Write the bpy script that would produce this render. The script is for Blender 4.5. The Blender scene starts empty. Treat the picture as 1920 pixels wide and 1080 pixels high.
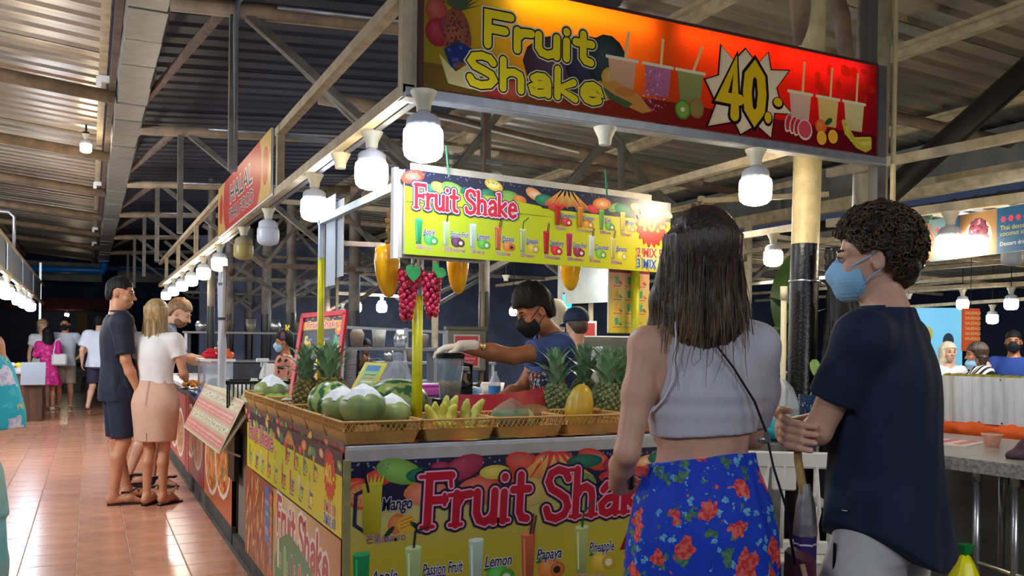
import bpy, math, random
import numpy as np
from mathutils import Vector, Matrix
import openvdb as vdb

S = bpy.context.scene
C = S.collection
random.seed(7)
rng = np.random.default_rng(11)
PI = math.pi

def srgb(r, g=None, b=None):
    if g is None: r, g, b = r
    f = lambda v: (v/255/12.92) if v/255 <= .04045 else ((v/255+.055)/1.055)**2.4
    return (f(r), f(g), f(b), 1.0)

# ------------------------------------------------------------------ camera, world, exposure
YAW, ROLL = math.radians(26.08), math.radians(.63)
FW = Vector((math.sin(YAW), math.cos(YAW), 0)); RT = Vector((math.cos(YAW), -math.sin(YAW), 0)); UP = Vector((0, 0, 1))
cam_data = bpy.data.cameras.new('camera'); cam = bpy.data.objects.new('camera', cam_data); C.objects.link(cam)
cr = RT*math.cos(ROLL) + UP*math.sin(ROLL); cu = UP*math.cos(ROLL) - RT*math.sin(ROLL)
cam.matrix_world = Matrix(((cr.x, cu.x, -FW.x, 0), (cr.y, cu.y, -FW.y, 0), (cr.z, cu.z, -FW.z, 1.35), (0, 0, 0, 1)))
cam_data.sensor_width = 36; cam_data.lens = 1620/1920*36; cam_data.shift_y = 108.7/1920
cam_data.clip_start = .05; cam_data.clip_end = 300
S.camera = cam
S.view_settings.view_transform = 'Standard'; S.view_settings.look = 'None'; S.view_settings.gamma = 1
S.view_settings.use_curve_mapping = False
S.view_settings.exposure = 0.08
w = bpy.data.worlds.new('night'); S.world = w; w.use_nodes = True
w.node_tree.nodes['Background'].inputs[0].default_value = (.10, .14, .26, 1)
w.node_tree.nodes['Background'].inputs[1].default_value = .28

def area_lamp(name, loc, target, size, power, col=(1, 1, 1)):
    l = bpy.data.lights.new(name, 'AREA'); l.shape = 'RECTANGLE'; l.size, l.size_y = size; l.energy = power; l.color = col
    o = bpy.data.objects.new(name, l); C.objects.link(o); o.location = loc
    o.rotation_euler = (Vector(target)-Vector(loc)).to_track_quat('-Z', 'Y').to_euler()
    return o
# area lamps added as fill behind the photographer and around the hall
area_lamp('fill_light', (-1.6, 1.0, 2.6), (1.6, 2.6, .9), (1.2, .5), 24, (.84, .90, 1))
area_lamp('fill_light', (.6, -1.6, 2.7), (1.8, 2.5, .9), (1.6, .5), 25, (.84, .90, 1))
area_lamp('fill_light', (3.6, -.6, 2.7), (2.2, 2.2, 1.0), (1.2, .4), 14, (1, .93, .82))
area_lamp('fill_light', (-2.3, 6.5, 2.6), (.6, 8, .8), (1.0, .6), 110, (.86, .92, 1))
area_lamp('fill_light', (-2.3, 11, 2.6), (.6, 12, .8), (1.0, .6), 130, (.86, .92, 1))
area_lamp('fill_light', (-1.9, 15.6, 2.5), (-.2, 18.2, .9), (1.0, .5), 36, (.86, .92, 1))
area_lamp('fill_light', (4.6, 6.5, 2.6), (4.6, 6.5, 0), (1.5, 1.5), 110, (1, .95, .86))  # fill over the hall, added to brighten the background
area_lamp('fill_light', (3.2, 9.5, 2.5), (3.2, 9.5, 0), (1.5, 1.5), 90, (.90, .94, 1))
area_lamp('fill_light', (7.6, 4.3, 2.5), (8.0, 6, .9), (1.2, .5), 60, (.9, .95, 1))
area_lamp('fill_light', (5.5, 13.5, 2.5), (5.5, 13.5, 0), (2, 1.5), 130, (.84, .9, 1))
area_lamp('fill_light', (10.5, 10.5, 2.5), (10.5, 10.5, 0), (2, 1.5), 120, (.95, .95, 1))
area_lamp('fill_light', (3.0, .9, 1.3), (4.5, 2.5, .4), (.6, .4), 10, (1, .96, .88))  # low fill lamp added to brighten the wall under the bar table

# ------------------------------------------------------------------ materials
MATS = {}
def mat(name, col=(128, 128, 128), rough=.5, metal=0, var=0, vscale=8, bump=0, bscale=40, emit=None, es=0, trans=0, alpha=1,
        sss=0, ior=1.45, coat=0, stretch=(1, 1, 1), col2=None, objvar=0, detail=4, spec=.5, translucent=0, contrast=(.35, .65)):
    if name in MATS: return MATS[name]
    m = bpy.data.materials.new(name); MATS[name] = m; m.use_nodes = True
    nt = m.node_tree; N = nt.nodes; L = nt.links; b = N['Principled BSDF']
    base = srgb(col)
    b.inputs['Base Color'].default_value = base
    b.inputs['Roughness'].default_value = rough; b.inputs['Metallic'].default_value = metal
    b.inputs['IOR'].default_value = ior; b.inputs['Specular IOR Level'].default_value = spec
    if coat: b.inputs['Coat Weight'].default_value = coat; b.inputs['Coat Roughness'].default_value = .15
    if trans: b.inputs['Transmission Weight'].default_value = trans
    if alpha < 1: b.inputs['Alpha'].default_value = alpha
    if sss: b.inputs['Subsurface Weight'].default_value = sss; b.inputs['Subsurface Radius'].default_value = (.02, .008, .004); b.inputs['Subsurface Scale'].default_value = .5
    if emit is not None: b.inputs['Emission Color'].default_value = srgb(emit); b.inputs['Emission Strength'].default_value = es
    tc = None
    def coord():
        nonlocal tc
        if tc is None:
            t = N.new('ShaderNodeTexCoord'); mp = N.new('ShaderNodeMapping'); mp.inputs['Scale'].default_value = stretch
            L.new(t.outputs['Object'], mp.inputs[0]); tc = mp
        return tc.outputs[0]
    src = None
    if var or col2:
        n = N.new('ShaderNodeTexNoise'); n.inputs['Scale'].default_value = vscale; n.inputs['Detail'].default_value = detail; n.inputs['Roughness'].default_value = .6
        L.new(coord(), n.inputs['Vector'])
        rp = N.new('ShaderNodeValToRGB'); rp.color_ramp.elements[0].position, rp.color_ramp.elements[1].position = contrast
        if col2: rp.color_ramp.elements[0].color = base; rp.color_ramp.elements[1].color = srgb(col2)
        else:
            rp.color_ramp.elements[0].color = tuple(v*(1-var) for v in base[:3])+(1,); rp.color_ramp.elements[1].color = tuple(min(1, v*(1+var)) for v in base[:3])+(1,)
        L.new(n.outputs['Fac'], rp.inputs[0]); src = rp.outputs[0]
    if objvar:
        oi = N.new('ShaderNodeObjectInfo'); mr = N.new('ShaderNodeMapRange'); mr.inputs['To Min'].default_value = 1-objvar; mr.inputs['To Max'].default_value = 1+objvar
        L.new(oi.outputs['Random'], mr.inputs[0]); mx = N.new('ShaderNodeMix'); mx.data_type = 'RGBA'; mx.blend_type = 'MULTIPLY'; mx.inputs['Factor'].default_value = 1
        if src: L.new(src, mx.inputs[6])
        else: mx.inputs[6].default_value = base
        L.new(mr.outputs[0], mx.inputs[7]); src = mx.outputs[2]
    if src: L.new(src, b.inputs['Base Color'])
    if bump:
        n2 = N.new('ShaderNodeTexNoise'); n2.inputs['Scale'].default_value = bscale; n2.inputs['Detail'].default_value = 3
        L.new(coord(), n2.inputs['Vector']); bp = N.new('ShaderNodeBump'); bp.inputs['Strength'].default_value = bump; bp.inputs['Distance'].default_value = .01
        L.new(n2.outputs['Fac'], bp.inputs['Height']); L.new(bp.outputs[0], b.inputs['Normal'])
    if translucent:
        tr = N.new('ShaderNodeBsdfTranslucent'); ms = N.new('ShaderNodeMixShader'); ms.inputs[0].default_value = translucent
        if src: L.new(src, tr.inputs[0])
        else: tr.inputs[0].default_value = base
        L.new(b.outputs[0], ms.inputs[1]); L.new(tr.outputs[0], ms.inputs[2]); L.new(ms.outputs[0], N['Material Output'].inputs[0])
    return m

def print_mat(name, rough=.35, translucent=0, spec=.5):
    if name in MATS: return MATS[name]
    m = bpy.data.materials.new(name); MATS[name] = m; m.use_nodes = True; nt = m.node_tree; b = nt.nodes['Principled BSDF']
    a = nt.nodes.new('ShaderNodeAttribute'); a.attribute_name = 'ink'; nt.links.new(a.outputs['Color'], b.inputs['Base Color'])
    b.inputs['Roughness'].default_value = rough; b.inputs['Specular IOR Level'].default_value = spec
    if translucent:
        tr = nt.nodes.new('ShaderNodeBsdfTranslucent'); ms = nt.nodes.new('ShaderNodeMixShader'); ms.inputs[0].default_value = translucent
        nt.links.new(a.outputs['Color'], tr.inputs[0]); nt.links.new(b.outputs[0], ms.inputs[1]); nt.links.new(tr.outputs[0], ms.inputs[2])
        nt.links.new(ms.outputs[0], nt.nodes['Material Output'].inputs[0])
    return m

# ------------------------------------------------------------------ objects
def link(name, data, parent=None):
    o = bpy.data.objects.new(name, data); C.objects.link(o)
    if parent is not None: o.parent = parent
    return o
def tag(o, label=None, cat=None, group=None, kind=None):
    if label: o['label'] = label
    if cat: o['category'] = cat
    if group: o['group'] = group
    if kind: o['kind'] = kind
    return o
def thing(name, label, cat, loc=(0, 0, 0), rz=0, group=None, kind=None, rot=None):
    o = link(name, None); o.location = loc; o.rotation_euler = rot if rot else (0, 0, rz)
    o.empty_display_size = .1
    return tag(o, label, cat, group, kind)
_kids = {}
def dup(root, loc=None, rz=None, label=None, group=None, rot=None, scale=None):
    def cp(o, par):
        c = o.copy(); C.objects.link(c); c.parent = par
        for ch in [x for x in o.children]: cp(ch, c)
        return c
    r = cp(root, None)
    if loc is not None: r.location = loc
    if rz is not None: r.rotation_euler = (0, 0, rz)
    if rot is not None: r.rotation_euler = rot
    if scale is not None: r.scale = scale if hasattr(scale, '__len__') else (scale,)*3
    if label: r['label'] = label
    if group: r['group'] = group
    return r

class MB:
    def __init__(s): s.v = []; s.f = []; s.m = []; s.mi = 0
    def add(s, vs, fs):
        o = len(s.v); s.v += [tuple(p) for p in vs]; s.f += [tuple(i+o for i in f) for f in fs]; s.m += [s.mi]*len(fs); return s
    def box(s, c, d, rz=0, M=None, taper=1, bev=0):
        x, y, z = [q/2 for q in d]
        if bev:
            b = min(bev, x, y, z)*.999
            pts = []
            for sz in (-1, 1):
                for (px, py) in ((-1, -1), (1, -1), (1, 1), (-1, 1)):
                    pts += []
            # chamfered box: 24 verts
            V = []; idx = {}
            for sx in (-1, 1):
                for sy in (-1, 1):
                    for sz in (-1, 1):
                        for a in range(3):
                            p = [sx*(x-b), sy*(y-b), sz*(z-b)]; p[a] = (sx*x, sy*y, sz*z)[a]
                            idx[(sx, sy, sz, a)] = len(V); V.append(p)
            F = []
            q = [(-1, -1), (1, -1), (1, 1), (-1, 1)]
            def key(a, s_, u, v_):
                l = [0, 0, 0]; o = [i for i in range(3) if i != a]; l[a] = s_; l[o[0]] = u; l[o[1]] = v_; return l
            for a in range(3):
                for s_ in (-1, 1):
                    r = [idx[tuple(key(a, s_, u, v_))+(a,)] for u, v_ in q]
                    F.append(r if (s_ == 1) != (a == 1) else r[::-1])
            for a in range(3):
                o = [i for i in range(3) if i != a]
                for su in (-1, 1):
                    for sv in (-1, 1):
                        l1 = [0, 0, 0]; l2 = [0, 0, 0]; l1[a] = -1; l2[a] = 1
                        for l in (l1, l2): l[o[0]] = su; l[o[1]] = sv
                        F.append((idx[tuple(l1)+(o[0],)], idx[tuple(l2)+(o[0],)], idx[tuple(l2)+(o[1],)], idx[tuple(l1)+(o[1],)]))
            for sx in (-1, 1):
                for sy in (-1, 1):
                    for sz in (-1, 1): F.append(tuple(idx[(sx, sy, sz, a)] for a in range(3)))
        else:
            t = taper
            V = [(-x, -y, -z), (x, -y, -z), (x, y, -z), (-x, y, -z), (-x*t, -y*t, z), (x*t, -y*t, z), (x*t, y*t, z), (-x*t, y*t, z)]
            F = [(0, 3, 2, 1), (4, 5, 6, 7), (0, 1, 5, 4), (1, 2, 6, 5), (2, 3, 7, 6), (3, 0, 4, 7)]
        cz, sz_ = math.cos(rz), math.sin(rz)
        out = []
        for p in V:
            if M is not None: p = M @ Vector(p)
            out.append((p[0]*cz-p[1]*sz_+c[0], p[0]*sz_+p[1]*cz+c[1], p[2]+c[2]))
        return s.add(out, F)
    def bar(s, a, b, w, h=None, up=(0, 0, 1)):
        a = Vector(a); b = Vector(b); d = (b-a).normalized(); u = Vector(up)
        if abs(d.dot(u)) > .99: u = Vector((0, 1, 0))
        x = d.cross(u).normalized(); z = x.cross(d).normalized(); h = h or w
        vs = [p+x*sx*w/2+z*sz*h/2 for p in (a, b) for sx, sz in ((-1, -1), (1, -1), (1, 1), (-1, 1))]
        return s.add(vs, [(0, 1, 2, 3), (7, 6, 5, 4), (0, 4, 5, 1), (1, 5, 6, 2), (2, 6, 7, 3), (3, 7, 4, 0)])
    def tube(s, pts, r, n=8, caps=True, closed=False, flat=1):
        pts = [Vector(p) for p in pts]; k = len(pts)
        rs = r if hasattr(r, '__len__') else [r]*k
        vs = []; fs = []; ref = None
        for i, p in enumerate(pts):
            if closed: d = pts[(i+1) % k]-pts[i-1]
            else: d = pts[min(i+1, k-1)]-pts[max(i-1, 0)]
            if d.length < 1e-9: d = Vector((0, 0, 1))
            d.normalize()
            if ref is None: ref = Vector((0, 0, 1)) if abs(d.z) < .9 else Vector((1, 0, 0))
            x = d.cross(ref); x.normalize(); y = d.cross(x); ref = x.cross(d) if False else ref
            for j in range(n):
                t = 2*PI*j/n; vs.append(p+x*math.cos(t)*rs[i]+y*math.sin(t)*rs[i]*flat)
        m = k if closed else k-1
        for i in range(m):
            for j in range(n):
                a, b = i*n+j, i*n+(j+1) % n; c2, d2 = ((i+1) % k)*n+(j+1) % n, ((i+1) % k)*n+j
                fs.append((a, b, c2, d2))
        if caps and not closed: fs += [tuple(range(n))[::-1], tuple(range((k-1)*n, k*n))]
        return s.add(vs, fs)
    def lathe(s, prof, n=16, o=(0, 0, 0), sx=1, sy=1, cap=True, M=None, wob=None):
        vs = []; fs = []; k = len(prof)
        for i, (r, z) in enumerate(prof):
            for j in range(n):
                t = 2*PI*j/n; rr = r*(wob(t, z) if wob else 1)
                p = Vector((rr*math.cos(t)*sx, rr*math.sin(t)*sy, z))
                if M is not None: p = M @ p
                vs.append((p[0]+o[0], p[1]+o[1], p[2]+o[2]))
        for i in range(k-1):
            for j in range(n):
                fs.append((i*n+j, i*n+(j+1) % n, (i+1)*n+(j+1) % n, (i+1)*n+j))
        if cap:
            if prof[0][0] > 1e-4: fs.append(tuple(range(n))[::-1])
            if prof[-1][0] > 1e-4: fs.append(tuple(range((k-1)*n, k*n)))
        return s.add(vs, fs)
    def ball(s, c, r, n=12, M=None):
        r = r if hasattr(r, '__len__') else (r, r, r)
        k = max(4, n//2+1)
        pr = [(math.sin(PI*i/k), -math.cos(PI*i/k)) for i in range(k+1)]
        D = Matrix.Diagonal(Vector(r)); MM = (M @ D) if M is not None else D
        pr[0] = (1e-5, -1); pr[-1] = (1e-5, 1)
        return s.lathe(pr, n, c, cap=False, M=MM)
    def prism(s, poly, z0, z1, M=None, o=(0, 0, 0)):
        n = len(poly); vs = [(x, y, z0) for x, y in poly]+[(x, y, z1) for x, y in poly]
        if M is not None: vs = [M @ Vector(p) for p in vs]
        vs = [(p[0]+o[0], p[1]+o[1], p[2]+o[2]) for p in vs]
        return s.add(vs, [tuple(range(n))[::-1], tuple(range(n, 2*n))]+[(i, (i+1) % n, n+(i+1) % n, n+i) for i in range(n)])
    def build(s, name, m=None, parent=None, smooth=False, auto=None):
        me = bpy.data.meshes.new(name); me.from_pydata(s.v, [], s.f)
        for x in (m if isinstance(m, (list, tuple)) else [m]):
            if x is not None: me.materials.append(x)
        if isinstance(m, (list, tuple)): me.polygons.foreach_set('material_index', s.m)
        if smooth: me.polygons.foreach_set('use_smooth', [True]*len(me.polygons))
        me.update()
        if smooth and auto is not None:
            me.set_sharp_from_angle(angle=auto)
        return link(name, me, parent)

# ------------------------------------------------------------------ flat print: one coloured mesh per poster
_txt = {}
def text_tris(s, shear=0, off=0, space=1):
    k = (s, shear, off, space)
    if k not in _txt:
        cu_ = bpy.data.curves.new('t', 'FONT'); cu_.body = s; cu_.size = 1; cu_.shear = shear; cu_.offset = off; cu_.resolution_u = 2
        cu_.space_character = space
        o = bpy.data.objects.new('t', cu_); C.objects.link(o)
        dg = bpy.context.evaluated_depsgraph_get(); e = o.evaluated_get(dg); me = e.to_mesh()
        v = np.array([x.co[:2] for x in me.vertices]).reshape(-1, 2); f = [tuple(p.vertices) for p in me.polygons]
        e.to_mesh_clear(); bpy.data.objects.remove(o); bpy.data.curves.remove(cu_)
        _txt[k] = (v, f)
    return _txt[k]

GL = {
 'F': (.62, [[(.0, 0), (0, 1), (.48, 1)], [(0, .52), (.36, .52)]], [0]),
 'r': (.46, [[(0, 0), (0, .62)], [(0, .38), (.12, .58), (.3, .6)]], [0]),
 'u': (.62, [[(0, .62), (0, .2), (.07, .05), (.2, 0), (.34, .08), (.4, .2)], [(.4, .62), (.4, 0)]], [.4]),
 'i': (.26, [[(0, 0), (0, .58)], [(0, .88), (0, .9)]], [0]),
 't': (.46, [[(.12, .92), (.12, .15), (.18, .03), (.3, 0)], [(-.05, .62), (.32, .62)]], []),
 'S': (.72, [[(.5, .82), (.42, .97), (.25, 1.02), (.08, .95), (.02, .78), (.1, .62), (.28, .52), (.46, .4), (.52, .22), (.43, .05), (.24, -.02), (.06, .04), (0, .2)]], []),
 'h': (.62, [[(0, 0), (0, 1)], [(0, .42), (.1, .58), (.24, .62), (.37, .54), (.4, .4), (.4, 0)]], [0, .4]),
 'a': (.62, [[(.06, .52), (.16, .62), (.3, .62), (.38, .52), (.4, .4), (.4, 0)], [(.4, .36), (.16, .32), (.03, .2), (.06, .05), (.18, 0), (.32, .05), (.4, .16)]], []),
 'k': (.6, [[(0, 0), (0, 1)], [(.38, .6), (.04, .3), (.42, 0)]], [0]),
 'e': (.6, [[(.04, .32), (.42, .34), (.38, .52), (.25, .62), (.1, .56), (.02, .4), (.02, .22), (.1, .06), (.24, 0), (.4, .08)]], []),
 '4': (.7, [[(.38, 0), (.38, 1), (0, .32), (.52, .32)]], []),
 '0': (.72, [[(.04, .5), (.08, .82), (.26, 1), (.44, .82), (.48, .5), (.44, .18), (.26, 0), (.08, .18), (.04, .5)]], []),
 '.': (.3, [[(.02, 0), (.02, .01)]], []), '-': (.4, [[(0, .4), (.14, .38)]], []), ' ': (.36, [], []),
}
class Art:
    def __init__(s, step=.0002, cell=.006): s.v = []; s.c = []; s.f = []; s.step = step; s.cell = cell; s.occ = {}
    def level(s, pts):
        x0 = int(min(p[0] for p in pts)/s.cell); x1 = int(max(p[0] for p in pts)/s.cell); y0 = int(min(p[1] for p in pts)/s.cell); y1 = int(max(p[1] for p in pts)/s.cell)
        ks = [(i, j) for i in range(x0, x1+1) for j in range(y0, y1+1)]; L = 1+max(s.occ.get(k, 0) for k in ks)
        for k in ks: s.occ[k] = L
        return L*s.step
    def poly(s, pts, col, faces=None, z=None):
        if z is None: z = s.level(pts)
        o = len(s.v); n = len(pts)
        s.v += [(p[0], p[1], z+(p[2] if len(p) > 2 else 0)) for p in pts]
        s.c += ([srgb(q) for q in col] if hasattr(col[0], '__len__') else [srgb(col)]*n)
        s.f += [tuple(i+o for i in f) for f in faces] if faces else [tuple(range(o, o+n))]
    def rect(s, x, y, w, h, col):
        if hasattr(col[0], '__len__') and len(col) == 2: col = [col[0], col[0], col[1], col[1]]
        s.poly([(x, y), (x+w, y), (x+w, y+h), (x, y+h)], col)
    def grad(s, x, y, w, h, stops, vert=False):
        z = s.level([(x, y), (x+w, y+h)])
        for (a, ca), (b, cb) in zip(stops, stops[1:]):
            if vert: s.poly([(x, y+h*a), (x+w, y+h*a), (x+w, y+h*b), (x, y+h*b)], [ca, ca, cb, cb], z=z)
            else: s.poly([(x+w*a, y), (x+w*b, y), (x+w*b, y+h), (x+w*a, y+h)], [ca, cb, cb, ca], z=z)
    def ell(s, x, y, rx, ry, col, rot=0, n=14, hi=None):
        c_, q = math.cos(rot), math.sin(rot)
        pts = [(x+rx*math.cos(t)*c_-ry*math.sin(t)*q, y+rx*math.cos(t)*q+ry*math.sin(t)*c_) for t in [2*PI*i/n for i in range(n)]]
        if hi:
            s.poly([(x-rx*.25, y+ry*.3)]+pts, [hi]+[col]*n, [(0, i+1, (i+1) % n+1) for i in range(n)])
        else: s.poly(pts, col)
    def line(s, pts, w, col, rnd=True, n=10, z=None):
        P_ = [Vector(p) for p in pts]; k = len(P_); vs = []; fs = []; D = [(P_[i+1]-P_[i]).normalized() for i in range(k-1)]
        for i, p in enumerate(P_):
            d0 = D[max(i-1, 0)]; d1 = D[min(i, k-2)]; t = d0+d1
            if t.length < .2: t = d1.copy()
            t.normalize(); m = Vector((-t.y, t.x)); q = min(1.7, 1/max(.35, abs(m.dot(Vector((-d1.y, d1.x)))))); m *= w/2*q
            vs += [tuple(p+m), tuple(p-m)]
        e_ = list(vs); vs = []; e0 = 7e-6
        for i in range(k-1):
            o = len(vs); vs += [(*e_[2*i], e0*i), (*e_[2*i+1], e0*i), (*e_[2*i+3], e0*i), (*e_[2*i+2], e0*i)]; fs.append((o, o+1, o+2, o+3))
        if rnd:
            for e, d in ((0, -D[0]), (k-1, D[-1])):
                a0 = math.atan2(d.y, d.x)-PI/2; o = len(vs); p = P_[e]
                vs += [(p.x+w/2*math.cos(a0+PI*i/6), p.y+w/2*math.sin(a0+PI*i/6), e0*(k if e else k+1)) for i in range(7)]; fs.append(tuple(range(o, o+7)))
        s.poly(vs, col, fs, z)
    def text(s, t, x, y, h, col, shear=0, off=0, align='l', out=None, sx=1, rot=0):
        v, f = text_tris(t, shear, off)
        if not len(v): return
        wd = v[:, 0].max()*h*1.38*sx; x0 = x-(wd/2 if align == 'c' else wd if align == 'r' else 0)
        if out:
            v2, f2 = text_tris(t, shear, off+out[0])
            s._t(v2, f2, x0, y, h, out[1], sx, rot)
        s._t(v, f, x0, y, h, col, sx, rot)
    def _t(s, v, f, x, y, h, col, sx, rot):
        k = h*1.38; c_, q = math.cos(rot), math.sin(rot)
        s.poly([(x+(a*k*sx)*c_-(b*k)*q, y+(a*k*sx)*q+(b*k)*c_) for a, b in v], col, f)
    def glyphs(s, t, x, y, h, layers, wt=.17, serif=False, sx=1, rot=0, slope=0, curl=0):
        c_, q = math.cos(rot), math.sin(rot)
        T = lambda a, b: (x+a*h*sx*c_-b*h*q, y+a*h*sx*q+b*h*c_)
        for li, (extra, col) in enumerate(layers):
            ax = 0; top_all = []
            base = s.level([T(0, -.1), T(sum(GL[c][0] for c in t), 1.1)]); j = 0
            q_ = s.step*.13
            for ch in t:
                adv, st, ser = GL[ch]; j = 0
                def put(pts, w_):
                    nonlocal j
                    s.line(pts, w_, col, z=base+q_*j); j += 1
                for pl in st: put([T(ax+a+slope*b, b) for a, b in pl], h*(wt+extra))
                if serif:
                    for e in ser: put([T(ax+e-.13, .0), T(ax+e+.13, .0)], h*(wt*.5+extra))
                    if ch in 'Fhkru':
                        top = 1 if ch in 'Fhk' else .6
                        put([T(ax-.15, top), T(ax, top)], h*(wt*.5+extra))
                    if ch == 'F':
                        put([T(ax+.5, 1), T(ax+.52, .78)], h*(wt*.5+extra)); put([T(ax+.38, .62), T(ax+.38, .42)], h*(wt*.5+extra))
                ax += adv
        return ax*h*sx
    def star(s, x, y, r0, r1, n, col, rot=0, sx=1):
        s.poly([(x, y)]+[(x+sx*(r1 if i % 2 else r0)*math.cos(rot+PI*i/n), y+(r1 if i % 2 else r0)*math.sin(rot+PI*i/n)) for i in range(2*n)], col, [(0, i+1, (i+1) % (2*n)+1) for i in range(2*n)])
    def build(s, name, O, U, V, m, parent=None):
        O = Vector(O); U = Vector(U); V = Vector(V); Nn = U.cross(V)
        me = bpy.data.meshes.new(name); me.from_pydata([O+U*a+V*b+Nn*(z+.0006) for a, b, z in s.v], [], s.f)
        at = me.color_attributes.new('ink', 'FLOAT_COLOR', 'POINT')
        at.data.foreach_set('color', np.array(s.c, dtype=np.float32).ravel())
        me.materials.append(m); return link(name, me, parent)

# ------------------------------------------------------------------ signed-distance modelling for bodies, cloth, fruit
def V3(*a): return np.array(a, dtype=np.float32)
def rotm(yaw=0, pitch=0, roll=0):
    return np.array((Matrix.Rotation(yaw, 3, 'Z') @ Matrix.Rotation(pitch, 3, 'X') @ Matrix.Rotation(roll, 3, 'Y')), dtype=np.float32)
class Field:
    def __init__(s, lo, hi, vox):
        s.lo = np.array(lo, np.float32); s.vox = vox
        s.n = np.ceil((np.array(hi)-s.lo)/vox).astype(int)+1
        s.ax = [s.lo[i]+vox*np.arange(s.n[i], dtype=np.float32) for i in range(3)]
        s.d = np.full(s.n, .3, np.float32); s.frame = None
    def sub(s, lo, hi):
        a = np.maximum(np.floor((np.array(lo)-s.lo)/s.vox).astype(int), 0); b = np.minimum(np.ceil((np.array(hi)-s.lo)/s.vox).astype(int)+1, s.n)
        if (b <= a).any(): return None
        sl = tuple(slice(a[i], b[i]) for i in range(3))
        X = s.ax[0][sl[0]][:, None, None]; Y = s.ax[1][sl[1]][None, :, None]; Z = s.ax[2][sl[2]][None, None, :]
        return sl, X, Y, Z
    def mix(s, sl, d, k, op):
        o = s.d[sl]
        if op == 'sub': d = -d
        if op == '+':
            if k > 0: h = np.clip(.5+.5*(o-d)/k, 0, 1); s.d[sl] = o*(1-h)+d*h-k*h*(1-h)
            else: s.d[sl] = np.minimum(o, d)
        else:
            if k > 0: h = np.clip(.5-.5*(o-d)/k, 0, 1); s.d[sl] = o*(1-h)+d*h+k*h*(1-h)
            else: s.d[sl] = np.maximum(o, d)
    def fr(s, X, Y, Z):
        if s.frame is None: return X, Y, Z
        R, c = s.frame
        x, y, z = X-c[0], Y-c[1], Z-c[2]
        return R[0, 0]*x+R[1, 0]*y+R[2, 0]*z, R[0, 1]*x+R[1, 1]*y+R[2, 1]*z, R[0, 2]*x+R[1, 2]*y+R[2, 2]*z
    def wp(s, p):
        if s.frame is None: return np.array(p, float)
        R, c = s.frame; return R @ np.array(p, float) + c
    def cone(s, a, b, ra, rb, k=.02, op='+', cutb=None):
        A, B = s.wp(a), s.wp(b); r = max(ra, rb)+k+.02
        g = s.sub(np.minimum(A, B)-r, np.maximum(A, B)+r)
        if g is None: return s
        sl, X, Y, Z = g
        ba = B-A; L = float(ba @ ba) or 1e-9
        t = ((X-A[0])*ba[0]+(Y-A[1])*ba[1]+(Z-A[2])*ba[2])/L; t0 = t; t = np.clip(t, 0, 1)
        d = np.sqrt((X-A[0]-t*ba[0])**2+(Y-A[1]-t*ba[1])**2+(Z-A[2]-t*ba[2])**2)-(ra+(rb-ra)*t)
        if cutb: d = np.maximum(d, (t0-1)*math.sqrt(L))
        s.mix(sl, d, k, op); return s
    def chain(s, pts, rs, k=.02, op='+', cut=False):
        for i in range(len(pts)-1): s.cone(pts[i], pts[i+1], rs[i], rs[i+1], k, op, cut and i == len(pts)-2)
        return s
    def ell(s, c, r, k=.02, op='+', R=None):
        A = s.wp(c); m = max(r)+k+.02; g = s.sub(A-m, A+m)
        if g is None: return s
        sl, X, Y, Z = g
        Rm = np.eye(3, dtype=np.float32) if s.frame is None else s.frame[0]
        if R is not None: Rm = Rm @ R
        x, y, z = X-A[0], Y-A[1], Z-A[2]
        p = Rm[0, 0]*x+Rm[1, 0]*y+Rm[2, 0]*z; q = Rm[0, 1]*x+Rm[1, 1]*y+Rm[2, 1]*z; w_ = Rm[0, 2]*x+Rm[1, 2]*y+Rm[2, 2]*z
        k0 = np.sqrt((p/r[0])**2+(q/r[1])**2+(w_/r[2])**2); k1 = np.sqrt((p/r[0]**2)**2+(q/r[1]**2)**2+(w_/r[2]**2)**2)+1e-6
        s.mix(sl, k0*(k0-1)/k1, k, op); return s
    def loft(s, secs, k=.02, op='+', pw=2.3, rnd=0, ext=0, ang=None, fold=None):
        """secs: (z, cx, cy, wx, wy) sorted by z; cross-sections in the ground plane, turned by ang(z)"""
        a = np.array(secs, np.float32); m = float(a[:, 3:].max())+k+.03
        g = s.sub((a[:, 1].min()-m, a[:, 2].min()-m, a[0, 0]-.03-k), (a[:, 1].max()+m, a[:, 2].max()+m, a[-1, 0]+.03+k))
        if g is None: return s
        sl, X, Y, Z = g; z = Z.ravel()
        zz = np.linspace(a[0, 0], a[-1, 0], 60); cols = []
        for j in range(1, 5):
            c_ = np.interp(zz, a[:, 0], a[:, j]); c_ = np.convolve(np.pad(c_, 3, mode='edge'), np.ones(7)/7, 'valid'); cols.append(np.interp(z, zz, c_).astype(np.float32)[None, None, :])
        cx, cy, wx, wy = cols; wx = wx+ext; wy = wy+ext
        x, y = X-cx, Y-cy
        if ang is not None:
            th = np.interp(z, [a[0, 0], a[-1, 0]], ang).astype(np.float32)[None, None, :]
            x, y = x*np.cos(th)+y*np.sin(th), -x*np.sin(th)+y*np.cos(th)
        q = ((np.abs(x)/wx)**pw+(np.abs(y)/wy)**pw)**(1/pw); d = (q-1)*np.minimum(wx, wy)*np.float32(1.15)
        if fold is not None: d = d+fold(np.arctan2(y/wy, x/wx), Z, x, y)
        top = Z-a[-1, 0]; bot = a[0, 0]-Z
        if rnd:
            e = np.maximum(top, bot)+rnd; d2 = d+rnd
            d = np.minimum(np.maximum(d2, e), 0)+np.sqrt(np.maximum(d2, 0)**2+np.maximum(e, 0)**2)-rnd
        else: d = np.maximum(d, np.maximum(top, bot))
        s.mix(sl, d, k, op); return s
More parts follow.
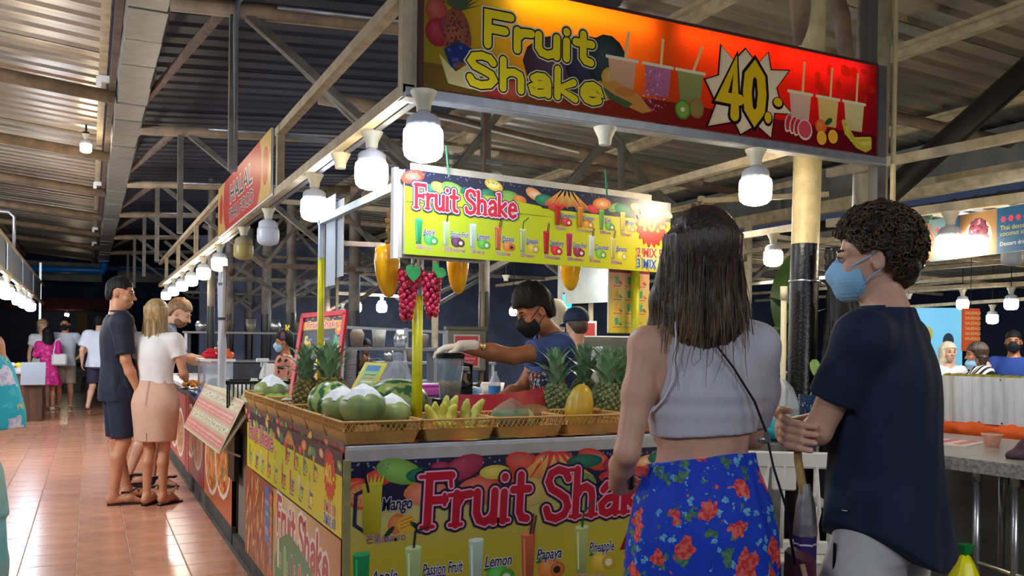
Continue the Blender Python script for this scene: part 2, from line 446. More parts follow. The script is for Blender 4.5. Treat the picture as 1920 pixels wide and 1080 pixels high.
    def half(s, p, n, k=0):
        """keep the side that the normal points away from"""
        p = s.wp(p); n = np.array(n, float); n = n/np.linalg.norm(n)
        if s.frame is not None: n = s.frame[0] @ n
        d = (s.ax[0][:, None, None]-p[0])*n[0]+(s.ax[1][None, :, None]-p[1])*n[1]+(s.ax[2][None, None, :]-p[2])*n[2]
        s.mix(tuple(slice(0, x) for x in s.n), d.astype(np.float32), k, 'int'); return s
    def grid(s): return s.fr(s.ax[0][:, None, None], s.ax[1][None, :, None], s.ax[2][None, None, :])
    def noise(s, amp, freq, seed=0, st=(1, 1, 1), oct=3):
        X, Y, Z = s.ax[0][:, None, None]*st[0], s.ax[1][None, :, None]*st[1], s.ax[2][None, None, :]*st[2]
        r = np.random.default_rng(seed); o = 0
        for i in range(oct):
            for j in range(3):
                a = r.normal(size=3); a /= np.linalg.norm(a); f_ = freq*2**i*(.8+.4*r.random())
                o = o+np.sin((a[0]*f_)*X+(a[1]*f_)*Y+(a[2]*f_)*Z+r.random()*6.28)*(.6**i)
        s.d += (o*(amp/3)).astype(np.float32); return s
    def mesh(s, name, m=None, parent=None, adapt=0.0, smooth=True):
        b = 3*s.vox; g = vdb.FloatGrid(b); g.copyFromArray(np.clip(s.d, -b, b).astype(np.float32))
        g.transform = vdb.createLinearTransform(voxelSize=s.vox)
        p, t, q = g.convertToPolygons(0, adapt)
        p = p+s.lo
        me = bpy.data.meshes.new(name); nt_, nq = len(t), len(q)
        me.vertices.add(len(p)); me.vertices.foreach_set('co', p.astype(np.float32).ravel())
        me.loops.add(nt_*3+nq*4); me.polygons.add(nt_+nq)
        li = np.concatenate([t[:, ::-1].ravel(), q[:, ::-1].ravel()]).astype(np.int32)
        me.loops.foreach_set('vertex_index', li)
        me.polygons.foreach_set('loop_start', np.concatenate([np.arange(nt_)*3, nt_*3+np.arange(nq)*4]).astype(np.int32))
        me.polygons.foreach_set('loop_total', np.concatenate([np.full(nt_, 3), np.full(nq, 4)]).astype(np.int32))
        me.update(calc_edges=True); me.validate()
        if m: me.materials.append(m)
        if smooth: me.polygons.foreach_set('use_smooth', [True]*len(me.polygons))
        return link(name, me, parent)

# ------------------------------------------------------------------ shared materials
M_beige = mat('beige_paint', (176, 160, 128), .45, var=.22, vscale=9, bump=.15, bscale=60)
M_pipe = mat('dusty_pipe', (126, 106, 84), .6, var=.3, vscale=6, bump=.3, bscale=50)
M_steel = mat('brushed_steel', (170, 172, 175), .28, .9, var=.08, vscale=30)
M_alu = mat('aluminium_rail', (165, 170, 178), .35, .8, var=.1, vscale=20)
M_dark = mat('black_paint', (10, 11, 14), .28, var=.3, vscale=14, bump=.2, bscale=70)
M_white = mat('white_plastic', (225, 225, 222), .4)
M_cream = mat('cream_plastic', (214, 205, 176), .4)
M_black = mat('black_plastic', (12, 12, 13), .35)
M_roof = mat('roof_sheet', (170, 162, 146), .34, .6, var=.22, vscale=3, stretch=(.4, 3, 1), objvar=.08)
M_roofd = mat('dark_roof_sheet', (40, 44, 62), .55, .2, var=.25, vscale=3, stretch=(.4, 3, 1), objvar=.1)  # much darker, bluer base colour for the middle roof
M_conc = mat('concrete', (112, 112, 106), .8, var=.25, vscale=3, bump=.2)
M_navy = mat('night_wall', (30, 35, 56), .85, var=.2, vscale=2)
M_truss = mat('grey_truss_paint', (98, 93, 86), .6, var=.35, vscale=7, bump=.2)  # darker and greyer than the beige frame paint
M_brown = mat('dusty_brown', (98, 80, 68), .7, var=.3, vscale=8)
M_rope = mat('rope', (168, 138, 92), .9, bump=.6, bscale=120)
M_wire = mat('black_cable', (14, 14, 15), .5)

# ------------------------------------------------------------------ floor of the aisle and of the market
fl = MB(); fl.box((2, 14, -.06), (30, 40, .1)); floor = tag(fl.build('floor', mat('floor_screed', (106, 100, 88), .6, var=.2, vscale=2, bump=.15, bscale=12)), kind='structure')
M_tile = mat('terracotta_tile', (200, 142, 112), .24, var=.14, vscale=5, bump=.05, bscale=16, objvar=.09, coat=.25, detail=5)
M_grout = mat('pale_grout', (186, 172, 160), .7)
g = MB(); g.box((-.36, 15, -.0075), (2.42, 26.2, .006)); g.build('grout_bed', M_grout, floor)
t = MB(); T_ = .297; t.box((0, 0, 0), (T_, T_, .008), bev=.0025); tile0 = t.build('tile', M_tile, floor)
t2 = MB(); t2.box((0, 0, 0), (.3015-.0012, T_, .008), bev=.002)
rest = MB(); first = True; n_t = 0
for j in range(86):
    y = 2.1+.3015*j
    for i in range(8):
        x = -1.41+.3015*i
        xx = x-.0035
        vis = 4.4 < y < 16.4 and -.9 < x < .9 and not (x < -.5 and y < 5.6)
        if vis and n_t < 280:
            o = tile0 if first else tile0.copy()
            if not first: C.objects.link(o)
            first = False; n_t += 1
            o.location = (xx, y, -.0035+random.uniform(-.0006, .0006)); o.rotation_euler = (random.uniform(-.0018, .0018), random.uniform(-.0018, .0018), 0)
        else: rest.box((xx, y, -.0035), (T_, T_, .008), bev=.0025)
tag(rest.build('far_tiles', M_tile, floor), kind='stuff')

# ------------------------------------------------------------------ roofs: ribbed sheets, rafters, purlins, box gutter
def sheet_mesh(name, length, m, rh=.035):
    b = MB(); prof = []
    for k in range(3):
        y0 = k*.25
        prof += [(y0, 0), (y0+.14, 0), (y0+.17, rh), (y0+.21, rh), (y0+.24, 0)]
    prof.append((.775, .0))
    vs = []; n = len(prof)
    for x in (0, length): vs += [(x, y, z) for y, z in prof]
    for x in (0, length): vs += [(x, y, z+.003) for y, z in prof]
    fs = [(i, n+i, n+i+1, i+1) for i in range(n-1)]+[(2*n+i, 2*n+i+1, 3*n+i+1, 3*n+i) for i in range(n-1)]
    b.add(vs, fs); return b.build(name, m)
def roof(name, x0, z0, x1, z1, ya, yb, m, rh=.035):
    L = math.hypot(x1-x0, z1-z0); R = tag(link(name, None), kind='structure')
    s0 = sheet_mesh('roof_sheet', L, m, rh); s0.parent = R; a = -math.atan2(z1-z0, x1-x0); k = 0; y = ya
    while y < yb:
        o = s0 if k == 0 else s0.copy()
        if k: C.objects.link(o)
        o.location = (x0, y, z0+(k % 2)*.005); o.rotation_euler = (0, a, 0); k += 1; y += .75
    return R
RA = roof('ceiling_left', -5.0, 4.04, .12, 3.60, 3, 27, M_roof)
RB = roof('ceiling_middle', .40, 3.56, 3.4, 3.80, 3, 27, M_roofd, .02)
RC_ = roof('ceiling_right', 3.25, 3.86, 10.0, 3.62, 0, 27, M_roof)
# left roof rafters and edge purlins
for i, y in enumerate((2.9, 5.55, 8.2, 10.85, 13.5, 16.2, 18.8, 21.5)):
    b = MB(); b.tube([(.18, y, 3.45), (-5, y, 3.90)], .058, 12)
    rf = b.build('rafter_pipe', M_pipe, RA, True)
    if i in (2, 4, 6, 7):
        c = MB(); c.box((.1, y-.25, 3.53), (.12, .05, .05)); c.box((.05, y-.25, 3.50), (.04, .04, .08)); c.build('bracket', M_white, rf)
b = MB(); b.bar((.08, 3, 3.585), (.08, 27, 3.585), .06, .05); b.build('edge_purlin', M_beige, RA)
b = MB(); b.bar((-1.6, 3, 3.69), (-1.6, 27, 3.69), .06, .04); b.bar((-3.4, 3, 3.85), (-3.4, 27, 3.85), .06, .04); b.build('purlin', M_beige, RA)
b = MB(); b.bar((.155, 3, 3.55), (.155, 27, 3.55), .05, .12); b.build('gap_strip', M_brown, RA)  # brown strip filling the gap between roof edge and gutter
# box gutter in segments
gut = tag(link('trim_gutter', None), kind='structure')
b = MB()
sec = [(-.125, .0), (.105, 0), (.15, .16), (.135, .16), (.095, .012), (-.118, .012), (-.13, .16), (-.14, .16)]
vs = [(x, yy, z) for yy in (0, .578) for x, z in sec]; n = 8
b.add(vs, [(i, (i+1) % n, n+(i+1) % n, n+i) for i in range(n)]+[tuple(range(n))[::-1], tuple(range(n, 2*n))])
M_gut = mat('galvanised', (150, 150, 142), .42, .55, var=.15, vscale=7, objvar=.12)
g0 = b.build('gutter_segment', M_gut, gut)
for k in range(36):
    o = g0 if k == 0 else g0.copy()
    if k: C.objects.link(o)
    o.location = (.32+random.uniform(-.004, .004), 3.4+.6*k, 3.4+random.uniform(-.003, .003)); o.rotation_euler = (random.uniform(-.014, .014), random.uniform(-.02, .02), random.uniform(-.012, .012))
# blue drain pipe at the gutter's end
p = thing('drain_pipe', 'bright blue plastic drain pipe under the end of the long box gutter', 'pipe', (.33, 24.9, 3.3))
b = MB(); b.tube([(.0, .1, .12), (0, .1, -.08), (-.08, .1, -.1), (-3.2, .1, -.16)], .085, 12)
b.build('pipe_run', mat('blue_pvc', (10, 110, 190), .35), p, True)
b = MB(); b.tube([(.02, .1, -.02), (5.2, .1, -.16)], .045, 10); b.build('side_run', mat('blue_pvc_dark', (10, 70, 110), .4), p, True)
b = MB(); b.tube([(-.1, .1, -.1), (.03, .1, -.1)], .1, 12); b.tube([(0, .1, 0), (0, .1, .1)], .1, 12); b.build('elbow', MATS['blue_pvc'], p, True)

# rafters, posts and braces of the middle roof
for i, y in enumerate((5.6, 9.08, 12.3, 15.3, 18.7, 22.0)):
    R = tag(link('roof_truss', None), kind='structure'); R.location = (.42, y, 3.4)
    b = MB(); b.tube([(0, 0, 0), (3.0, 0, .2)], .05, 10); b.build('rafter', M_pipe, R, True)
    b = MB(); b.tube([(.62, -.07, .06), (1.0, -.07, .085), (1.9, -.07, .145), (2.6, -.07, .19)], .018, 6); b.build('conduit', M_alu, R, True)
    b = MB(); b.box((.37, 0, -.49), (.052, .052, .98)); b.build('post', M_truss, R)
    b = MB(); b.bar((.45, 0, 0), (1.75, 0, -.98), .05, .06, up=(0, 1, 0)); b.build('brace', M_truss, R)
    b = MB(); b.bar((.3, 0, 0), (-.05, 3.0 if i < 5 else .5, .06), .04, .05); b.build('side_brace', M_brown, R)
    b = MB(); b.tube([(2.95, 0, .2), (8.5, 0, .02)], .055, 10); b.build('rafter', M_pipe, R, True)
    b = MB(); b.bar((2.6, 0, .15), (1.75, 0, -.98), .045, .05, up=(0, 1, 0)); b.build('brace', M_truss, R); b = MB(); b.bar((2.6, 0, .15), (3.6, 0, -.9), .045, .05, up=(0, 1, 0)); b.build('brace', M_truss, R)
    if i: b = MB(); b.bar((3.7, 0, -.95), (5.2, 0, .1), .07, .08, up=(0, 1, 0)); b.bar((1.75, 0, -.98), (3.6, 0, -.95), .05, .06, up=(0, 1, 0)); b.build('bottom_chord', M_brown, R)
# conduit elbow pipe in the near truss
b = MB(); b.tube([(.99, 5.52, 3.5), (.84, 5.52, 3.5), (.8, 5.52, 3.44), (.79, 5.52, 3.3), (.79, 5.52, 2.45)], .018, 8); tag(b.build('conduit_drop', M_alu, None, True), 'thin grey conduit bending down the first truss post', 'conduit')

# purlins of the right roof (run along the aisle) and wires
for i, (x, z) in enumerate(((3.75, 3.66), (5.6, 3.64), (7.5, 3.62))):
    R = tag(link('trim_purlin', None), kind='structure')
    b = MB(); b.bar((x, .5, z), (x, 24, z), .07, .09); b.bar((x-.06, .5, z+.03), (x-.06, 24, z+.03), .04, .03); b.build('purlin', M_beige, R)
for i, (a, c_) in enumerate((((2.6, 4.1, 3.45), (5.4, 2.2, 3.6)), ((2.7, 4.2, 3.42), (5.6, 2.3, 3.55)), ((2.8, 4.1, 3.35), (5.6, 2.1, 3.5)))):
    b = MB(); b.tube([a, ((a[0]+c_[0])/2, (a[1]+c_[1])/2, (a[2]+c_[2])/2-.03), c_], .007, 5)
    tag(b.build('overhead_cable', M_wire), 'thin black cable strung under the bright roof sheets above the big sign', 'cable', 'overhead cables')

# right side: lower roof eaves of the neighbouring hall
R = tag(link('trim_eaves', None), kind='structure')
b = MB(); b.bar((8.3, 1.5, 3.35), (8.3, 13, 3.35), .05, .55); b.build('eaves_board', M_conc, R)
b = MB(); b.bar((7.6, 1.5, 2.98), (7.6, 13, 2.98), .12, .14); b.build('beam', M_beige, R)
b = MB(); b.bar((7.9, 1.5, 2.82), (7.9, 13, 2.82), .1, .12); b.build('dark_beam', M_dark, R)
for y in (3.2, 4.6, 6.5, 8.5): b = MB(); b.box((8.0, y, 3.25), (.06, .06, .5)); b.build('hanger', M_conc, R)
roof('ceiling_far_right', 7.9, 2.86, 15.5, 2.66, 1.5, 14, M_roof)
for i in range(5):
    R = tag(link('trim_far_rail', None), kind='structure')
    b = MB(); b.bar((7.0+1.6*i, 2.5, 2.50-.02*i), (7.0+1.6*i, 15, 2.50-.02*i), .05, .05); b.bar((7.0, 3.5+2*i, 2.62), (15, 3.5+2*i, 2.45), .05, .05); b.build('rail', M_beige, R)

# end walls
b = MB(); b.box((3, 30, 2.2), (30, .2, 4.4)); tag(b.build('wall_back', M_navy), kind='structure')
b = MB(); b.box((17, 14, 2.2), (.2, 32, 4.4)); tag(b.build('wall_right', M_navy), kind='structure')
b = MB(); b.box((-6, 14, 2.2), (.2, 32, 4.4)); tag(b.build('wall_left', M_navy), kind='structure')
b = MB(); b.box((-2.5, 26.6, 3.25), (5.6, .2, .5)); b.box((4.2, 26.6, 3.25), (7, .2, .42)); tag(b.build('trim_end_beam', M_conc), kind='structure')
b = MB(); b.box((-.6, 29.3, 2.45), (3.2, 1.1, .35)); tag(b.build('awning', mat('dark_red_awning', (70, 18, 22), .8)), 'dark red awning of the closed shop beyond the aisle end', 'awning')
b = MB(); b.box((-.2, 28.8, 1.1), (.28, .3, 2.2)); tag(b.build('door_post', mat('ochre_post', (120, 86, 40), .8)), 'ochre post of the dark shopfront at the aisle end', 'post')

# ------------------------------------------------------------------ columns
def column(x, y, r, z1, zb, label, m=None, lean=0, ztop=3.7):
    c_ = thing('support_column', label, 'column', (x, y, 0), kind='structure')
    b = MB(); b.lathe([(r*1.015, 0), (r*1.015, zb)], 20, cap=True); b.build('painted_base', M_dark, c_, True, .6)
    b = MB(); b.lathe([(r, zb), (r, z1)], 20); b.build('shaft', m or M_beige, c_, True, .6)
    return c_
M_yel = mat('pale_column', (196, 180, 134), .42, var=.15, vscale=12, bump=.25, bscale=60)
col1 = column(3.33, 3.40, .072, 3.75, 1.90, 'round column with cream top and glossy black base behind the woman in floral shorts', M_yel)
b = MB(); b.lathe([(.079, 1.70), (.081, 1.705), (.079, 1.71)], 20, cap=False); b.tube([(0, -.08, 1.705), (.05, -.085, 1.69), (.09, -.03, 1.71)], .004, 5); b.build('wire_tie', M_steel, col1, True)
col1.rotation_euler = (0, .022, 0)
col2 = column(4.20, 3.76, .10, 3.75, .3, 'thick grey steel column rising behind the curly-haired man', mat('grey_column', (150, 142, 118), .45, .2, var=.2, vscale=8, bump=.15)); col2.rotation_euler = (0, .02, 0)
for k, (p0, p1, r) in enumerate((((3.36, 3.42, 2.95), (3.02, 3.3, 3.85), .06), ((4.06, 3.75, 2.9), (3.9, 3.85, 3.8), .05))):
    b = MB(); mid = [(p0[i]+p1[i])/2 + (.06 if i == 0 else 0) for i in range(3)]
    b.tube([p0, mid, p1], [r*.8, r, r], 12); tag(b.build('trim_strut', M_pipe, None, True), kind='structure')
b = MB(); b.tube([(4.25, 3.9, 2.12), (5.75, 3.35, 3.55)], .07, 12); b.tube([(4.33, 3.85, 2.12), (5.8, 3.3, 3.50)], .012, 6)
tag(b.build('trim_diagonal_strut', mat('black_strut', (44, 42, 40), .55, .1, var=.2), None, True), kind='structure')
b = MB(); b.box((9.4, 17.6, 1.7), (15, .15, 3.4)); tag(b.build('wall_partition', mat('partition', (74, 82, 104), .8, var=.3, vscale=1.5)), kind='structure')
DC = [(2.18, 15.6, .075), (2.82, 17.5, .07), (2.75, 15.3, .085), (2.92, 14.1, .08), (3.93, 15.9, .08), (3.57, 12.7, .085), (3.28, 7.3, .05), (1.5, 12.5, .05)]
for x, y, r in DC:
    c_ = column(x, y, r, 3.6, 1.85, 'distant steel column painted black below, one of the rows behind the stalls', mat('sooty_column', (106, 98, 90), .55, var=.3, vscale=6)); c_['group'] = 'far columns'
b = MB(); b.tube([(3.22, 7.2, 0), (3.22, 7.2, 3.6)], .014, 8); tag(b.build('white_conduit', M_white, None, True), 'thin white conduit running up the column behind the vendor', 'conduit')
for x, y in ((4.6, 12), (5.8, 10), (7.2, 8.2), (9.2, 9.5), (11, 11), (5.4, 15)):
    c_ = column(x, y, .05, 2.9, 1.2, 'thin far post among the stalls at the back of the hall', M_beige); c_['group'] = 'thin far posts'

# ------------------------------------------------------------------ canopy of the fruit stall with the sign box
CX, CY = 1.084, 3.142
cf = thing('canopy_frame', 'beige steel canopy frame along the aisle above the fruit and halal counters', 'frame', (CX, CY, 0))
def local(p): return (p[0]-CX, p[1]-CY, p[2])
for nm, z, y1 in (('lower_rail', 2.32, 16), ('upper_rail', 2.705, 16)):
    b = MB(); b.bar(local((CX, CY, z)), local((CX, y1, z)), .05, .05); b.build(nm, M_beige, cf)
b = MB(); b.bar(local((CX+.05, CY, 2.315)), local((CX+.05, 16, 2.315)), .03, .04); b.build('inner_rail', M_alu, cf)
for y in (CY-.0, 5.58, 8.25, 10.4, 12.6, 14.6):
    b = MB(); b.box(local((CX, y+.03, 2.51)), (.045, .05, .34)); b.build('upright', M_beige, cf)
b = MB(); b.bar(local((CX, 5.7, 2.7)), local((CX+1.6, 5.7, 2.68)), .03, .03); b.bar(local((CX+1.0, 5.7, 2.68)), local((CX+1.0, 5.7, 2.2)), .03, .03); b.build('cross_rail', M_alu, cf)
b = MB(); b.box((1.26, 0, 2.298), (2.56, .06, .022)); b.box((1.26, -.033, 2.308), (2.56, .006, .034)); b.build('front_channel', M_alu, cf)
b = MB(); b.box((2.56, .04, 1.36), (.06, .06, 2.9)); b.box((2.56, .1, 2.95), (.07, .05, .9)); b.build('end_post', mat('grey_frame', (96, 96, 96), .45, .3), cf)
b = MB(); b.tube([(2.63, 0, .9), (2.63, 0, 2.35), (2.64, 0, 3.4)], .013, 8); b.build('conduit', M_yel, cf, True)
b = MB(); b.box((.01, .03, 2.72), (.06, .06, .86)); b.build('corner_post', M_beige, cf)
b = MB(); b.bar(local((3.05, 3.2, 2.32)), local((3.05, 9.5, 2.32)), .04, .04); b.bar(local((1.1, 6.0, 2.32)), local((3.05, 6.0, 2.32)), .03, .03); b.build('rear_rail', M_beige, cf)

# big light-box sign
sb = thing('sign_box', 'long light-box sign with fruit shake lettering, price burst and cups', 'sign', (CX+.05, CY-.03, 2.33))
W, H = 2.42, .45
b = MB(); b.box((W/2, .075, H+.008), (W+.02, .15, .016)); b.box((W/2, .075, -.006), (W+.02, .15, .012)); b.box((-.008, .075, H/2), (.016, .15, H)); b.box((W+.008, .075, H/2), (.016, .15, H)); b.build('casing', mat('sign_casing', (70, 32, 34), .5), sb)
b = MB(); b.box((W/2, .15, H/2), (W, .008, H)); b.build('back_panel', M_white, sb)
for x0, x1 in ((.36, 1.06), (1.2, 1.72), (1.78, 2.34)):
    b = MB(); b.tube([(x0, .05, H-.035), (x1, .05, H-.035)], .014, 8); b.build('fluorescent_tube', mat('tube_glow', (255, 240, 215), emit=(255, 225, 170), es=16), sb, True)
b = MB(); b.box((1.13, .03, H/2), (.05, .02, H)); b.build('inner_strut', M_dark, sb)
A = Art(.00012)
ORG = (232, 140, 20); RED = (196, 22, 14); DRED = (150, 14, 22)
A.grad(0, 0, W, H, [(0, (178, 158, 44)), (.12, (205, 176, 40)), (.2, (238, 160, 18)), (.36, (230, 112, 16)), (.5, (205, 62, 12)), (.66, (212, 36, 10)), (.85, (192, 18, 16)), (1, (138, 12, 24))])
A.grad(0, 0, W, .1, [(0, (150, 120, 50)), (.3, (150, 60, 30)), (.6, (160, 26, 20)), (1, (120, 12, 22))])
R_ = random.Random(3)
for i in range(14):
    A.ell(1.9+R_.random()*.5, .26+R_.random()*.15, .012+.02*R_.random(), .012+.02*R_.random(), (228, 60, 20))
A.build('printed_film', (0, -.002, 0), (1, 0, 0), (0, 0, 1), print_mat('backlit_film', .14, .55, .7), sb)
A = Art(.00012)
# fruit pile behind the lettering
for (x, y, rx, ry, c_) in ((.62, .17, .2, .13, (60, 40, 44)), (.75, .2, .14, .12, (40, 34, 50)), (.82, .22, .1, .12, (30, 44, 40)), (.05, .3, .045, .05, (150, 60, 44)), (.055, .22, .05, .055, (138, 30, 40)), (.1, .25, .04, .04, (120, 40, 60)), (.3, .05, .08, .05, (150, 40, 36)), (.37, .04, .06, .04, (160, 60, 30)), (.86, .16, .07, .05, (196, 150, 60)), (.8, .1, .08, .04, (180, 130, 50)), (.5, .06, .1, .04, (120, 90, 40))):
    A.ell(x, y, rx, ry, c_, hi=tuple(min(255, q+34) for q in c_))
A.ell(.135, .215, .06, .115, (126, 66, 44), rot=.08, hi=(150, 90, 60))
for i in range(60):
    a = R_.random()*6.28; q = R_.random()**.5; A.ell(.135+.052*q*math.cos(a), .215+.1*q*math.sin(a), .005, .006, (92, 46, 34), n=6)
for i in range(16):
    a = PI/2+(i-7.5)*.17; L_ = .12+.03*R_.random(); c_ = (.14, .32)
    A.poly([(c_[0]-.012, c_[1]), (c_[0]+.012, c_[1]), (c_[0]+L_*.8*math.cos(a), min(H-.002, c_[1]+L_*math.sin(a)))], (70, 78, 50))
A.poly([(.08, .16), (.14, .2), (.22, .17), (.2, .12), (.14, .12), (.11, .09)], (36, 48, 96)); A.poly([(.06, .14), (.13, .08), (.2, .13), (.25, .1), (.2, .02), (.1, .03)], (196, 180, 120))
for i in range(14): A.ell(.1+.12*R_.random(), .1+.08*R_.random(), .008, .008, (70, 80, 130), n=7)
Lr = [(.19, (214, 204, 170)), (.10, (30, 24, 18)), (0, (232, 208, 30))]
def cupart(A, x, y, w_, h_, c_, straw=None, rim=(236, 220, 180), tilt=0):
    if straw: A.line([(x+w_*.1, y+h_), (x+w_*.1+tilt, y+h_+straw)], w_*.09, (240, 206, 130), False)
    A.poly([(x-w_*.36, y), (x+w_*.36, y), (x+w_*.46, y+h_), (x-w_*.46, y+h_)], [tuple(int(q*.88) for q in c_)]*2+[c_]*2)
    A.rect(x-w_*.54, y+h_*.94, w_*1.08, h_*.1, rim)
for (x, c_, st, tl) in ((.895, (226, 170, 130), .12, .015), (1.08, (190, 110, 140), .12, .01), (1.255, (150, 152, 84), .12, .05)):
    cupart(A, x, .115, .155, .135, c_, st, tilt=tl)
A.poly([(.79, .13), (.88, .06), (1.0, .03), (1.05, .045), (.98, .11), (.86, .15)], (204, 140, 60)); A.poly([(.79, .12), (.83, .07), (.92, .04), (.95, .065), (.86, .09)], (70, 90, 50)); A.ell(.91, .11, .05, .02, (196, 120, 56))
for i in range(70):
    a = R_.random()*6.28; q = R_.random()**.5; A.ell(1.07+.07*q*math.cos(a), .14+.095*q*math.sin(a), .006+.004*R_.random(), .003, R_.choice([(196, 120, 160), (214, 170, 196), (150, 80, 130), (170, 96, 150)]), rot=R_.random()*3, n=6)
for (x, y) in ((1.29, .09), (1.215, .075)):
    A.ell(x, y, .043, .045, (140, 110, 50) if x > 1.25 else (70, 130, 40)); A.ell(x, y, .034, .036, (150, 120, 66) if x > 1.25 else (130, 160, 60))
    if x < 1.25: A.ell(x, y, .012, .01, (226, 224, 180))
# burst
bp = [(1.62, .40), (1.685, .34), (1.74, .405), (1.80, .345), (1.855, .41), (1.87, .33), (1.965, .345), (1.9, .25), (1.915, .2), (1.985, .14), (1.89, .13), (1.875, .01), (1.8, .06), (1.72, .005), (1.69, .06), (1.56, .02), (1.6, .13), (1.545, .23), (1.61, .26)]
bp = [(1.59+(x-1.76)*1.17, y*.98) for x, y in bp]
def burst(A, pts, cx, cy, k, col):
    A.poly([(cx, cy)]+[(cx+(x-cx)*k, cy+(y-cy)*k) for x, y in pts], col, [(0, i+1, (i+1) % len(pts)+1) for i in range(len(pts))])
burst(A, bp, 1.59, .2, 1.05, (24, 12, 14)); burst(A, bp, 1.59, .2, 1.0, (226, 200, 160))
burst(A, bp, 1.59, .2, .93, (236, 214, 176))
A.glyphs('40', 1.43, .085, .235, [(.13, (28, 14, 20)), (0, (224, 186, 20))], wt=.22, sx=.86)
A.ell(1.705, .095, .03, .036, (28, 14, 20)); A.ell(1.705, .1, .021, .027, (224, 186, 20)); A.ell(1.765, .175, .036, .03, (28, 14, 20)); A.ell(1.765, .18, .027, .021, (224, 186, 20))
for (x, c_, f) in ((1.905, (232, 186, 160), 0), (2.085, (236, 196, 110), 1), (2.26, (222, 206, 140), 2)):
    cupart(A, x, .105, .15, .14, c_, .15, tilt=.01)
for i, x in enumerate((1.83, 1.86, 1.885)): A.ell(x, .09-i*.006, .022, .045, (224, 200, 170), rot=-.2); A.ell(x+.003, .093-i*.006, .018, .038, (190, 40, 50), rot=-.2)
A.ell(1.935, .07, .048, .05, (230, 200, 180)); A.ell(1.935, .073, .041, .042, (206, 70, 80))
A.ell(2.04, .1, .038, .035, (222, 96, 20), hi=(240, 130, 50))
for x, y in ((2.045, .045), (2.12, .06)): A.ell(x, y, .032, .034, (236, 190, 60)); A.ell(x, y, .025, .027, (240, 170, 40))
A.ell(2.09, .13, .028, .014, (40, 84, 30), rot=.6)
for i in range(5):
    q = [(2.19+.012*i, .14-.014*i), (2.21+.018*i, .09-.014*i), (2.26+.02*i, .06-.01*i), (2.37, .075-.01*i)]
    A.line(q, .026, [(206, 186, 60), (190, 170, 50), (214, 196, 76)][i % 3])
A.glyphs('Fruit', .265, .208, .122, Lr, wt=.27, sx=1.72, rot=0)
A.glyphs('Shake', .19, .045, .112, Lr, wt=.27, sx=1.78, rot=0)
A.build('printed_face', (0, -.0045, 0), (1, 0, 0), (0, 0, 1), print_mat('gloss_vinyl', .14), sb)

# halal sign on the aisle side (flat board)
hs = thing('halal_sign', 'red and yellow halal thai food sign board on the canopy along the aisle', 'sign', (CX-.035, 5.66, 2.31), rz=PI/2)
b = MB(); b.box((1.3, .0, .21), (2.55, .012, .44)); b.build('board', M_white, hs)
A = Art(); A.rect(0, 0, 2.54, .43, (186, 44, 38))
for x, sgn in ((0, 1), (2.54, -1)):
    A.poly([(x, 0), (x+sgn*.5, 0), (x+sgn*.38, .1), (x+sgn*.33, .22), (x+sgn*.36, .34), (x+sgn*.42, .43), (x, .43)], (206, 168, 84))
    A.ell(x+sgn*.2, .22, .115, .13, (186, 44, 38)); A.ell(x+sgn*.2, .22, .095, .105, (206, 90, 60)); A.ell(x+sgn*.2, .22, .08, .09, (186, 44, 38))
A.text('HALAL', 1.27, .2, .15, (52, 48, 62), out=(.04, (240, 232, 220)), off=.02, align='c', sx=1.75); A.text('THAI FOOD', 1.27, .05, .105, (52, 48, 62), out=(.03, (240, 232, 220)), off=.02, align='c', sx=1.55)
art = A.build('printed_face', (-0.0, 0, 0), (-1, 0, 0), (0, 0, 1), print_mat('vinyl', .3), hs)
art.location = (2.56, .008, 0)

# ------------------------------------------------------------------ lamps
M_cool = mat('cool_lamp', (255, 255, 255), emit=(225, 236, 255), es=80)
M_warm = mat('warm_lamp', (255, 255, 255), emit=(255, 236, 200), es=72)
M_offd = mat('unlit_diffuser', (198, 202, 210), .35); M_offy = mat('yellowed_diffuser', (168, 150, 92), .4)
M_sock = mat('lamp_socket', (206, 200, 176), .45); M_cap = mat('lamp_cap', (196, 200, 208), .4); M_capd = mat('aged_lamp_cap', (150, 140, 110), .5)
def lamp(kind, loc, label, k=1, group=None, cord=0):
    """hangs from loc: flanged holder, finned cap, round diffuser"""
    L = thing('hanging_lamp', label, 'lamp', loc, group=group)
    b = MB(); b.lathe([(.018, -.075*k), (.026*k, -.075*k), (.03*k, -.045*k), (.05*k, -.004*k), (.05*k, 0), (.01, 0)], 16); b.build('lamp_holder', M_sock, L, True, .7)
    if cord: b = MB(); b.tube([(0, 0, 0), (0, 0, cord)], .006, 5); b.build('cord', M_wire, L)
    if kind == 'socket': return L
    b = MB()
    b.lathe([(.014, -.07*k), (.02*k, -.075*k), (.024*k, -.082*k), (.048*k, -.092*k), (.062*k, -.106*k), (.066*k, -.14*k)], 24, cap=True, wob=lambda t, z: 1+.025*math.cos(12*t)); b.build('lamp_cap', M_capd if kind == 'offy' else M_cap, L, True, .8)
    b = MB(); b.lathe([(.062*k, -.138*k), (.072*k, -.145*k), (.075*k, -.16*k), (.075*k, -.215*k), (.07*k, -.24*k), (.055*k, -.254*k), (.03*k, -.262*k), (.001, -.264*k)], 24)
    b.build('diffuser', {'cool': M_cool, 'warm': M_warm, 'off': M_offd, 'offy': M_offy}[kind], L, True)
    return L
lamp('cool', (CX+.03, 3.05, 2.298), 'bright bluish-white lamp hanging at the corner under the big sign')
lamp('warm', (CX+.04, 3.74, 2.298), 'lit lamp second from the corner, third brightest above the hanging fruit mango', .98)
lamp('socket', (CX+.03, 4.24, 2.298), 'empty cream lamp holder between two lit lamps on the aisle rail')
lamp('cool', (CX+.04, 4.83, 2.298), 'bluish lit lamp beside the corner of the halal sign', 1)
